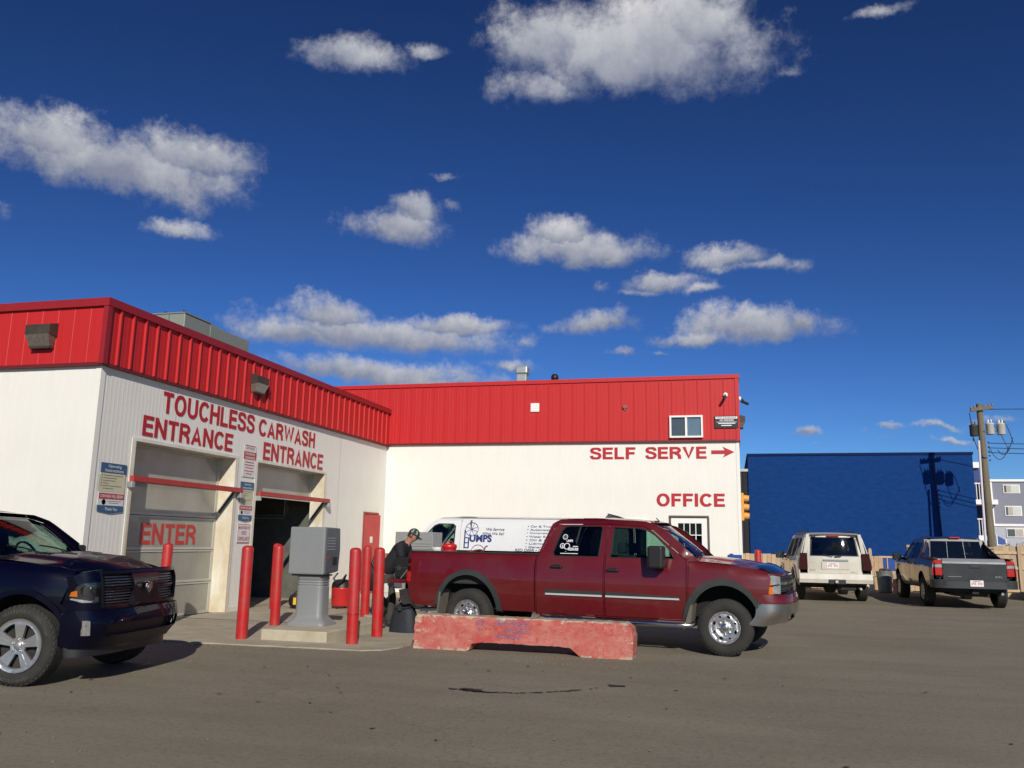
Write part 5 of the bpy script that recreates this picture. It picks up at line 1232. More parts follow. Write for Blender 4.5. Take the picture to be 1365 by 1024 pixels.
def plate(v, x, y, z, w=.30, h=.15, d=-1, ink=None):
    q = MB(); a, b = sorted((x, x + d * .006)); q.rbox(a, b, y - w / 2, y + w / 2, z, z + h, .002); o = q.build('licence_plate', PLATE, v.root)
    q = MB(); xx = x + d * .0065; rnd = random.Random(5); k = 0
    for i in range(7):
        if i == 3: continue
        yy = y + w * (.36 - .12 * i); a, b = sorted((xx, xx + d * .001))
        q.box(a, b, yy - .011, yy - .004, z + .04, z + .10); q.box(a, b, yy + .004, yy + .011, z + .04 + (i % 2) * .02, z + .10); q.box(a, b, yy - .004, yy + .004, z + .04 + (i % 3) * .025, z + .05 + (i % 3) * .025)
    q.box(*sorted((xx, xx + d * .001)), y - w * .28, y + w * .28, z + .115, z + .130); g = q.build('plate_marks', INKR, o); g['kind'] = 'stuff'

# ------------------------------------------------------------------ red crew-cab pickup
def red_truck():
    P = paint('maroon_paint', (.115, .004, .008), (.11, .033, .027), .40, rough=.36, ds=1.1, coat=.8, spec=.3)
    def top(x):
        if x < 1.17: return (1.37, .035)
        if x > 3.60: return (interp(x, [(3.6, 1.30), (3.9, 1.285), (4.3, 1.25), (4.7, 1.18), (4.95, 1.10)]), .07)
        return (None, 0)
    tab = [(.36, .90), (.46, .935), (.60, .965), (.80, .985), (.92, .995), (1.05, .985), (1.20, .965), (1.32, .935), (1.38, .905), (1.60, .84), (1.76, .79), (1.84, .75), (1.89, .69), (1.915, .62), (1.93, .55)]
    v = Vehicle('red_pickup_truck', 'dusty maroon crew cab pickup truck parked sideways behind the concrete barrier', 'pickup truck', (-4.16 + .14, 13.53 + .92, .002), R(-8.45), tab, [(4.2, 5.0, .11, 2.0), (0.0, -1.2, .02, 1.5)], top, P)
    WB = 4.08; AZ = .42
    # bed sides with the wheel opening
    ar = lambda cx, r, zb: [(cx - r, zb)] + arc(cx, AZ, r, 180, 0, 16, r * 1.10) + [(cx + r, zb)]
    v.side('bed_side', [(-1.12, 1.37), (-1.12, .86), (-1.07, .60), (-.98, .50)] + [(-.56, .47)] + arc(-.0, AZ + .02, .54, 176, 4, 16, .60) + [(.55, .47), (1.155, .47), (1.155, 1.37)])
    v.side('bed_rail_cap', [(-1.11, 1.352), (1.15, 1.352), (1.15, 1.374), (-1.11, 1.374)], m=TRIMG, off=.006, thick=.06)
    # cab side: everything that is not a door
    dr = [(1.185, .46), (1.185, 1.32), (1.40, 1.74), (1.48, 1.835), (2.31, 1.84), (2.29, 1.30), (2.285, .46)]
    df = [(2.30, .46), (2.305, 1.30), (2.325, 1.84), (2.86, 1.81), (3.02, 1.75), (3.30, 1.52), (3.55, 1.32), (3.545, .46)]
    def grow(poly, g):
        c = Vector((sum(p[0] for p in poly) / len(poly), sum(p[1] for p in poly) / len(poly))); return [tuple(Vector(p) + (Vector(p) - c).normalized() * g) for p in poly]
    cab = [(1.172, .44), (3.555, .44), (3.575, 1.30), (3.72, 1.305), (3.42, 1.585), (3.20, 1.765), (3.05, 1.845), (2.88, 1.888), (2.3, 1.918), (1.70, 1.928), (1.48, 1.915), (1.38, 1.84), (1.25, 1.50), (1.172, 1.30)]
    v.side('cab_side', cab, [grow(dr, .006) if False else dr, df])
    sh = lambda poly, g: grow(poly, -g)
    dr2 = [(1.193, .468), (1.193, 1.318), (1.406, 1.735), (1.485, 1.827), (2.302, 1.832), (2.281, 1.30), (2.277, .468)]
    df2 = [(2.309, .468), (2.314, 1.30), (2.334, 1.831), (2.858, 1.802), (3.015, 1.742), (3.292, 1.514), (3.541, 1.314), (3.537, .468)]
    wr = [(1.475, 1.345), (1.45, 1.40), (1.56, 1.72), (1.62, 1.79), (1.70, 1.80), (2.20, 1.80), (2.22, 1.77), (2.185, 1.345)]
    wf = [(2.385, 1.34), (2.41, 1.79), (2.80, 1.775), (2.93, 1.745), (3.06, 1.67), (3.26, 1.48), (3.36, 1.34)]
    for sg in (-1, 1):
        o = v.side('door', dr2, [wr], sides=(sg,))[0]; v.side('window_glass', grow(wr, .012), m=G_DARK, off=-.012, thick=0, sides=(sg,), parent=o)
        o2 = v.side('door', df2, [wf], sides=(sg,))[0]; v.side('window_glass', grow(wf, .012), m=G_CLEAR, off=-.012, thick=0, sides=(sg,), parent=o2)
        v.side('window_seal', grow(wr, .016), [grow(wr, -.004)], m=BLACK, off=.003, thick=.012, sides=(sg,), parent=o, res=.06); v.side('window_seal', grow(wf, .016), [grow(wf, -.004)], m=BLACK, off=.003, thick=.012, sides=(sg,), parent=o2, res=.06)
        v.side('side_moulding', [(1.35, .738), (2.265, .738), (2.265, .825), (1.35, .825)], m=TRIMG, off=.012, sides=(sg,)); v.side('side_moulding', [(2.32, .738), (3.44, .738), (3.42, .79), (2.32, .825)], m=TRIMG, off=.012, sides=(sg,))
        SLV = mat('silver_strip', (.60, .60, .61), .35, metal=.2, var=.05)
        v.side('chrome_strip', [(1.35, .745), (2.265, .745), (2.265, .772), (1.35, .772)], m=SLV, off=.017, sides=(sg,)); v.side('chrome_strip', [(2.32, .745), (3.44, .745), (3.435, .770), (2.32, .772)], m=SLV, off=.017, sides=(sg,))
        # fender flares
        inner = arc(0, AZ, .52, 178, 2, 18, .585); outer = arc(0, AZ, .60, 2, 178, 18, .67)
        v.side('fender_flare', [(-.50, .49)] + inner + [(.52, .46), (.595, .46)] + outer + [(-.59, .52)], m=TRIMG, off=.028, thick=.06, sides=(sg,))
        inner = arc(WB, AZ, .50, 178, 10, 18, .56); outer = arc(WB - .02, AZ, .575, 20, 178, 18, .655)
        v.side('fender_flare', [(WB - .50, .45)] + inner + [(WB + .475, .76), (WB + .50, .855)] + outer + [(WB - .565, .45)], m=TRIMG, off=.028, thick=.06, sides=(sg,))
    handle(v, 1.52, 1.17, BLACK); handle(v, 2.43, 1.14, BLACK)
    # front fender
    fend = [(3.562, .45)] + [(WB - .515, .45)] + arc(WB, AZ, .515, 176, 22, 18, .575) + [(4.52, .845), (4.70, .845), (4.70, .90), (4.735, 1.10), (4.68, 1.185), (4.3, 1.25), (3.9, 1.285), (3.73, 1.298), (3.582, 1.29)]
    v.side('fender', fend)
    # hood with a soft centre rise
    zt = lambda x: interp(x, [(3.6, 1.315), (3.9, 1.30), (4.3, 1.262), (4.7, 1.19), (4.86, 1.13), (4.95, 1.05)])
    v.top_panel('hood', 3.62, 4.87, zt, .006, .05, bulge=lambda x, y: .022 / (1 + math.exp((abs(y) - .42) * 26)) * min(1, (4.95 - x) * 3), front=lambda t: -.10 * t * t)
    q = MB(); q.grid(lambda u, w: (4.60 + .30 * u - .13 * (2 * w - 1) ** 2, .80 * (2 * w - 1), zt(4.60 + .30 * u) + .062 + .03 * (1 - (2 * w - 1) ** 2) - .05 * u * u), 8, 14); q.build('bug_deflector', mat('deflector_smoke', (.012, .016, .03), .15, coat=1.0), v.root)
    # nose: grille, lamps, painted bumper top, chrome bumper
    hw = lambda z: .885
    xc, dp = 4.66, .27
    v.fascia('grille', [(-.58, .90), (.58, .90), (.56, 1.12), (-.56, 1.12)], xc, dp, .90, m=DARK, off=-.03)
    for z in (.94, .99, 1.06, 1.10): v.fascia('grille_bar', [(-.58, z - .008), (.58, z - .008), (.58, z + .008), (-.58, z + .008)], xc, dp, .90, m=TRIMG, off=-.01, res=.1)
    v.fascia('grille_bar', [(-.60, 1.005), (.60, 1.005), (.60, 1.045), (-.60, 1.045)], xc, dp, .90, m=CHROME, off=.005, thick=.03)
    for s_ in (-1, 1):
        f = lambda L_: [(s_ * a, z) for a, z in L_]
        v.fascia('headlight', f([(.60, 1.02), (.90, 1.0), (.95, 1.11), (.88, 1.135), (.60, 1.12)]), xc, dp, .90, m=LCLR, off=-.006, res=.05)
        v.fascia('headlight', f([(.60, .88), (.86, .88), (.88, .985), (.60, 1.0)]), xc, dp, .90, m=LCLR, off=-.006, res=.05)
        v.fascia('turn_signal', f([(.90, 1.005), (.985, .985), (.99, 1.13), (.955, 1.155)]), xc, dp, .90, m=LAMB, off=-.003, res=.05)
        v.fascia('turn_signal', f([(.87, .872), (.985, .872), (.985, .975), (.89, .98)]), xc, dp, .90, m=LAMB, off=-.003, res=.05)
        v.fascia('lamp_surround', f([(.86, .976), (.99, .976), (.99, .992), (.86, .992)]), xc, dp, .90, m=P, off=0, res=.05)
    v.fascia('header_panel', [(-.99, 1.12), (.99, 1.135), (.99, 1.155), (.9, 1.16), (.5, 1.15), (-.5, 1.15), (-.9, 1.16), (-.99, 1.155)], xc, dp - .02, .88, m=P, res=.06)
    bw = .985
    v.fascia('bumper_cap', [(-1, .745), (1, .745), (1, .83), (.97, .862), (.9, .868), (-.9, .868), (-.97, .862), (-1, .83)], 4.55, .46, bw, n=3.0, prof=lambda z: -.03 * max(0, (z - .80) / .07), thick=.05)
    v.fascia('front_bumper', [(-1, .44), (-.8, .43), (-.55, .47), (.55, .47), (.8, .43), (1, .44), (1, .742), (-1, .742)], 4.55, .455, bw - .005, n=3.0, m=CHROME, prof=lambda z: -.13 * max(0, (.60 - z) / .16) ** 1.5, thick=.03, holes=[[(-.3, .50), (.3, .50), (.3, .60), (-.3, .60)]])
    q = MB(); q.grid(lambda u, w: (4.62 + .34 * u - .12 * (2 * w - 1) ** 4, .90 * (2 * w - 1), .862), 3, 10); q.build('bumper_step', DARK, v.root)
    # windscreen, roof, rear glass
    v.loft('windscreen', (3.73, .80, 1.325, .16), (3.02, .64, 1.872, .07), G_WS, pillow=.02)
    v.loft('windscreen_band', (3.10, .66, 1.81, .075), (3.015, .635, 1.878, .068), BLACK, nv=1)
    rz = lambda x: interp(x, [(1.40, 1.885), (1.55, 1.925), (2.0, 1.935), (2.6, 1.92), (2.95, 1.89), (3.06, 1.862)])
    q = MB(); q.grid(lambda u, w: (1.40 + 1.66 * u - .05 * (2 * w - 1) ** 2 * u, (.60 + .02 * math.sin(u * 3)) * (2 * w - 1), rz(1.40 + 1.66 * u) + .022 * (1 - (2 * w - 1) ** 2)), 16, 12); q.build('roof', P, v.root)
    v.loft('rear_window', (1.20, .70, 1.42, -.03), (1.37, .60, 1.84, -.03), G_DARK); v.loft('cab_back', (1.18, .90, .75, 0), (1.19, .80, 1.42, 0), P, 4, 4)
    q = MB(); q.grid(lambda u, w: (3.60 + .22 * u - .14 * (2 * w - 1) ** 2, .82 * (2 * w - 1), 1.315 - .012 * u), 4, 12); q.build('cowl', BLACK, v.root)
    for y in (-.1, .42):
        q = MB(); q.tube([(3.70, y, 1.345), (3.62, y - .3, 1.42), (3.60, y - .5, 1.44)], .009, 6); q.build('wiper', BLACK, v.root)
    q = MB(); q.tube([(3.05, -.5, 1.90), (3.0, -.5, 1.945)], .008, 5); q.rbox(2.98, 3.05, -.53, -.47, 1.885, 1.905, .005); q.build('antenna_base', BLACK, v.root)
    # bed: floor, inner walls, open tailgate laid flat, lamps, bumper
    v.box('bed_floor', -1.08, 1.15, -.80, .80, .84, .87, LINER, 0); v.box('bed_wall', -1.10, 1.15, .84, .88, .86, 1.35, LINER, 0, mirror=True); v.box('bed_front', 1.10, 1.15, -.84, .84, .86, 1.36, P, 0)
    q = MB(); q.rbox(-1.62, -1.12, -.78, .78, .82, .885, .018); q.build('tailgate', P, v.root); q = MB(); q.rbox(-1.60, -1.14, -.70, .70, .886, .892, .002); q.build('tailgate_liner', BLACK, v.root)
    for sg in (-1, 1):
        q = MB(); q.tube([(-1.12, sg * .82, 1.15), (-1.35, sg * .80, .90)], .008, 5); q.build('tailgate_cable', STEEL, v.root)
        for (z0, z1, m_) in ((1.13, 1.24, LRD), (1.03, 1.12, LRD), (.86, 1.02, LREDL)):
            a, b = sorted((sg * .86, sg * (v.W(-1.1, (z0 + z1) / 2) + .004))); q = MB(); q.rbox(-1.135, -1.06, a, b, z0, z1, .012); q.build('tail_light', m_, v.root)
    q = MB(); q.prism([(-1.30, .58), (-1.33, .72), (-1.10, .74), (-1.02, .62), (-1.05, .50), (-1.24, .48)], 'y', -.88, .88); q.build('rear_bumper', CHROME, v.root)
    q = MB(); q.rbox(-1.33, -1.16, -.25, .25, .735, .755, .004); q.build('bumper_pad', BLACK, v.root)
    # running board, mud flaps, underbody
    for sg in (-1, 1):
        q = MB(); y = sg * 1.0; q.tube([(1.25, sg * .86, .43), (1.30, y, .40), (1.5, y, .395), (3.4, y, .395), (3.60, y, .40), (3.66, sg * .86, .43)], .038, 12); o = q.build('running_board', CHROME, v.root)
        for a, c in ((1.45, 1.95), (2.6, 3.1)): a_, b_ = sorted((sg * .955, sg * 1.03)); q = MB(); q.rbox(a, c, a_, b_, .425, .44, .004); q.build('step_pad', BLACK, o)
        a_, b_ = sorted((sg * .70, sg * 1.01))
        q = MB(); q.prism([(-.50, .72), (-.47, .72), (-.52, .22), (-.55, .22)], 'y', a_, b_); q.build('mud_flap', mat('mud_flap_dusty', (.12, .11, .085), .9, var=.2), v.root); q = MB(); q.prism([(3.60, .68), (3.64, .70), (3.60, .42), (3.50, .34), (3.52, .42)], 'y', a_, b_); q.build('mud_flap', MATS['mud_flap_dusty'], v.root)
    v.well(0, .52, .50, .60); v.well(WB, .50, .50, .60)
    q = MB(); q.box(-1.1, 4.6, -.45, -.37, .44, .58); q.box(-1.1, 4.6, .37, .45, .44, .58); q.build('frame_rail', UNDER, v.root)
    q = MB(); q.cyl((0, -.85, .40), (0, .85, .40), .05); q.lathe([(.001, -.17), (.13, -.12), (.17, 0), (.13, .12), (.001, .17)], (0, 0, .40), 'x', 16); q.cyl((WB, -.8, .38), (WB, .8, .38), .05); q.rbox(1.9, 2.9, -.3, .3, .36, .60, .06); q.rbox(3.5, 4.5, -.5, .5, .38, .75, .06); q.rbox(.7, 1.7, .35, .75, .40, .62, .05); q.build('axle', UNDER, v.root)
    q = MB(); q.tube([(1.4, -.5, .42), (.6, -.55, .50), (-.7, -.6, .42), (-1.0, -.72, .40)], .035, 8); q.build('exhaust_pipe', STEEL, v.root)
    q = MB(); q.box(1.2, 3.6, -.86, .86, .46, .50); q.build('cab_floor', UNDER, v.root)
    v.wheels(WB, .985, 'silverado', .395, .27)
    seats(v, (1.75, 2.62), zt=1.36, zb=.80); steering(v, 3.12, 1.24)
    q = MB(); q.prism([(3.22, 1.28), (3.66, 1.30), (3.66, .8), (3.30, .8)], 'y', -.80, .80); q.build('dashboard', DASH, v.root)
    mirror_arm(v, 3.24, 1.29, 1.1, tow=True)
    # stickers on the rear door glass
    ST = mat('sticker_white', (.75, .76, .77), .6, var=.02); y = lambda x, z: -(v.W(x, z) - .012) - .004
    def stick(s_, x, z, w, h, bold=.03, shear=0): lettering(s_, ST, v.root, (x, y(x + w / 2, z + h / 2) - .004, z), (1, 0, 0), (0, .33, 1), w, h, .001, bold=bold, shear=shear, name='sticker')
    stick('UMPS', 1.645, 1.555, .105, .04); stick('RESSURE', 1.68, 1.425, .17, .045)
    def ring(cx, cz, r0, r1, spokes=0, squash=1):
        q = MB(); n = 24; yy = y(cx, cz) - .004
        pt = lambda a, r: (cx + r * math.cos(a), yy + .33 * r * math.sin(a) + 0.0, cz + r * math.sin(a))
        for k in range(n):
            a, b = 2 * math.pi * k / n, 2 * math.pi * (k + 1) / n; q.add([pt(a, r0), pt(a, r1), pt(b, r1), pt(b, r0)], [(0, 1, 2, 3)])
        for k in range(spokes):
            a = 2 * math.pi * k / spokes; d = .06 if r1 < .2 else .03; q.add([pt(a - d * 2, .012), pt(a - d * .6, r0), pt(a + d * .6, r0), pt(a + d * 2, .012)], [(0, 1, 2, 3)])
        q.build('sticker', ST, v.root)
    ring(1.62, 1.635, .034, .042, 8); ring(1.585, 1.495, .030, .040, 4); ring(1.66, 1.49, .040, .050)
    stick('P', 1.59, 1.545, .04, .085, .05); stick('P', 1.64, 1.405, .035, .06, .05); stick('&', 1.575, 1.475, .025, .035, .04)
    q = MB(); z = 1.375; q.add([(1.56, y(1.56, z) - .003, z), (1.85, y(1.85, z) - .003, z), (1.85, y(1.85, z) + .0, z + .009), (1.56, y(1.56, z), z + .009)], [(0, 1, 2, 3)]); q.add([(1.76, y(1.76, 1.48) - .003, 1.482), (1.84, y(1.84, 1.48) - .003, 1.482), (1.84, y(1.84, 1.48), 1.494), (1.76, y(1.76, 1.48), 1.494)], [(0, 1, 2, 3)]); q.build('sticker', ST, v.root)
    return v
redtruck = red_truck()
def on_truck(x, y, z):
    a = R(-8.45); return Vector((-4.16 + .14 + x * math.cos(a) - y * math.sin(a), 13.53 + .92 + x * math.sin(a) + y * math.cos(a), z))
# load in the bed and on the tailgate
t = thing('jerry_can', 'red fuel container showing above the bed rail of the maroon truck', 'container', on_truck(-.62, -.45, .872), R(-8))
q = MB(); q.lathe([(.001, 0), (.12, 0), (.13, .02), (.13, .50), (.12, .54), (.135, .55), (.135, .60), (.10, .62), (.001, .625)], (0, 0, 0), 'z', 20); q.build('can', MATS['vac_red'], t); q = MB(); q.tube([(-.08, 0, .61), (-.05, 0, .66), (.05, 0, .66), (.08, 0, .61)], .01, 6); q.build('handle', MATS['vac_red'], t)
t = thing('plastic_pail', 'white plastic pail beside the red container in the truck bed', 'pail', on_truck(-.86, -.42, .872), 0)
q = MB(); q.lathe([(.001, 0), (.085, 0), (.10, .52), (.105, .53), (.105, .555), (.001, .56)], (0, 0, 0), 'z', 18); q.build('pail', mat('pail_white', (.7, .7, .68), .5), t)
t = thing('hose_coil', 'dark red coiled hose showing just above the truck bed rail', 'hose', on_truck(-.15, -.45, 1.25), 0)
q = MB(); q.tube([(.14 * math.cos(a * .5), .07 * math.sin(a * .5) + .002 * a, .055 + .08 * abs(math.sin(a * .25 + .8)) + .015 * math.sin(a)) for a in range(38)], .018, 6); q.tube([(.15, 0, .08), (.20, 0, .20), (.24, 0, .22)], .012, 6); q.build('hose', mat('hose_red', (.16, .02, .02), .5), t)
t = thing('tool_case', 'black tool case resting on the lowered tailgate', 'case', on_truck(-1.38, -.35, .893), R(-8))
q = MB(); q.rbox(-.26, .24, -.18, .20, 0, .36, .03, 3); q.build('case_body', BLACK, t); q = MB(); q.rbox(-.263, .243, -.184, .204, .165, .18, .004); q.rbox(-.19, -.13, -.193, -.178, .13, .21, .005); q.rbox(.12, .18, -.193, -.178, .13, .21, .005); q.build('latch', TRIMG, t)
q = MB(); q.tube([(-.08, 0, .35), (-.06, 0, .41), (.06, 0, .41), (.08, 0, .35)], .012, 6); q.build('handle', BLACK, t)
def grow(poly, g):
    c = Vector((sum(p[0] for p in poly) / len(poly), sum(p[1] for p in poly) / len(poly))); return [tuple(Vector(p) + (Vector(p) - c).normalized() * g) for p in poly]

# ------------------------------------------------------------------ navy pickup in the left foreground (only its front half is in view)
def navy_truck():
    P = paint('navy_paint', (.0009, .0012, .010), (.008, .008, .012), .25, rough=.4, metal=.0, coat=.40, spec=.05)
    TH = 8.0; WB = 3.56
    a = R(TH); hub = Vector((-7.17, 7.54)); fx, fy = math.cos(a), math.sin(a)
    ox = hub.x - WB * fx - 1.0 * fy * 1.0; 
    loc = (hub.x - WB * fx - .985 * fy, hub.y - WB * fy + .985 * fx, 0)
    def top(x):
        if x < .9: return (1.30, .04)
        if x > WB - .6: return (interp(x, [(WB - .6, 1.26), (WB, 1.235), (WB + .3, 1.205), (WB + .6, 1.15)]), .09)
        return (None, 0)
    tab = [(.36, .90), (.46, .95), (.62, .985), (.85, 1.005), (1.0, 1.0), (1.15, .975), (1.25, .94), (1.30, .91), (1.5, .85), (1.66, .79), (1.73, .74), (1.78, .67), (1.81, .6)]
    v = Vehicle('navy_pickup_truck', 'shiny navy blue pickup truck nose in the left foreground, cut off by the picture edge', 'pickup truck', loc, a, tab, [(WB + .15, WB + .62, .17, 1.8)], top, P, R_=.41)
    AZ = .43
    def arch(cx, r, zs, k=1.06): return arc(cx, AZ, r, 178, 4, 18, r * k)
    # bed and cab sides
    v.side('bed_side', [(-1.15, 1.30), (-1.15, .55), (-.50, .48)] + arch(0, .49, 0) + [(.52, .46), (.86, .46), (.86, 1.30)])
    dr = [(.90, .47), (.90, 1.28), (1.02, 1.66), (1.10, 1.72), (1.88, 1.75), (1.86, 1.27), (1.85, .47)]
    df = [(1.87, .47), (1.88, 1.27), (1.90, 1.752), (2.30, 1.735), (2.48, 1.68), (2.86, 1.39), (2.96, 1.27), (2.955, .47)]
    cab = [(.88, .44), (2.965, .44), (2.975, 1.25), (3.10, 1.26), (2.93, 1.43), (2.56, 1.71), (2.40, 1.775), (2.0, 1.80), (1.3, 1.80), (1.08, 1.785), (.98, 1.70), (.88, 1.28)]
    v.side('cab_side', cab, [dr, df])
    wr = [(1.08, 1.30), (1.16, 1.64), (1.22, 1.68), (1.80, 1.70), (1.80, 1.30)]; wf = [(1.95, 1.30), (1.96, 1.70), (2.26, 1.69), (2.44, 1.64), (2.76, 1.40), (2.80, 1.30)]
    for sg in (-1, 1):
        for d, w in ((dr, wr), (df, wf)):
            o = v.side('door', grow(d, -.007), [w], sides=(sg,))[0]; v.side('window_glass', grow(w, .012), m=G_DARK if d is dr else G_CLEAR, off=-.012, thick=0, sides=(sg,), parent=o)
            v.side('window_seal', grow(w, .016), [grow(w, -.004)], m=BLACK, off=.003, thick=.012, sides=(sg,), parent=o, res=.06)
    handle(v, 1.10, 1.10, P, bezel=False); handle(v, 2.08, 1.10, P, bezel=False)
    # front fender with a bulged wheel lip
    fend = [(2.972, .45), (WB - .475, .45)] + arch(WB, .475, 0) + [(WB + .49, .66), (WB + .52, .80), (WB + .50, .80), (WB + .40, .83), (WB + .47, 1.05), (WB + .475, 1.165), (WB + .3, 1.205), (WB, 1.235), (2.985, 1.26)]
    v.side('fender', fend, res=.06)
    for sg in (-1, 1):
        v.side('wheel_lip', arc(WB, AZ, .465, 178, 8, 20, .495) + arc(WB, AZ, .52, 8, 178, 20, .55), m=P, off=.022, thick=.05, sides=(sg,), res=.06)
    zt = lambda x: interp(x, [(2.95, 1.275), (3.3, 1.268), (WB, 1.25), (WB + .3, 1.225), (WB + .5, 1.195), (WB + .66, 1.155), (WB + .76, 1.12)])
    zt0 = zt
    def bulge(x, y):
        k = max(0, min(1, (x - 2.95) / .25)) * max(0, min(1, (WB + .62 - x) / .35)); r = 0
        r += .040 * k / (1 + math.exp((abs(y) - .60) * 30))
        r -= .022 * k / (1 + math.exp((abs(y) - .24) * 30))
        return r
    v.top_panel('hood', 2.97, WB + .765, zt0, .006, .045, bulge=bulge, nx=38, ny=56, front=lambda t: -.30 * abs(t) ** 3.2)
    for sg in (-1, 1):                                                   # hood vents
        q = MB(); [q.box(3.30 + .05 * k, 3.325 + .05 * k, min(sg * .34, sg * .50), max(sg * .34, sg * .50), 1.335 - .004 * k, 1.345 - .004 * k) for k in range(4)]; q.build('hood_vent', BLACK, v.root)
        q = MB(); q.rbox(3.08, 3.11, sg * .3 - .015, sg * .3 + .015, 1.335, 1.36, .005); q.build('washer_nozzle', BLACK, v.root)
    # nose built round one plan curve
    xc, dp, hf = WB + .42, .40, .93
    nf = dict(n=3.6)
    NP = lambda z: -.05 * max(0, (z - 1.0) / .17) ** 2
    nf['prof'] = NP
    GO = [(-.47, .805), (.47, .805), (.50, 1.0), (.49, 1.15), (-.49, 1.15), (-.50, 1.0)]
    HO = [(.515, .83), (.84, .835), (1.0, .875), (1.0, .94), (.93, 1.03), (.53, 1.06)]
    v.fascia('nose', [(-1, .75), (1, .75), (1, 1.10), (.8, 1.155), (.45, 1.18), (-.45, 1.18), (-.8, 1.155), (-1, 1.10)], xc, dp - .005, hf - .01, m=P, res=.05, n=3.6, prof=NP,
             holes=[GO, grow(HO, -.004) if False else [(min(x, .985), z) for x, z in HO], [(-min(x, .985), z) for x, z in HO][::-1]])
    v.fascia('grille', [(-.50, .79), (.50, .79), (.51, 1.16), (-.51, 1.16)], xc, dp, hf, m=BLACK, off=-.07, **nf)
    for k in range(5):
        for z in (.832 + k * .030, 1.012 + k * .029):
            for s_ in (-1, 1):
                aa = sorted((s_ * .08, s_ * .478)); v.fascia('grille_slat', [(aa[0], z - .006), (aa[1], z - .006), (aa[1], z + .006), (aa[0], z + .006)], xc, dp, hf, m=mat('slat_grey', (.07, .08, .10), .3, metal=.5), off=-.035, thick=.02, res=.1, **nf)
    CB = mat('gloss_black', (.006, .006, .009), .3, coat=.25, spec=.2)
    v.fascia('grille_cross', [(-.09, .80), (.09, .80), (.06, .95), (.06, .99), (.085, 1.155), (-.085, 1.155), (-.06, .99), (-.06, .95)], xc, dp, hf, m=CB, off=-.012, thick=.05, **nf)
    v.fascia('grille_cross', [(-.49, .968), (.49, .968), (.49, .99), (-.49, .99)], xc, dp, hf, m=CB, off=-.022, thick=.04, **nf)
    v.fascia('grille_frame', [(x * 1.035, z + (.014 if z > 1 else -.016)) for x, z in GO], xc, dp, hf, holes=[[(x * .985, z + (-.012 if z > 1.1 else .012 if z < .9 else 0)) for x, z in GO]], m=CB, off=.004, thick=.05, **nf)
    q = MB(); ex = xc + dp + .012                                        # emblem: horned head shape
    pts = [(0, -.075), (.022, -.06), (.03, -.02), (.055, -.035), (.066, -.005), (.058, .035), (.03, .052), (0, .048)]
    pts = pts + [(-y, z) for y, z in pts[-2:0:-1]]
    q.prism([(y, z + .975) for y, z in pts], 'x', ex, ex + .014); q.prism([(y * .45, z * .6 + .965) for y, z in pts], 'x', ex + .014, ex + .022); q.build('emblem', CHROME, v.root)
    for s_ in (-1, 1):
        f = lambda L_: [(s_ * x, z) for x, z in L_]
        hl = v.fascia('headlight', f(grow(HO, .012)), xc, dp, hf, m=LDRK, off=-.05, res=.05, **nf)[0]
        v.fascia('headlight_lens', f(grow(HO, -.004)), xc, dp, hf, m=glass_mat('lens_clear', (.9, .9, .92), 1.0) if 'lens_clear' not in MATS else MATS['lens_clear'], off=-.004, thick=0, res=.05, parent=hl, **nf)
        v.fascia('running_light', f([(.54, .845), (.82, .842), (.97, .872), (.96, .884), (.66, .857), (.60, .868), (.595, .90), (.55, .90)]), xc, dp, hf, m=mat('drl_white', (.40, .41, .44), .3, coat=1, var=.4, scale=30), off=-.03, thick=.015, res=.05, parent=hl, **nf)
        v.fascia('turn_signal', f([(.90, .90), (.975, .905), (.96, .95), (.91, .96)]), xc, dp, hf, m=LAMB, off=-.032, thick=.02, res=.05, parent=hl, **nf)
        for aa_, rr_ in ((.80, .050), (.635, .040)):
            t_ = aa_ * math.pi / 2; yy = (hf - .03) * math.sin(t_) ** (2 / 3.6); xo = (dp - .03) * math.cos(t_) ** (2 / 3.6)
            q = MB(); q.lathe([(.001, .0), (rr_ * .8, .010), (rr_, .026)], (xc + xo - .035, s_ * yy, .965), 'x', 18); q.build('projector_lamp', CHROME, hl)
    # bumper: body-coloured with dark lower mouth, fog lamp pockets and air dam
    bh = lambda z: .945 if z > .6 else .945 - .04 * (.6 - z) / .3
    v.fascia('front_bumper', [(-1, .42), (-.85, .38), (.85, .38), (1, .42), (1, .735), (.9, .765), (-.9, .765), (-1, .735)], WB + .41, .44, bh, n=3.6, m=P, res=.05, prof=lambda z: .035 * math.sin(max(0, min(1, (z - .42) / .36)) * math.pi) - .06 * max(0, (.5 - z) / .1),
             holes=[[(-.42, .50), (.42, .50), (.46, .62), (-.46, .62)], [(.66, .52), (.76, .52), (.77, .66), (.68, .66)], [(-.66, .52), (-.68, .66), (-.77, .66), (-.76, .52)]])
    v.fascia('lower_grille', [(-.46, .48), (.46, .48), (.50, .64), (-.50, .64)], WB + .41, .44, .95, n=3.6, m=BLACK, off=-.07)
    for s_ in (-1, 1):
        v.fascia('fog_lamp', [(s_ * x, z) for x, z in ((.64, .50), (.79, .50), (.80, .68), (.65, .68))], WB + .41, .44, .95, n=3.6, m=LCLR, off=-.02)
        v.fascia('fog_bezel', [(s_ * x, z) for x, z in ((.655, .515), (.765, .515), (.775, .665), (.67, .665))], WB + .41, .455, .955, n=3.6, m=mat('bezel_silver', (.26, .25, .23), .35, metal=.4, var=.25, scale=16), off=.004, res=.04)
    v.fascia('air_dam', [(-.9, .29), (.9, .29), (.92, .40), (-.92, .40)], WB + .34, .40, .90, n=3.6, m=BLACK)
    # screens and roof
    v.loft('windscreen', (3.10, .84, 1.285, .15), (2.40, .66, 1.77, .08), G_WS, pillow=.025)
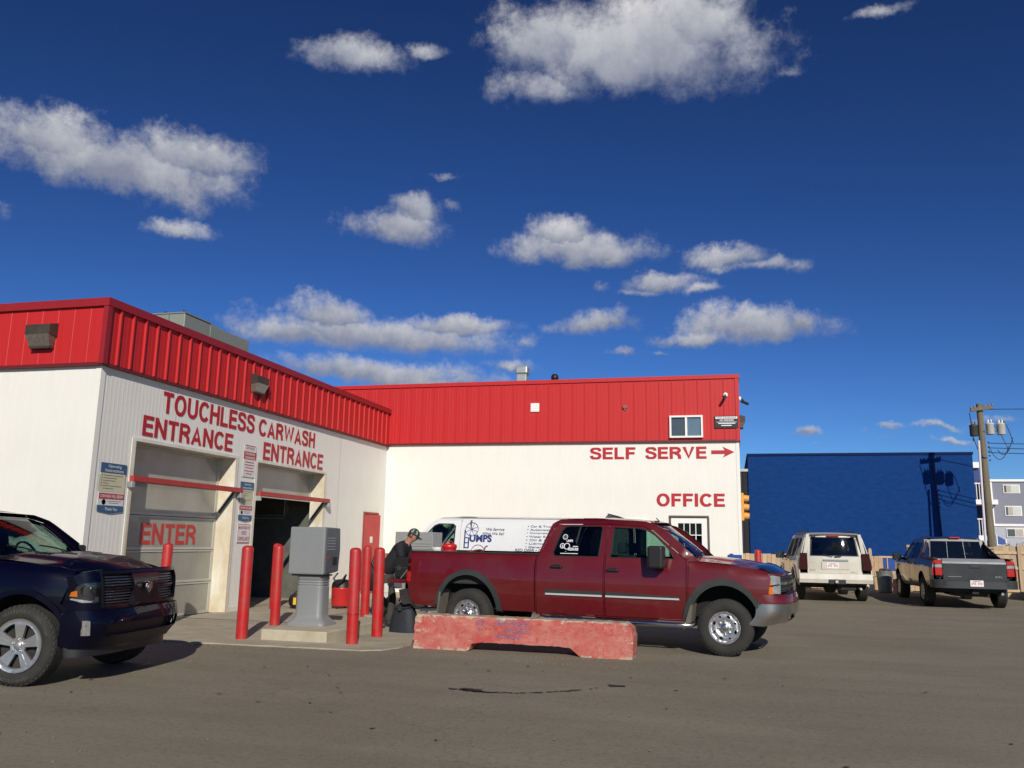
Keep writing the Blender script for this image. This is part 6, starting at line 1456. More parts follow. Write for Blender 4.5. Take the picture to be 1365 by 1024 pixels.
    rz = lambda x: interp(x, [(1.0, 1.77), (1.2, 1.81), (1.7, 1.825), (2.2, 1.80), (2.45, 1.765)])
    q = MB(); q.grid(lambda u, w: (1.0 + 1.44 * u - .05 * (2 * w - 1) ** 2 * u, .63 * (2 * w - 1), rz(1.0 + 1.44 * u) + .025 * (1 - (2 * w - 1) ** 2)), 16, 12); q.build('roof', P, v.root)
    v.loft('rear_window', (.90, .70, 1.33, -.03), (1.02, .60, 1.72, -.03), G_DARK); v.loft('cab_back', (.885, .90, .75, 0), (.895, .80, 1.33, 0), P, 4, 4)
    q = MB(); q.grid(lambda u, w: (2.92 + .20 * u - .14 * (2 * w - 1) ** 2, .86 * (2 * w - 1), 1.272 + .012 * u), 4, 12); q.build('cowl', BLACK, v.root)
    for y in (.05, .6):
        q = MB(); q.tube([(3.06, y, 1.31), (2.97, y - .3, 1.385), (2.94, y - .52, 1.41)], .009, 6); q.build('wiper', BLACK, v.root)
    q = MB(); q.rbox(2.38, 2.42, -.12, .12, 1.63, 1.70, .012); q.tube([(2.44, 0, 1.76), (2.40, 0, 1.69)], .012, 6); q.build('rearview_mirror', mat('red_interior', (.14, .012, .012), .5), v.root)
    q = MB(); q.prism([(2.72, 1.30), (3.10, 1.30), (3.05, .85), (2.80, .85)], 'y', -.84, .84); q.build('dashboard', DASH, v.root)
    seats(v, (1.30, 2.15), zt=1.36, zb=.78); steering(v, 2.58, 1.27)
    v.well(0, .49, .48, .6); v.well(WB, .475, .48, .6)
    mirror_arm(v, 2.80, 1.32, .95, m=BLACK)
    v.box('bed_floor', -1.08, .86, -.84, .84, .78, .80, LINER, 0); v.box('tailgate', -1.15, -1.10, -.88, .88, .56, 1.29, P, .02); v.box('bed_wall', -1.10, .84, .84, .87, .80, 1.28, LINER, 0, mirror=True)
    v.box('rear_bumper', -1.32, -1.14, -.92, .92, .50, .72, CHROME, .03)
    q = MB(); q.box(-1.1, WB + .5, -.45, -.37, .42, .56); q.box(-1.1, WB + .5, .37, .45, .42, .56); q.rbox(1.2, 2.6, -.3, .3, .34, .60, .06); q.rbox(WB - .5, WB + .5, -.5, .5, .34, .75, .06); q.cyl((0, -.85, .41), (0, .85, .41), .05); q.cyl((WB, -.8, .38), (WB, .8, .38), .05); q.box(.9, 3.0, -.88, .88, .45, .49); q.build('underbody', UNDER, v.root)
    v.wheels(WB, .985, 'ram', .41, .27)
    return v
navy_truck()

# ------------------------------------------------------------------ white panel van behind the red truck
def van():
    P = paint('van_white', (.72, .73, .72), (.6, .6, .56), .3, rough=.35)
    # the van faces -X; near (driver's) side at y = 18.5
    FXT = 3.55
    tab = [(.40, .92), (.6, .985), (.9, 1.0), (1.2, .99), (1.4, .975), (1.75, .92), (1.95, .87), (2.02, .83), (2.06, .76), (2.08, .66)]
    v = Vehicle('white_van', 'white panel van with blue service lettering parked behind the red truck', 'van', (-6.87 + 3.55, 18.5 + .97, .006), math.pi, tab, [(3.6, 4.6, .10, 2)], lambda x: (1.20, .08) if x > 3.75 else (None, 0), P, R_=.37)
    WB = 3.43; AZ = .38
    wf = [(2.75, 1.30), (2.74, 1.86), (2.80, 1.91), (3.14, 1.905), (3.24, 1.86), (3.58, 1.50), (3.66, 1.36), (3.66, 1.30)]
    body = [(-1.25, .50), (-.48, .45)] + arc(0, AZ, .46, 178, 2, 14) + [(.48, .42), (2.60, .42), (2.60, 2.062), (-1.15, 2.062), (-1.22, 1.95)]
    v.side('body_side', body, res=.14)
    door = [(2.607, .45), (3.06, .45)] + [(2.98, .62), (3.05, .80), (3.2, .88), (3.55, .90), (3.72, 1.0), (3.76, 1.28), (3.70, 1.40), (3.32, 1.86), (3.22, 1.955), (3.10, 1.99), (2.607, 2.0)]
    for sg in (-1, 1):
        o = v.side('door', door, [wf], sides=(sg,))[0]; v.side('window_glass', grow(wf, .012), m=G_CLEAR, off=-.014, thick=0, sides=(sg,), parent=o); v.side('window_seal', grow(wf, .02), [grow(wf, -.012)], m=BLACK, off=.003, sides=(sg,), parent=o, res=.06)
    v.side('cab_frame', [(2.602, 2.003), (3.10, 1.994), (3.225, 1.96), (3.33, 1.868), (3.71, 1.405), (3.78, 1.26), (3.86, 1.24), (3.42, 1.87), (3.30, 1.98), (3.10, 2.062), (2.602, 2.062)], res=.06)
    v.side('fender', [(3.73, .98), (3.58, .88)] + arc(WB, AZ, .47, 80, 2, 8) + [(3.93, .45), (4.45, .50), (4.5, 1.05), (4.3, 1.16), (3.9, 1.20), (3.77, 1.24)])
    v.side('rocker', [(3.075, .45), (2.99, .62), (3.06, .80), (3.2, .875)] + arc(WB, AZ, .47, 118, 178, 6)[::1] + [(2.96, .44)], res=.08) if False else None
    rz = lambda x: interp(x, [(-1.2, 2.03), (-.9, 2.075), (2.6, 2.085), (3.1, 2.06), (3.30, 2.0)])
    q = MB(); q.grid(lambda u, w: (-1.2 + 4.5 * u, .76 * (2 * w - 1), rz(-1.2 + 4.5 * u) + .03 * (1 - (2 * w - 1) ** 2)), 24, 10); q.build('roof', P, v.root)
    v.side('roof_gutter', [(-1.15, 2.045), (3.1, 2.045), (3.1, 2.058), (-1.15, 2.058)], m=mat('gutter_grey', (.4, .41, .4), .5), off=.012, thick=.02, res=.3)
    v.loft('windscreen', (3.90, .86, 1.245, .10), (3.30, .74, 1.99, .06), G_WS, pillow=.02)
    q = MB(); q.grid(lambda u, w: (3.88 + .62 * u - .08 * (2 * w - 1) ** 2, .90 * (2 * w - 1), 1.225 - .10 * u * u + .02 * (1 - (2 * w - 1) ** 2)), 6, 10); q.build('hood', P, v.root)
    v.fascia('nose', [(-1, .62), (1, .62), (1, 1.10), (.6, 1.13), (-.6, 1.13), (-1, 1.10)], 4.40, .20, .91, m=P); v.fascia('grille', [(-.5, .80), (.5, .80), (.5, 1.02), (-.5, 1.02)], 4.40, .21, .91, m=BLACK, off=.005)
    v.fascia('front_bumper', [(-1, .40), (1, .40), (1, .62), (-1, .62)], 4.38, .28, .93, m=CHROME)
    for s_ in (-1, 1): v.fascia('headlight', [(s_ * x, z) for x, z in ((.55, .82), (.85, .82), (.85, 1.0), (.55, 1.0))], 4.40, .215, .91, m=LCLR, off=.005)
    q = MB(); q.box(-1.24, -1.20, -.90, .90, .50, 1.95); q.build('rear_door', P, v.root); v.box('rear_bumper', -1.35, -1.22, -.92, .92, .45, .62, CHROME, .02)
    q = MB(); q.prism([(3.30, 1.20), (3.85, 1.24), (3.85, .8), (3.40, .8)], 'y', -.84, .84); q.build('dashboard', DASH, v.root)
    q = MB(); q.box(-1.1, 4.4, -.8, .8, .44, .52); q.rbox(1, 3, -.4, .4, .3, .5, .05); q.build('underbody', UNDER, v.root); q = MB(); q.box(2.35, 2.38, -.9, .9, .5, 2.0); q.build('bulkhead', mat('bulkhead_grey', (.10, .11, .10), .8), v.root)
    seats(v, (2.75,), zt=1.50, zb=.85); steering(v, 3.25, 1.28); v.well(0, .46, .44, .6); v.well(WB, .47, .44, .6)
    q = MB(); q.rbox(3.16, 3.20, -.14, .14, 1.74, 1.82, .015); q.build('rearview_mirror', BLACK, v.root)
    mirror_arm(v, 3.50, 1.40, 1.0, tow=True); v.wheels(WB, .97, 'van', .37, .23)
    # livery on the near side: the van's +y side faces the camera; text runs from its front to its rear
    NV = mat('livery_navy', (.010, .025, .16), .5, var=.05); GRY = mat('livery_grey', (.08, .09, .14), .5, var=.05)
    def lv(s_, wx, z, w, h, m=NV, bold=.02, shear=0.0):
        """wx: world x of the left end"""
        x = (-6.87 + 3.55) - wx; yy = v.W(x, z) + .009
        lettering(s_, m, v.root, (x, yy, z), (-1, 0, 0), (0, -.14, 1), w, h, .001, bold=bold, shear=shear)
    lv('UMPS', -5.70, 1.52, .52, .165, bold=.045); lv('We Service', -5.32, 1.775, .42, .062, GRY, .012, .25); lv('What We Sell', -5.40, 1.68, .50, .062, GRY, .012, .25)
    for k, s_ in enumerate(('Car & Truck', 'Automotive', 'Compressors', 'Water Reels', 'Oil & Gas', 'Lubrication', 'Generators')):
        lv('\u2022 ' + s_, -4.37 - .006 * k, 1.86 - .075 * k, .60, .046, GRY, .008)
    lv('RED DEER \u2022 CALGARY', -4.64, 1.33, .98, .062, GRY, .02, .2)
    # wheel-and-tower mark that stands for the P, and the gauge under it
    def ring2(wx, cz, r0, r1, spokes=0, a0=0, a1=360, hub=0.0, ph=0.0):
        cx = (-6.87 + 3.55) - wx; n = 36; q = MB()
        def pt(a_, r): z = cz + r * math.sin(a_); x = cx - r * math.cos(a_); return (x, v.W(x, z) + .007, z)
        for k in range(n):
            a_, b_ = R(a0 + (a1 - a0) * k / n), R(a0 + (a1 - a0) * (k + 1) / n); q.add([pt(a_, r0), pt(a_, r1), pt(b_, r1), pt(b_, r0)], [(0, 1, 2, 3)])
        for k in range(spokes):
            a_ = 2 * math.pi * k / spokes + ph; q.add([pt(a_ - .25, hub), pt(a_ - .03, r0), pt(a_ + .03, r0), pt(a_ + .25, hub)], [(0, 1, 2, 3)])
        if hub: q.add([pt(2 * math.pi * k / 12, hub) for k in range(12)], [tuple(range(12))])
        q.build('emblem', NV, v.root)
    ring2(-5.66, 1.80, .142, .155, 8, hub=.022, ph=.39); ring2(-5.49, 1.30, .15, .162, 0, 0, 180)
    q = MB()
    def qd(xa, xb, za, zb):
        A, B = (-6.87 + 3.55) - xa, (-6.87 + 3.55) - xb; q.add([(A, v.W(A, za) + .008, za), (B, v.W(B, za) + .008, za), (B, v.W(B, zb) + .008, zb), (A, v.W(A, zb) + .008, zb)], [(0, 3, 2, 1)])
    qd(-5.83, -5.80, 1.38, 1.78); qd(-5.735, -5.705, 1.38, 1.62); 
    for z in (1.38, 1.49, 1.60): qd(-5.80, -5.735, z, z + .022)
    q.build('emblem', NV, v.root)
    return v
van()

# ------------------------------------------------------------------ white boxy suv seen from behind
def suv():
    P = paint('suv_white', (.56, .535, .455), (.42, .36, .26), .7, rough=.4, ds=1.4)
    az = -3.3; h = R(90 - az)
    tab = [(.42, .88), (.55, .93), (.75, .95), (1.0, .945), (1.12, .93), (1.22, .89), (1.5, .81), (1.68, .755), (1.76, .72), (1.80, .66), (1.82, .58)]
    v = Vehicle('white_suv', 'boxy cream-white suv seen from behind with sun glinting on its rear glass', 'suv', (2.63, 25.72, gz(2.7, 26) + .0), h, tab, [(2.9, 3.6, .08, 2), (-.55, -1.05, .03, 2)], lambda x: (1.12, .06) if x > 2.35 else (None, 0), P, R_=.385)
    WB = 2.78; AZ = .40
    wins = [[(-.78, 1.20), (-.70, 1.66), (-.05, 1.69), (-.08, 1.20)], [(.06, 1.19), (.10, 1.69), (.86, 1.69), (.86, 1.17)], [(.98, 1.17), (.98, 1.69), (1.62, 1.66), (2.02, 1.17)]]
    outl = [(-.98, .62), (-.50, .55)] + arc(0, AZ, .49, 170, 10, 14) + [(.52, .45), (2.24, .45)] + arc(WB, AZ, .49, 174, 10, 14) + [(3.3, .55), (3.45, .62), (3.45, .95), (3.2, 1.09), (2.4, 1.125), (2.12, 1.14), (1.70, 1.72), (1.55, 1.80), (-.75, 1.805), (-.88, 1.76), (-.97, 1.20)]
    v.side('body_side', outl, wins, res=.10)
    for w, nm in zip(wins, ('quarter', 'rear', 'front')): v.side('window_glass', grow(w, .012), m=G_DARK if nm != 'front' else G_REAR, off=-.012, thick=0)
    for sg in (-1, 1):
        v.side('door_seam', [(.885, .50), (.895, .50), (.915, 1.70), (.905, 1.70)], m=BLACK, off=.002, sides=(sg,), thick=.001); v.side('door_seam', [(.0, 1.0), (.01, 1.0), (.04, 1.70), (.03, 1.70)], m=BLACK, off=.002, sides=(sg,), thick=.001)
        inner = arc(0, AZ, .49, 178, 2, 16); v.side('wheel_flare', inner + arc(0, AZ, .56, 2, 178, 16), m=P, off=.028, thick=.05, sides=(sg,)); v.side('wheel_flare', arc(WB, AZ, .49, 178, 2, 16) + arc(WB, AZ, .56, 2, 178, 16), m=P, off=.028, thick=.05, sides=(sg,))
        v.side('rub_strip', [(.55, .70), (2.2, .70), (2.2, .78), (.55, .78)], m=P, off=.018, sides=(sg,))
        q = MB(); q.tube([(-.6, sg * .60, 1.83), (-.55, sg * .60, 1.87), (1.4, sg * .60, 1.87), (1.5, sg * .60, 1.83)], .018, 6); q.build('roof_rail', BLACK, v.root)
    handle(v, .72, 1.06, P, bezel=False, w=.18); handle(v, 1.12, 1.06, P, bezel=False, w=.18) if False else handle(v, 1.75, 1.05, P, bezel=False, w=.18)
    rz = lambda x: interp(x, [(-.92, 1.77), (-.7, 1.825), (1.2, 1.84), (1.6, 1.80), (1.75, 1.74)])
    q = MB(); q.grid(lambda u, w: (-.92 + 2.67 * u, .66 * (2 * w - 1), rz(-.92 + 2.67 * u) + .02 * (1 - (2 * w - 1) ** 2)), 16, 10); q.build('roof', P, v.root)
    v.loft('windscreen', (2.20, .80, 1.14, .10), (1.72, .66, 1.76, .05), G_WS)
    q = MB(); q.grid(lambda u, w: (2.2 + 1.2 * u, .86 * (2 * w - 1) * (1 - .06 * u * u), 1.13 - .05 * u * u + .03 * (1 - (2 * w - 1) ** 2)), 8, 10); q.build('hood', P, v.root)
    q = MB(); q.rbox(3.3, 3.55, -.84, .84, .45, 1.05, .06); q.build('nose', P, v.root)
    # tailgate: frame, glass, number plate recess, handle bar, badges, wiper
    xr = -.99
    def back(name, pts, m, off=0.0, holes=(), par=None, th=.02, res=.12):
        return panel(name, pts, list(holes), lambda y, z: (xr - off + .215 * max(0, z - 1.18) + .05 * max(0, z - 1.18) ** 2 + .05 * (abs(y) / .6) ** 2, y, z), (1, 0, 0), m, par or v.root, res, th)
    gl = [(-.60, 1.22), (.60, 1.22), (.55, 1.66), (.50, 1.70), (-.50, 1.70), (-.55, 1.66)]
    tg = back('tailgate', [(-.70, .64), (.70, .64), (.70, 1.20), (.62, 1.79), (-.62, 1.79), (-.70, 1.20)], P, holes=[gl])
    back('rear_window', grow(gl, .015), G_REAR, off=-.008, par=tg, th=0, res=.06)
    back('glass_surround', grow(gl, .035), BLACK, off=.004, holes=[grow(gl, -.002)], par=tg, th=.004); 
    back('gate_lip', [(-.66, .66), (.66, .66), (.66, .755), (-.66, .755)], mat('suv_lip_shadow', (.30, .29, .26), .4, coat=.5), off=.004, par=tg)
    q = MB(); q.rbox(xr - .035, xr - .0, -.34, .30, 1.075, 1.125, .008); q.build('handle_bar', CHROME, tg)
    q = MB(); q.box(xr - .008, xr + .0, -.36, .34, .86, 1.07); q.build('plate_recess', P, tg); plate(v, xr - .010, .06, .88, .31, .155)
    for (a_, b_) in ((.46, .56), (-.56, -.46)):
        q = MB(); q.rbox(xr + .06, xr + .13, a_, b_, 1.70, 1.745, .01); q.build('glass_hinge', BLACK, tg)
    q = MB(); q.tube([(xr - .03, 0, 1.19), (xr - .04, -.12, 1.205), (xr - .03, -.16, 1.20)], .016, 6); q.tube([(xr - .03, .06, 1.19), (xr - .01, .3, 1.24)], .008, 5); q.build('wiper', BLACK, tg)
    q = MB(); q.rbox(xr + .055, xr + .10, -.16, .16, 1.735, 1.775, .01); q.build('brake_light', LREDL, tg)
    lettering('COMMANDER', STEEL, tg, (xr - .024, -.38, .80), (0, -1, 0), (0, 0, 1), .22, .022, .002, bold=.01); lettering('Jeep', STEEL, tg, (xr - .024, .62, .84), (0, -1, 0), (0, 0, 1), .14, .05, .002, bold=.01)
    for sg in (-1, 1):
        a_, b_ = sorted((sg * .705, sg * .915)); q = MB(); q.prism([(a_, .84), (b_, .84), (b_ - (.02 if sg > 0 else 0), 1.28), (a_ + (.03 if sg < 0 else 0), 1.28)] if True else [], 'x', xr - .01, xr + .14); q.build('tail_light', LRD, v.root)
        v.side('tail_light', [(-1.0, .86), (-.84, .86), (-.86, 1.28), (-.97, 1.28)], m=LRD, off=.006, sides=(sg,))
        a_, b_ = sorted((sg * .70, sg * .80)); q = MB(); q.prism([(a_, 1.28), (b_, 1.28), (sg * .70, 1.79), (sg * .62, 1.79)] if sg > 0 else [(a_, 1.28), (b_, 1.28), (sg * .62, 1.79), (sg * .70, 1.79)], 'x', xr + .06, xr + .16); q.build('rear_pillar', P, v.root)
    q = MB(); q.prism([(-1.07, .50), (-1.09, .60), (-1.06, .74), (-.90, .76), (-.90, .48)], 'y', -.93, .93); q.build('rear_bumper', P, v.root)
    q = MB(); q.rbox(-1.10, -1.06, -.24, .20, .47, .60, .015); q.build('hitch_cover', BLACK, v.root); q = MB(); q.rbox(-1.16, -1.0, -.04, .04, .50, .57, .01); q.lathe([(.001, -.02), (.03, 0), (.001, .03)], (-1.16, 0, .60), 'z', 10); q.build('hitch', STEEL, v.root)
    q = MB(); q.box(-.9, 3.3, -.75, .75, .44, .50); q.cyl((0, -.8, .38), (0, .8, .38), .05); q.lathe([(.001, -.2), (.15, -.12), (.17, 0), (.15, .12), (.001, .2)], (0, .0, .36), 'y', 14); q.rbox(-.85, -.4, -.55, -.05, .30, .46, .06); q.rbox(.5, 2.4, -.3, .3, .32, .5, .05); q.build('underbody', UNDER, v.root)
    q = MB(); q.cyl((-1.05, -.62, .36), (-.5, -.60, .38), .03); q.build('exhaust_pipe', STEEL, v.root)
    seats(v, (.1, 1.0), zt=1.35, zb=.75); v.well(0, .49, .45, .6); v.well(WB, .49, .45, .6); mirror_arm(v, 1.98, 1.20, 1.0); v.wheels(WB, .945, 'plain', .385, .25)
suv()

# ------------------------------------------------------------------ dark pickup seen from behind at the right
def dark_truck():
    P = paint('charcoal_paint', (.020, .022, .026), (.07, .06, .05), .4, rough=.28, metal=.4, ds=1.3)
    az = -.66; h = R(90 - az)
    def top(x): return (1.22, .05) if x < .35 else ((1.12, .07) if x > 2.6 else (None, 0))
    tab = [(.42, .90), (.55, .95), (.75, .975), (1.0, .97), (1.15, .94), (1.22, .90), (1.45, .80), (1.62, .735), (1.70, .69), (1.75, .60), (1.78, .50)]
    v = Vehicle('dark_pickup_truck', 'charcoal crew cab pickup truck with three-pane rear window seen from behind at far right', 'pickup truck', (5.82, 24.96, gz(5.8, 25) + .01), h, tab, [(3.2, 4.0, .10, 2), (-.8, -1.25, .03, 2)], top, P, R_=.37)
    WB = 3.10; AZ = .40
    wr = [(.62, 1.19), (.72, 1.62), (1.40, 1.64), (1.40, 1.18)]; wf = [(1.50, 1.18), (1.50, 1.64), (1.95, 1.62), (2.50, 1.18)]
    outl = [(-1.18, .58), (-.50, .52)] + arc(0, AZ, .48, 172, 8, 14) + [(.50, .44), (2.6, .44)] + arc(WB, AZ, .47, 174, 8, 14) + [(3.66, .55), (3.85, .62), (3.85, .95), (3.6, 1.08), (2.85, 1.15), (2.62, 1.18), (2.1, 1.64), (1.9, 1.735), (.80, 1.755), (.55, 1.72), (-.35, 1.27), (-.5, 1.225), (-1.20, 1.22)]
    v.side('body_side', outl, [wr, wf], res=.10)
    v.side('window_glass', grow(wr, .012), m=G_DARK, off=-.012, thick=0); v.side('window_glass', grow(wf, .012), m=G_REAR, off=-.012, thick=0)
    for sg in (-1, 1):
        v.side('door_seam', [(1.445, .50), (1.455, .50), (1.455, 1.68), (1.445, 1.68)], m=BLACK, off=.002, sides=(sg,), thick=.001); v.side('door_seam', [(.56, .85), (.57, .85), (.62, 1.70), (.61, 1.70)], m=BLACK, off=.002, sides=(sg,), thick=.001)
    handle(v, .82, 1.05, P, bezel=False, w=.2); handle(v, 1.66, 1.05, P, bezel=False, w=.2)
    rz = lambda x: interp(x, [(.38, 1.72), (.6, 1.765), (1.5, 1.785), (1.95, 1.75), (2.1, 1.69)])
    q = MB(); q.grid(lambda u, w: (.42 + 1.66 * u, .58 * (2 * w - 1), rz(.42 + 1.66 * u) + .02 * (1 - (2 * w - 1) ** 2)), 14, 10); q.build('roof', P, v.root)
    v.loft('windscreen', (2.70, .78, 1.17, .12), (2.06, .60, 1.70, .05), G_WS)
    q = MB(); q.grid(lambda u, w: (2.66 + 1.2 * u, .86 * (2 * w - 1) * (1 - .06 * u * u), 1.16 - .10 * u * u + .03 * (1 - (2 * w - 1) ** 2)), 8, 10); q.build('hood', P, v.root); q = MB(); q.rbox(3.7, 3.98, -.85, .85, .45, 1.02, .08); q.build('nose', P, v.root)
    # cab back with three panes
    def cb(name, y0, y1, z0, z1, m, off=0, par=None):
        q = MB(); X = lambda z: .36 + .10 * (z - 1.2) / .5 - off; q.add([(X(z0), y0, z0), (X(z0), y1, z0), (X(z1), y1 * .93, z1), (X(z1), y0 * .93, z1)], [(0, 3, 2, 1)]); q.add([(X(z0) + .03, y0, z0), (X(z0) + .03, y1, z0), (X(z1) + .03, y1 * .93, z1), (X(z1) + .03, y0 * .93, z1)], [(0, 1, 2, 3)]) if off == 0 and m is P else None
        return q.build(name, m, par or v.root)
    cb('cab_back', -.86, .86, .8, 1.20, P); cb('cab_back', -.62, .62, 1.66, 1.73, P); cb('rear_pillar', -.80, -.66, 1.2, 1.70, P); cb('rear_pillar', .66, .80, 1.2, 1.70, P)
    for y0, y1 in ((-.645, -.23), (-.20, .20), (.23, .645)): cb('rear_window', y0, y1, 1.21, 1.655, G_REAR, .002)
    for y in (-.215, .215, -.655, .655):
        q = MB(); q.tube([(.35, y, 1.21), (.445, y * .93, 1.655)], .009, 6); q.build('window_divider', mat('divider_grey', (.20, .21, .22), .3, metal=.3), v.root)
    q = MB(); q.rbox(.40, .46, -.13, .13, 1.735, 1.775, .01); q.build('brake_light', LREDL, v.root)
    # bed
    v.box('bed_floor', -1.15, .38, -.80, .80, .72, .75, LINER, 0); v.box('bed_wall', -1.15, .36, .80, .86, .75, 1.20, LINER, 0, mirror=True)
    v.box('bed_rail_cap', -1.15, .30, .80, .92, 1.20, 1.235, BLACK, .008, mirror=True)
    DG = paint('tailgate_grey', (.032, .037, .042), (.07, .065, .06), .3, rough=.32, metal=.5, coat=.7)
    q = MB(); q.prism([(-1.24, .70), (-1.25, 1.10), (-1.235, 1.15), (-1.17, 1.215), (-1.13, 1.215), (-1.15, .70)], 'y', -.72, .72); tg = q.build('tailgate', DG, v.root)
    q = MB(); q.prism([(-1.239, 1.150), (-1.172, 1.218), (-1.166, 1.222), (-1.130, 1.222), (-1.130, 1.216), (-1.17, 1.214), (-1.234, 1.146)], 'y', -.715, .715); q.build('edge_highlight', mat('highlight_grey', (.34, .35, .36), .35, metal=.4), tg)  # paler strip painted in for the sun's reflection along the tailgate edge
    q = MB(); q.rbox(-1.262, -1.245, -.13, .10, .99, 1.06, .006); q.build('latch_bezel', BLACK, tg); q = MB(); q.rbox(-1.272, -1.258, -.09, .07, 1.02, 1.045, .005); q.build('tailgate_handle', DG, tg)
    lettering('RTL', CHROME, tg, (-1.252, -.46, .77), (0, -1, 0), (0, 0, 1), .16, .035, .003, bold=.03); q = MB(); q.box(-1.2535, -1.25, .30, .62, .775, .785); q.build('badge_strip', CHROME, tg)
    for sg in (-1, 1):
        for (z0, z1, m_) in ((1.08, 1.18, LREDL), (.99, 1.075, LCLR), (.80, .985, LREDL)):
            a_, b_ = sorted((sg * .73, sg * .90)); q = MB(); q.rbox(-1.235, -1.12, a_, b_, z0, z1, .012); q.build('tail_light', m_, v.root)
            v.side('tail_light', [(-1.2, z0), (-1.08, z0), (-1.09, z1), (-1.2, z1)], m=m_, off=.004, sides=(sg,))
    BG2 = mat('bumper_grey', (.026, .030, .033), .45, var=.06)
    v.fascia('rear_bumper', [(-1, .50), (1, .50), (1, .70), (.3, .71), (.26, .66), (-.26, .66), (-.3, .71), (-1, .70)], -1.0, .36, .975, n=4.5, m=BG2, dirn=-1, thick=.06); v.fascia('bumper_step', [(-.27, .52), (.27, .52), (.27, .70), (-.27, .70)], -1.0, .33, .975, n=4.5, m=BLACK, dirn=-1)
    v.fascia('bumper_slot', [(.30, .56), (.40, .56), (.36, .70), (.28, .70)], -1.0, .362, .975, n=4.5, m=BLACK, dirn=-1, off=.003); v.fascia('bumper_slot', [(-.30, .56), (-.40, .56), (-.36, .70), (-.28, .70)], -1.0, .362, .975, n=4.5, m=BLACK, dirn=-1, off=.003)
    plate(v, -1.372, 0.0, .55, .30, .15)
    q = MB(); q.box(-1.1, 3.8, -.7, .7, .40, .48); q.cyl((0, -.8, .36), (0, .8, .36), .04); q.rbox(-.8, .4, -.4, .4, .28, .44, .06); q.rbox(-1.2, -1.0, -.08, .08, .36, .48, .02); q.build('underbody', UNDER, v.root); q = MB(); q.cyl((-1.22, -.60, .38), (-.7, -.58, .38), .035); q.build('exhaust_pipe', CHROME, v.root)
    seats(v, (.95, 1.75), zt=1.32, zb=.72); v.well(0, .48, .44, .6); v.well(WB, .47, .44, .6); mirror_arm(v, 2.42, 1.22, 1.0); v.wheels(WB, .965, 'plain', .37, .24)
dark_truck()
# ================================================================== the man at the tailgate and his bag
def skinned(name, verts, edges, radii, m, parent, root=0, sub=1, loc=(0, 0, 0)):
    me = bpy.data.meshes.new(name); me.from_pydata(verts, edges, []); o = bpy.data.objects.new(name, me); COL.objects.link(o)
    md = o.modifiers.new('skin', 'SKIN'); md.use_smooth_shade = True
    sv = me.skin_vertices[0].data if me.skin_vertices else None
    if sv is None:
        me.attributes  # older meshes need the layer
    for i, r in enumerate(radii):
        me.skin_vertices[0].data[i].radius = r if isinstance(r, tuple) else (r, r)
        me.skin_vertices[0].data[i].use_root = (i == root)
    s = o.modifiers.new('sub', 'SUBSURF'); s.levels = s.render_levels = sub
    dg = bpy.context.evaluated_depsgraph_get(); nm = bpy.data.meshes.new_from_object(o.evaluated_get(dg)); bpy.data.objects.remove(o)
    nm.materials.clear(); nm.materials.append(m); nm.polygons.foreach_set('use_smooth', [True] * len(nm.polygons))
    r = bpy.data.objects.new(name, nm); COL.objects.link(r); r.parent = parent; return r
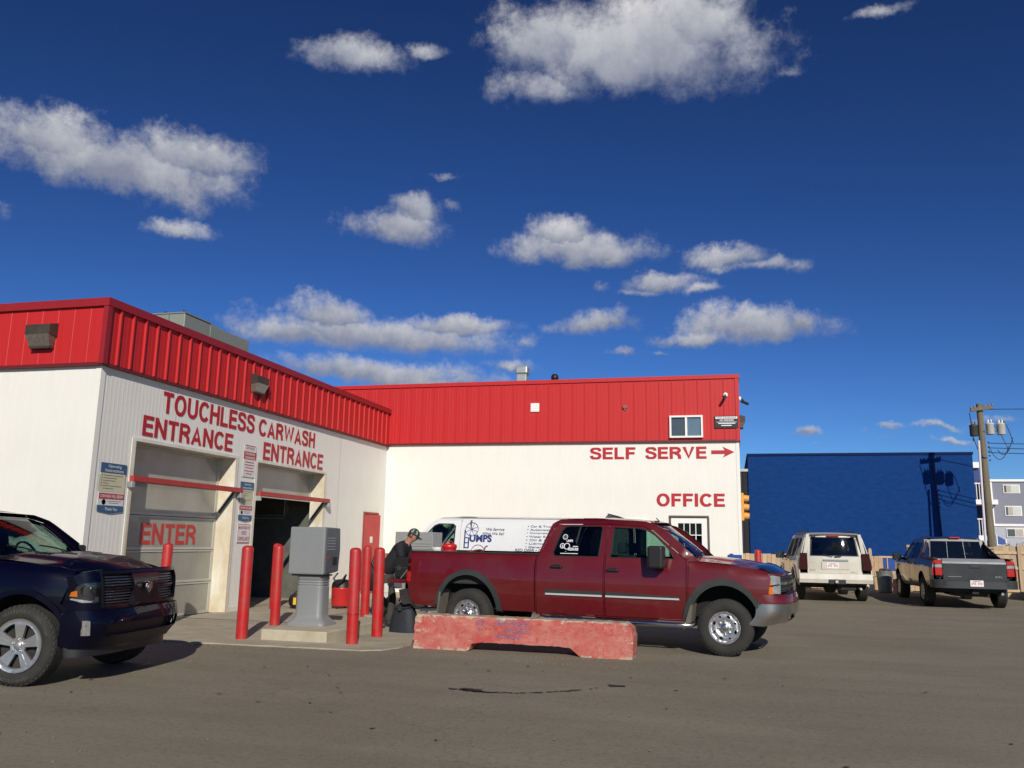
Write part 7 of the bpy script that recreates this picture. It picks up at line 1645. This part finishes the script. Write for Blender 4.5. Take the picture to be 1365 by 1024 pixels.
def person():
    SKIN = mat('skin', (.42, .19, .13), .55, var=.08, scale=6); SHIRT = mat('black_tshirt', (.010, .010, .012), .85, var=.2, bump=.3, bscale=14); TROU = mat('grey_work_trousers', (.045, .042, .038), .9, var=.25, bump=.4, bscale=9, dirt=(.10, .09, .07), dirt_amt=.4)
    BOOT = mat('boot_leather', (.05, .04, .03), .7, var=.2); HAIR = mat('brown_hair', (.05, .028, .016), .8, var=.3, scale=30)
    t = thing('person', 'man in a black t-shirt, cap and grey work trousers bent over the lowered tailgate', 'person', (-6.02, 14.55, .012), 0)
    # local frame: +x is where he faces. Hips at .95, leaning forward from the hips
    hip = Vector((-.02, 0, .96)); wst = Vector((.10, 0, 1.14)); chest = Vector((.27, 0, 1.36)); neck = Vector((.40, 0, 1.50)); head = Vector((.475, 0, 1.600))
    V = [hip, wst, chest, neck, head, head + Vector((.015, 0, .055))]; E = [(0, 1), (1, 2), (2, 3), (3, 4), (4, 5)]; Rr = [(.10, .08), (.10, .08), (.12, .085), .062, .085, .07]
    def limb(start, pts, rs):
        p = start
        for q, r in zip(pts, rs): V.append(Vector(q)); Rr.append(r); E.append((p, len(V) - 1)); p = len(V) - 1
        return p
    arms = {}
    for s in (-1, 1):
        limb(2, [(.31, s * .17, 1.41), (.37, s * .21, 1.18), (.52, s * .18, 1.03), (.66, s * .13, 1.07)], [.050, .042, .038, .028])
        limb(0, [(.0, s * .10, .86), (.05 + .02 * s, s * .12, .52), (-.03 + .05 * s, s * .13, .10)], [.070, .055, .045])
    skinned('body', V, E, Rr, SKIN, t, 0, 2)
    for s in (-1, 1):                                            # hands: palm, four fingers and a thumb closing on the case
        W_ = Vector((.66, s * .13, 1.07)); hv = [W_, W_ + Vector((.045, 0, .005)), W_ + Vector((.085, 0, -.005))]; he = [(0, 1), (1, 2)]; hr = [(.022, .018), (.034, .016), (.034, .015)]
        for k in range(4):
            y = (-.030 + .020 * k); L_ = (.040, .046, .043, .034)[k]; a = W_ + Vector((.085, y, -.003)); b = a + Vector((L_ * .75, y * .2, -.010)); c = b + Vector((L_ * .45, 0, -.028)); n = len(hv); hv += [a, b, c]; hr += [.0095, .0085, .0075]; he += [(2, n), (n, n + 1), (n + 1, n + 2)]
        n = len(hv); hv += [W_ + Vector((.040, -s * .036, -.008)), W_ + Vector((.075, -s * .050, -.022))]; hr += [.011, .009]; he += [(1, n), (n, n + 1)]
        skinned('hand', hv, he, hr, SKIN, t, 0, 1)
    # t-shirt with sleeves
    V = [Vector((-.06, 0, .88)), wst + Vector((0, 0, 0)), Vector((.19, 0, 1.26)), chest + Vector((.02, 0, .02)), Vector((.375, 0, 1.475))]; E = [(0, 1), (1, 2), (2, 3), (3, 4)]; Rr = [(.20, .155), (.19, .15), (.20, .15), (.205, .145), (.095, .085)]
    for s in (-1, 1):
        n = len(V); V += [Vector((.31, s * .18, 1.415)), Vector((.355, s * .215, 1.20))]; Rr += [.088, .072]; E += [(3, n), (n, n + 1)]
    skinned('t_shirt', V, E, Rr, SHIRT, t, 0, 2)
    V = [Vector((-.03, 0, .99)), Vector((-.03, 0, .85))]; E = [(0, 1)]; Rr = [(.195, .14), (.20, .15)]
    for s in (-1, 1):
        n = len(V); V += [Vector((-.01, s * .105, .74)), Vector((.055 + .02 * s, s * .12, .50)), Vector((.01 + .04 * s, s * .13, .28)), Vector((-.03 + .05 * s, s * .13, .07))]; Rr += [.112, .090, .080, .078]; E += [(1, n), (n, n + 1), (n + 1, n + 2), (n + 2, n + 3)]
    skinned('trousers', V, E, Rr, TROU, t, 0, 2)
    for s in (-1, 1):
        x = -.03 + .05 * s; skinned('boot', [Vector((x - .05, s * .13, .06)), Vector((x, s * .13, .065)), Vector((x + .09, s * .14, .048)), Vector((x + .17, s * .145, .042)), Vector((x - .01, s * .13, .15))], [(0, 1), (1, 2), (2, 3), (1, 4)], [.048, .052, .048, .040, .052], BOOT, t, 1, 1)
    # head: face, nose, ear, hair and cap, tipped forward
    H = bpy.data.objects.new('head', None)
    Rm = Matrix.Rotation(R(28), 3, 'Y'); C0 = head + Vector((.01, 0, .015))
    def hp(p): return C0 + Rm @ Vector(p)
    bm = bmesh.new(); bmesh.ops.create_uvsphere(bm, u_segments=28, v_segments=20, radius=1)
    for v in bm.verts:
        x, y, z = v.co; w = .076 * (1 - .16 * max(0, -z)); xx = x * .098; 
        if z < 0: xx = x * (.098 - .018 * -z) + .012 * -z
        zz = z * .118
        fx = .0
        if x > .5 and abs(y) < .35: 
            if -.35 < z < .02: fx = .018 * (1 - abs(y) / .35) * (1 - abs(z + .17) / .2 if abs(z + .17) < .2 else 0)
            if -.55 < z < -.42: fx += .006 * (1 - abs(y) / .35)
            if -.95 < z < -.7: fx += .010
        if x > .5 and .02 < z < .14: fx -= .006 * (1 if .15 < abs(y) < .5 else 0)
        v.co = hp((xx + fx, y * w, zz))
    mb = MB(); bm.verts.index_update(); mb.add([v.co[:] for v in bm.verts], [[v.index for v in f.verts] for f in bm.faces], True); bm.free(); hd = mb.build('head', SKIN, t)
    mb = MB(); EY = mat('eye_dark', (.03, .02, .02), .3)
    for s in (-1, 1): mb.add([hp((.089, s * .030 + a * .010, .008 + b * .005)) for a, b in ((-1, 0), (0, -1), (1, 0), (0, 1))], [(0, 1, 2, 3)])
    mb.build('eye', EY, hd)
    for s in (-1, 1):
        mb = MB(); mb.tube([hp((.0, s * .074, -.028)), hp((-.010, s * .082, .0)), hp((-.002, s * .080, .026))], [.008, .013, .008], 8); mb.build('ear', SKIN, hd)
    mb = MB(); mb.grid(lambda u, v: hp((.100 * math.cos(math.pi * (.42 + 1.16 * u)) * math.cos(.9 * v - .3) - .003, .080 * math.sin(math.pi * (.42 + 1.16 * u)) * math.cos(.9 * v - .3), .122 * math.sin(.9 * v - .42))), 18, 6); mb.build('hair', HAIR, hd)
    CAP = mat('cap_black', (.016, .020, .018), .8, var=.3, scale=30); CAPG = mat('cap_grey_print', (.20, .24, .20), .8, var=.3, scale=40)
    mb = MB(); mb.grid(lambda u, v: hp((.106 * math.cos(2 * math.pi * u) * math.cos(v * math.pi / 2 * .99), .086 * math.sin(2 * math.pi * u) * math.cos(v * math.pi / 2 * .99), .022 + .108 * math.sin(v * math.pi / 2))), 28, 9); cp = mb.build('cap', CAP, hd)
    mb = MB(); mb.grid(lambda u, v: hp((.085 + .105 * v * (1 - .55 * (2 * u - 1) ** 2), .070 * (2 * u - 1), .030 - .012 * v - .022 * (2 * u - 1) ** 2)), 12, 6); mb.grid(lambda u, v: hp((.085 + .103 * v * (1 - .55 * (2 * u - 1) ** 2), .070 * (2 * u - 1), .025 - .012 * v - .022 * (2 * u - 1) ** 2)), 12, 6); mb.build('cap_peak', CAP, cp)
    for a0, a1 in ((-62, -35), (-118, -92), (35, 62), (92, 118)):
        mb = MB(); mb.grid(lambda u, v: hp((.1075 * math.cos(R(a0 + (a1 - a0) * u)) * math.cos(R(12 + 45 * v)), .0875 * math.sin(R(a0 + (a1 - a0) * u)) * math.cos(R(12 + 45 * v)), .023 + .1095 * math.sin(R(12 + 45 * v)))), 6, 6); mb.build('cap_print', CAPG, cp)
    mb = MB(); mb.rbox(-.145, -.06, -.19, -.15, .84, .93, .01); mb.build('belt_pouch', BLACK, t)
    return t
person()
t = thing('tool_bag', 'large black soft tool bag on the concrete under the truck tail', 'bag', (-5.42, 13.98, .012), R(-10))
q = MB(); q.grid(lambda u, v: ((.25 - .09 * v ** 2 + .010 * math.sin(14 * u)) * (abs(math.cos(2 * math.pi * u)) ** .7) * (1 if math.cos(2 * math.pi * u) > 0 else -1), (.17 - .06 * v ** 2) * (abs(math.sin(2 * math.pi * u)) ** .7) * (1 if math.sin(2 * math.pi * u) > 0 else -1), .40 * v), 32, 8)
q.grid(lambda u, v: (.165 * (1 - v) * math.cos(2 * math.pi * u), .11 * (1 - v) * math.sin(2 * math.pi * u), .40 + .12 * math.sin(v * math.pi / 2)), 24, 5); q.build('bag_body', mat('bag_nylon', (.014, .018, .026), .7, var=.2, bump=.4, bscale=12), t)
q = MB(); q.tube([(-.12, 0, .50), (-.08, 0, .60), (.05, 0, .61), (.10, 0, .50)], .012, 6); q.build('handle', BLACK, t)
q = MB(); q.tube([(-.20, -.14, .43), (0, -.165, .40), (.20, -.14, .43)], .008, 5); q.rbox(-.03, .03, -.185, -.16, .36, .42, .004); q.build('zip_flap', TRIMG, t)
t = thing('work_gloves', 'pair of white work gloves hanging under the tailgate edge', 'gloves', (-5.80, 14.05, .60))
q = MB(); q.rbox(-.045, .035, -.02, .02, .04, .20, .015); q.rbox(-.04, -.02, -.015, .015, -.03, .05, .008); q.rbox(-.015, .008, -.015, .015, -.05, .05, .008); q.rbox(.012, .032, -.015, .015, -.03, .05, .008); q.build('glove', mat('glove_white', (.62, .60, .56), .9, var=.2), t)
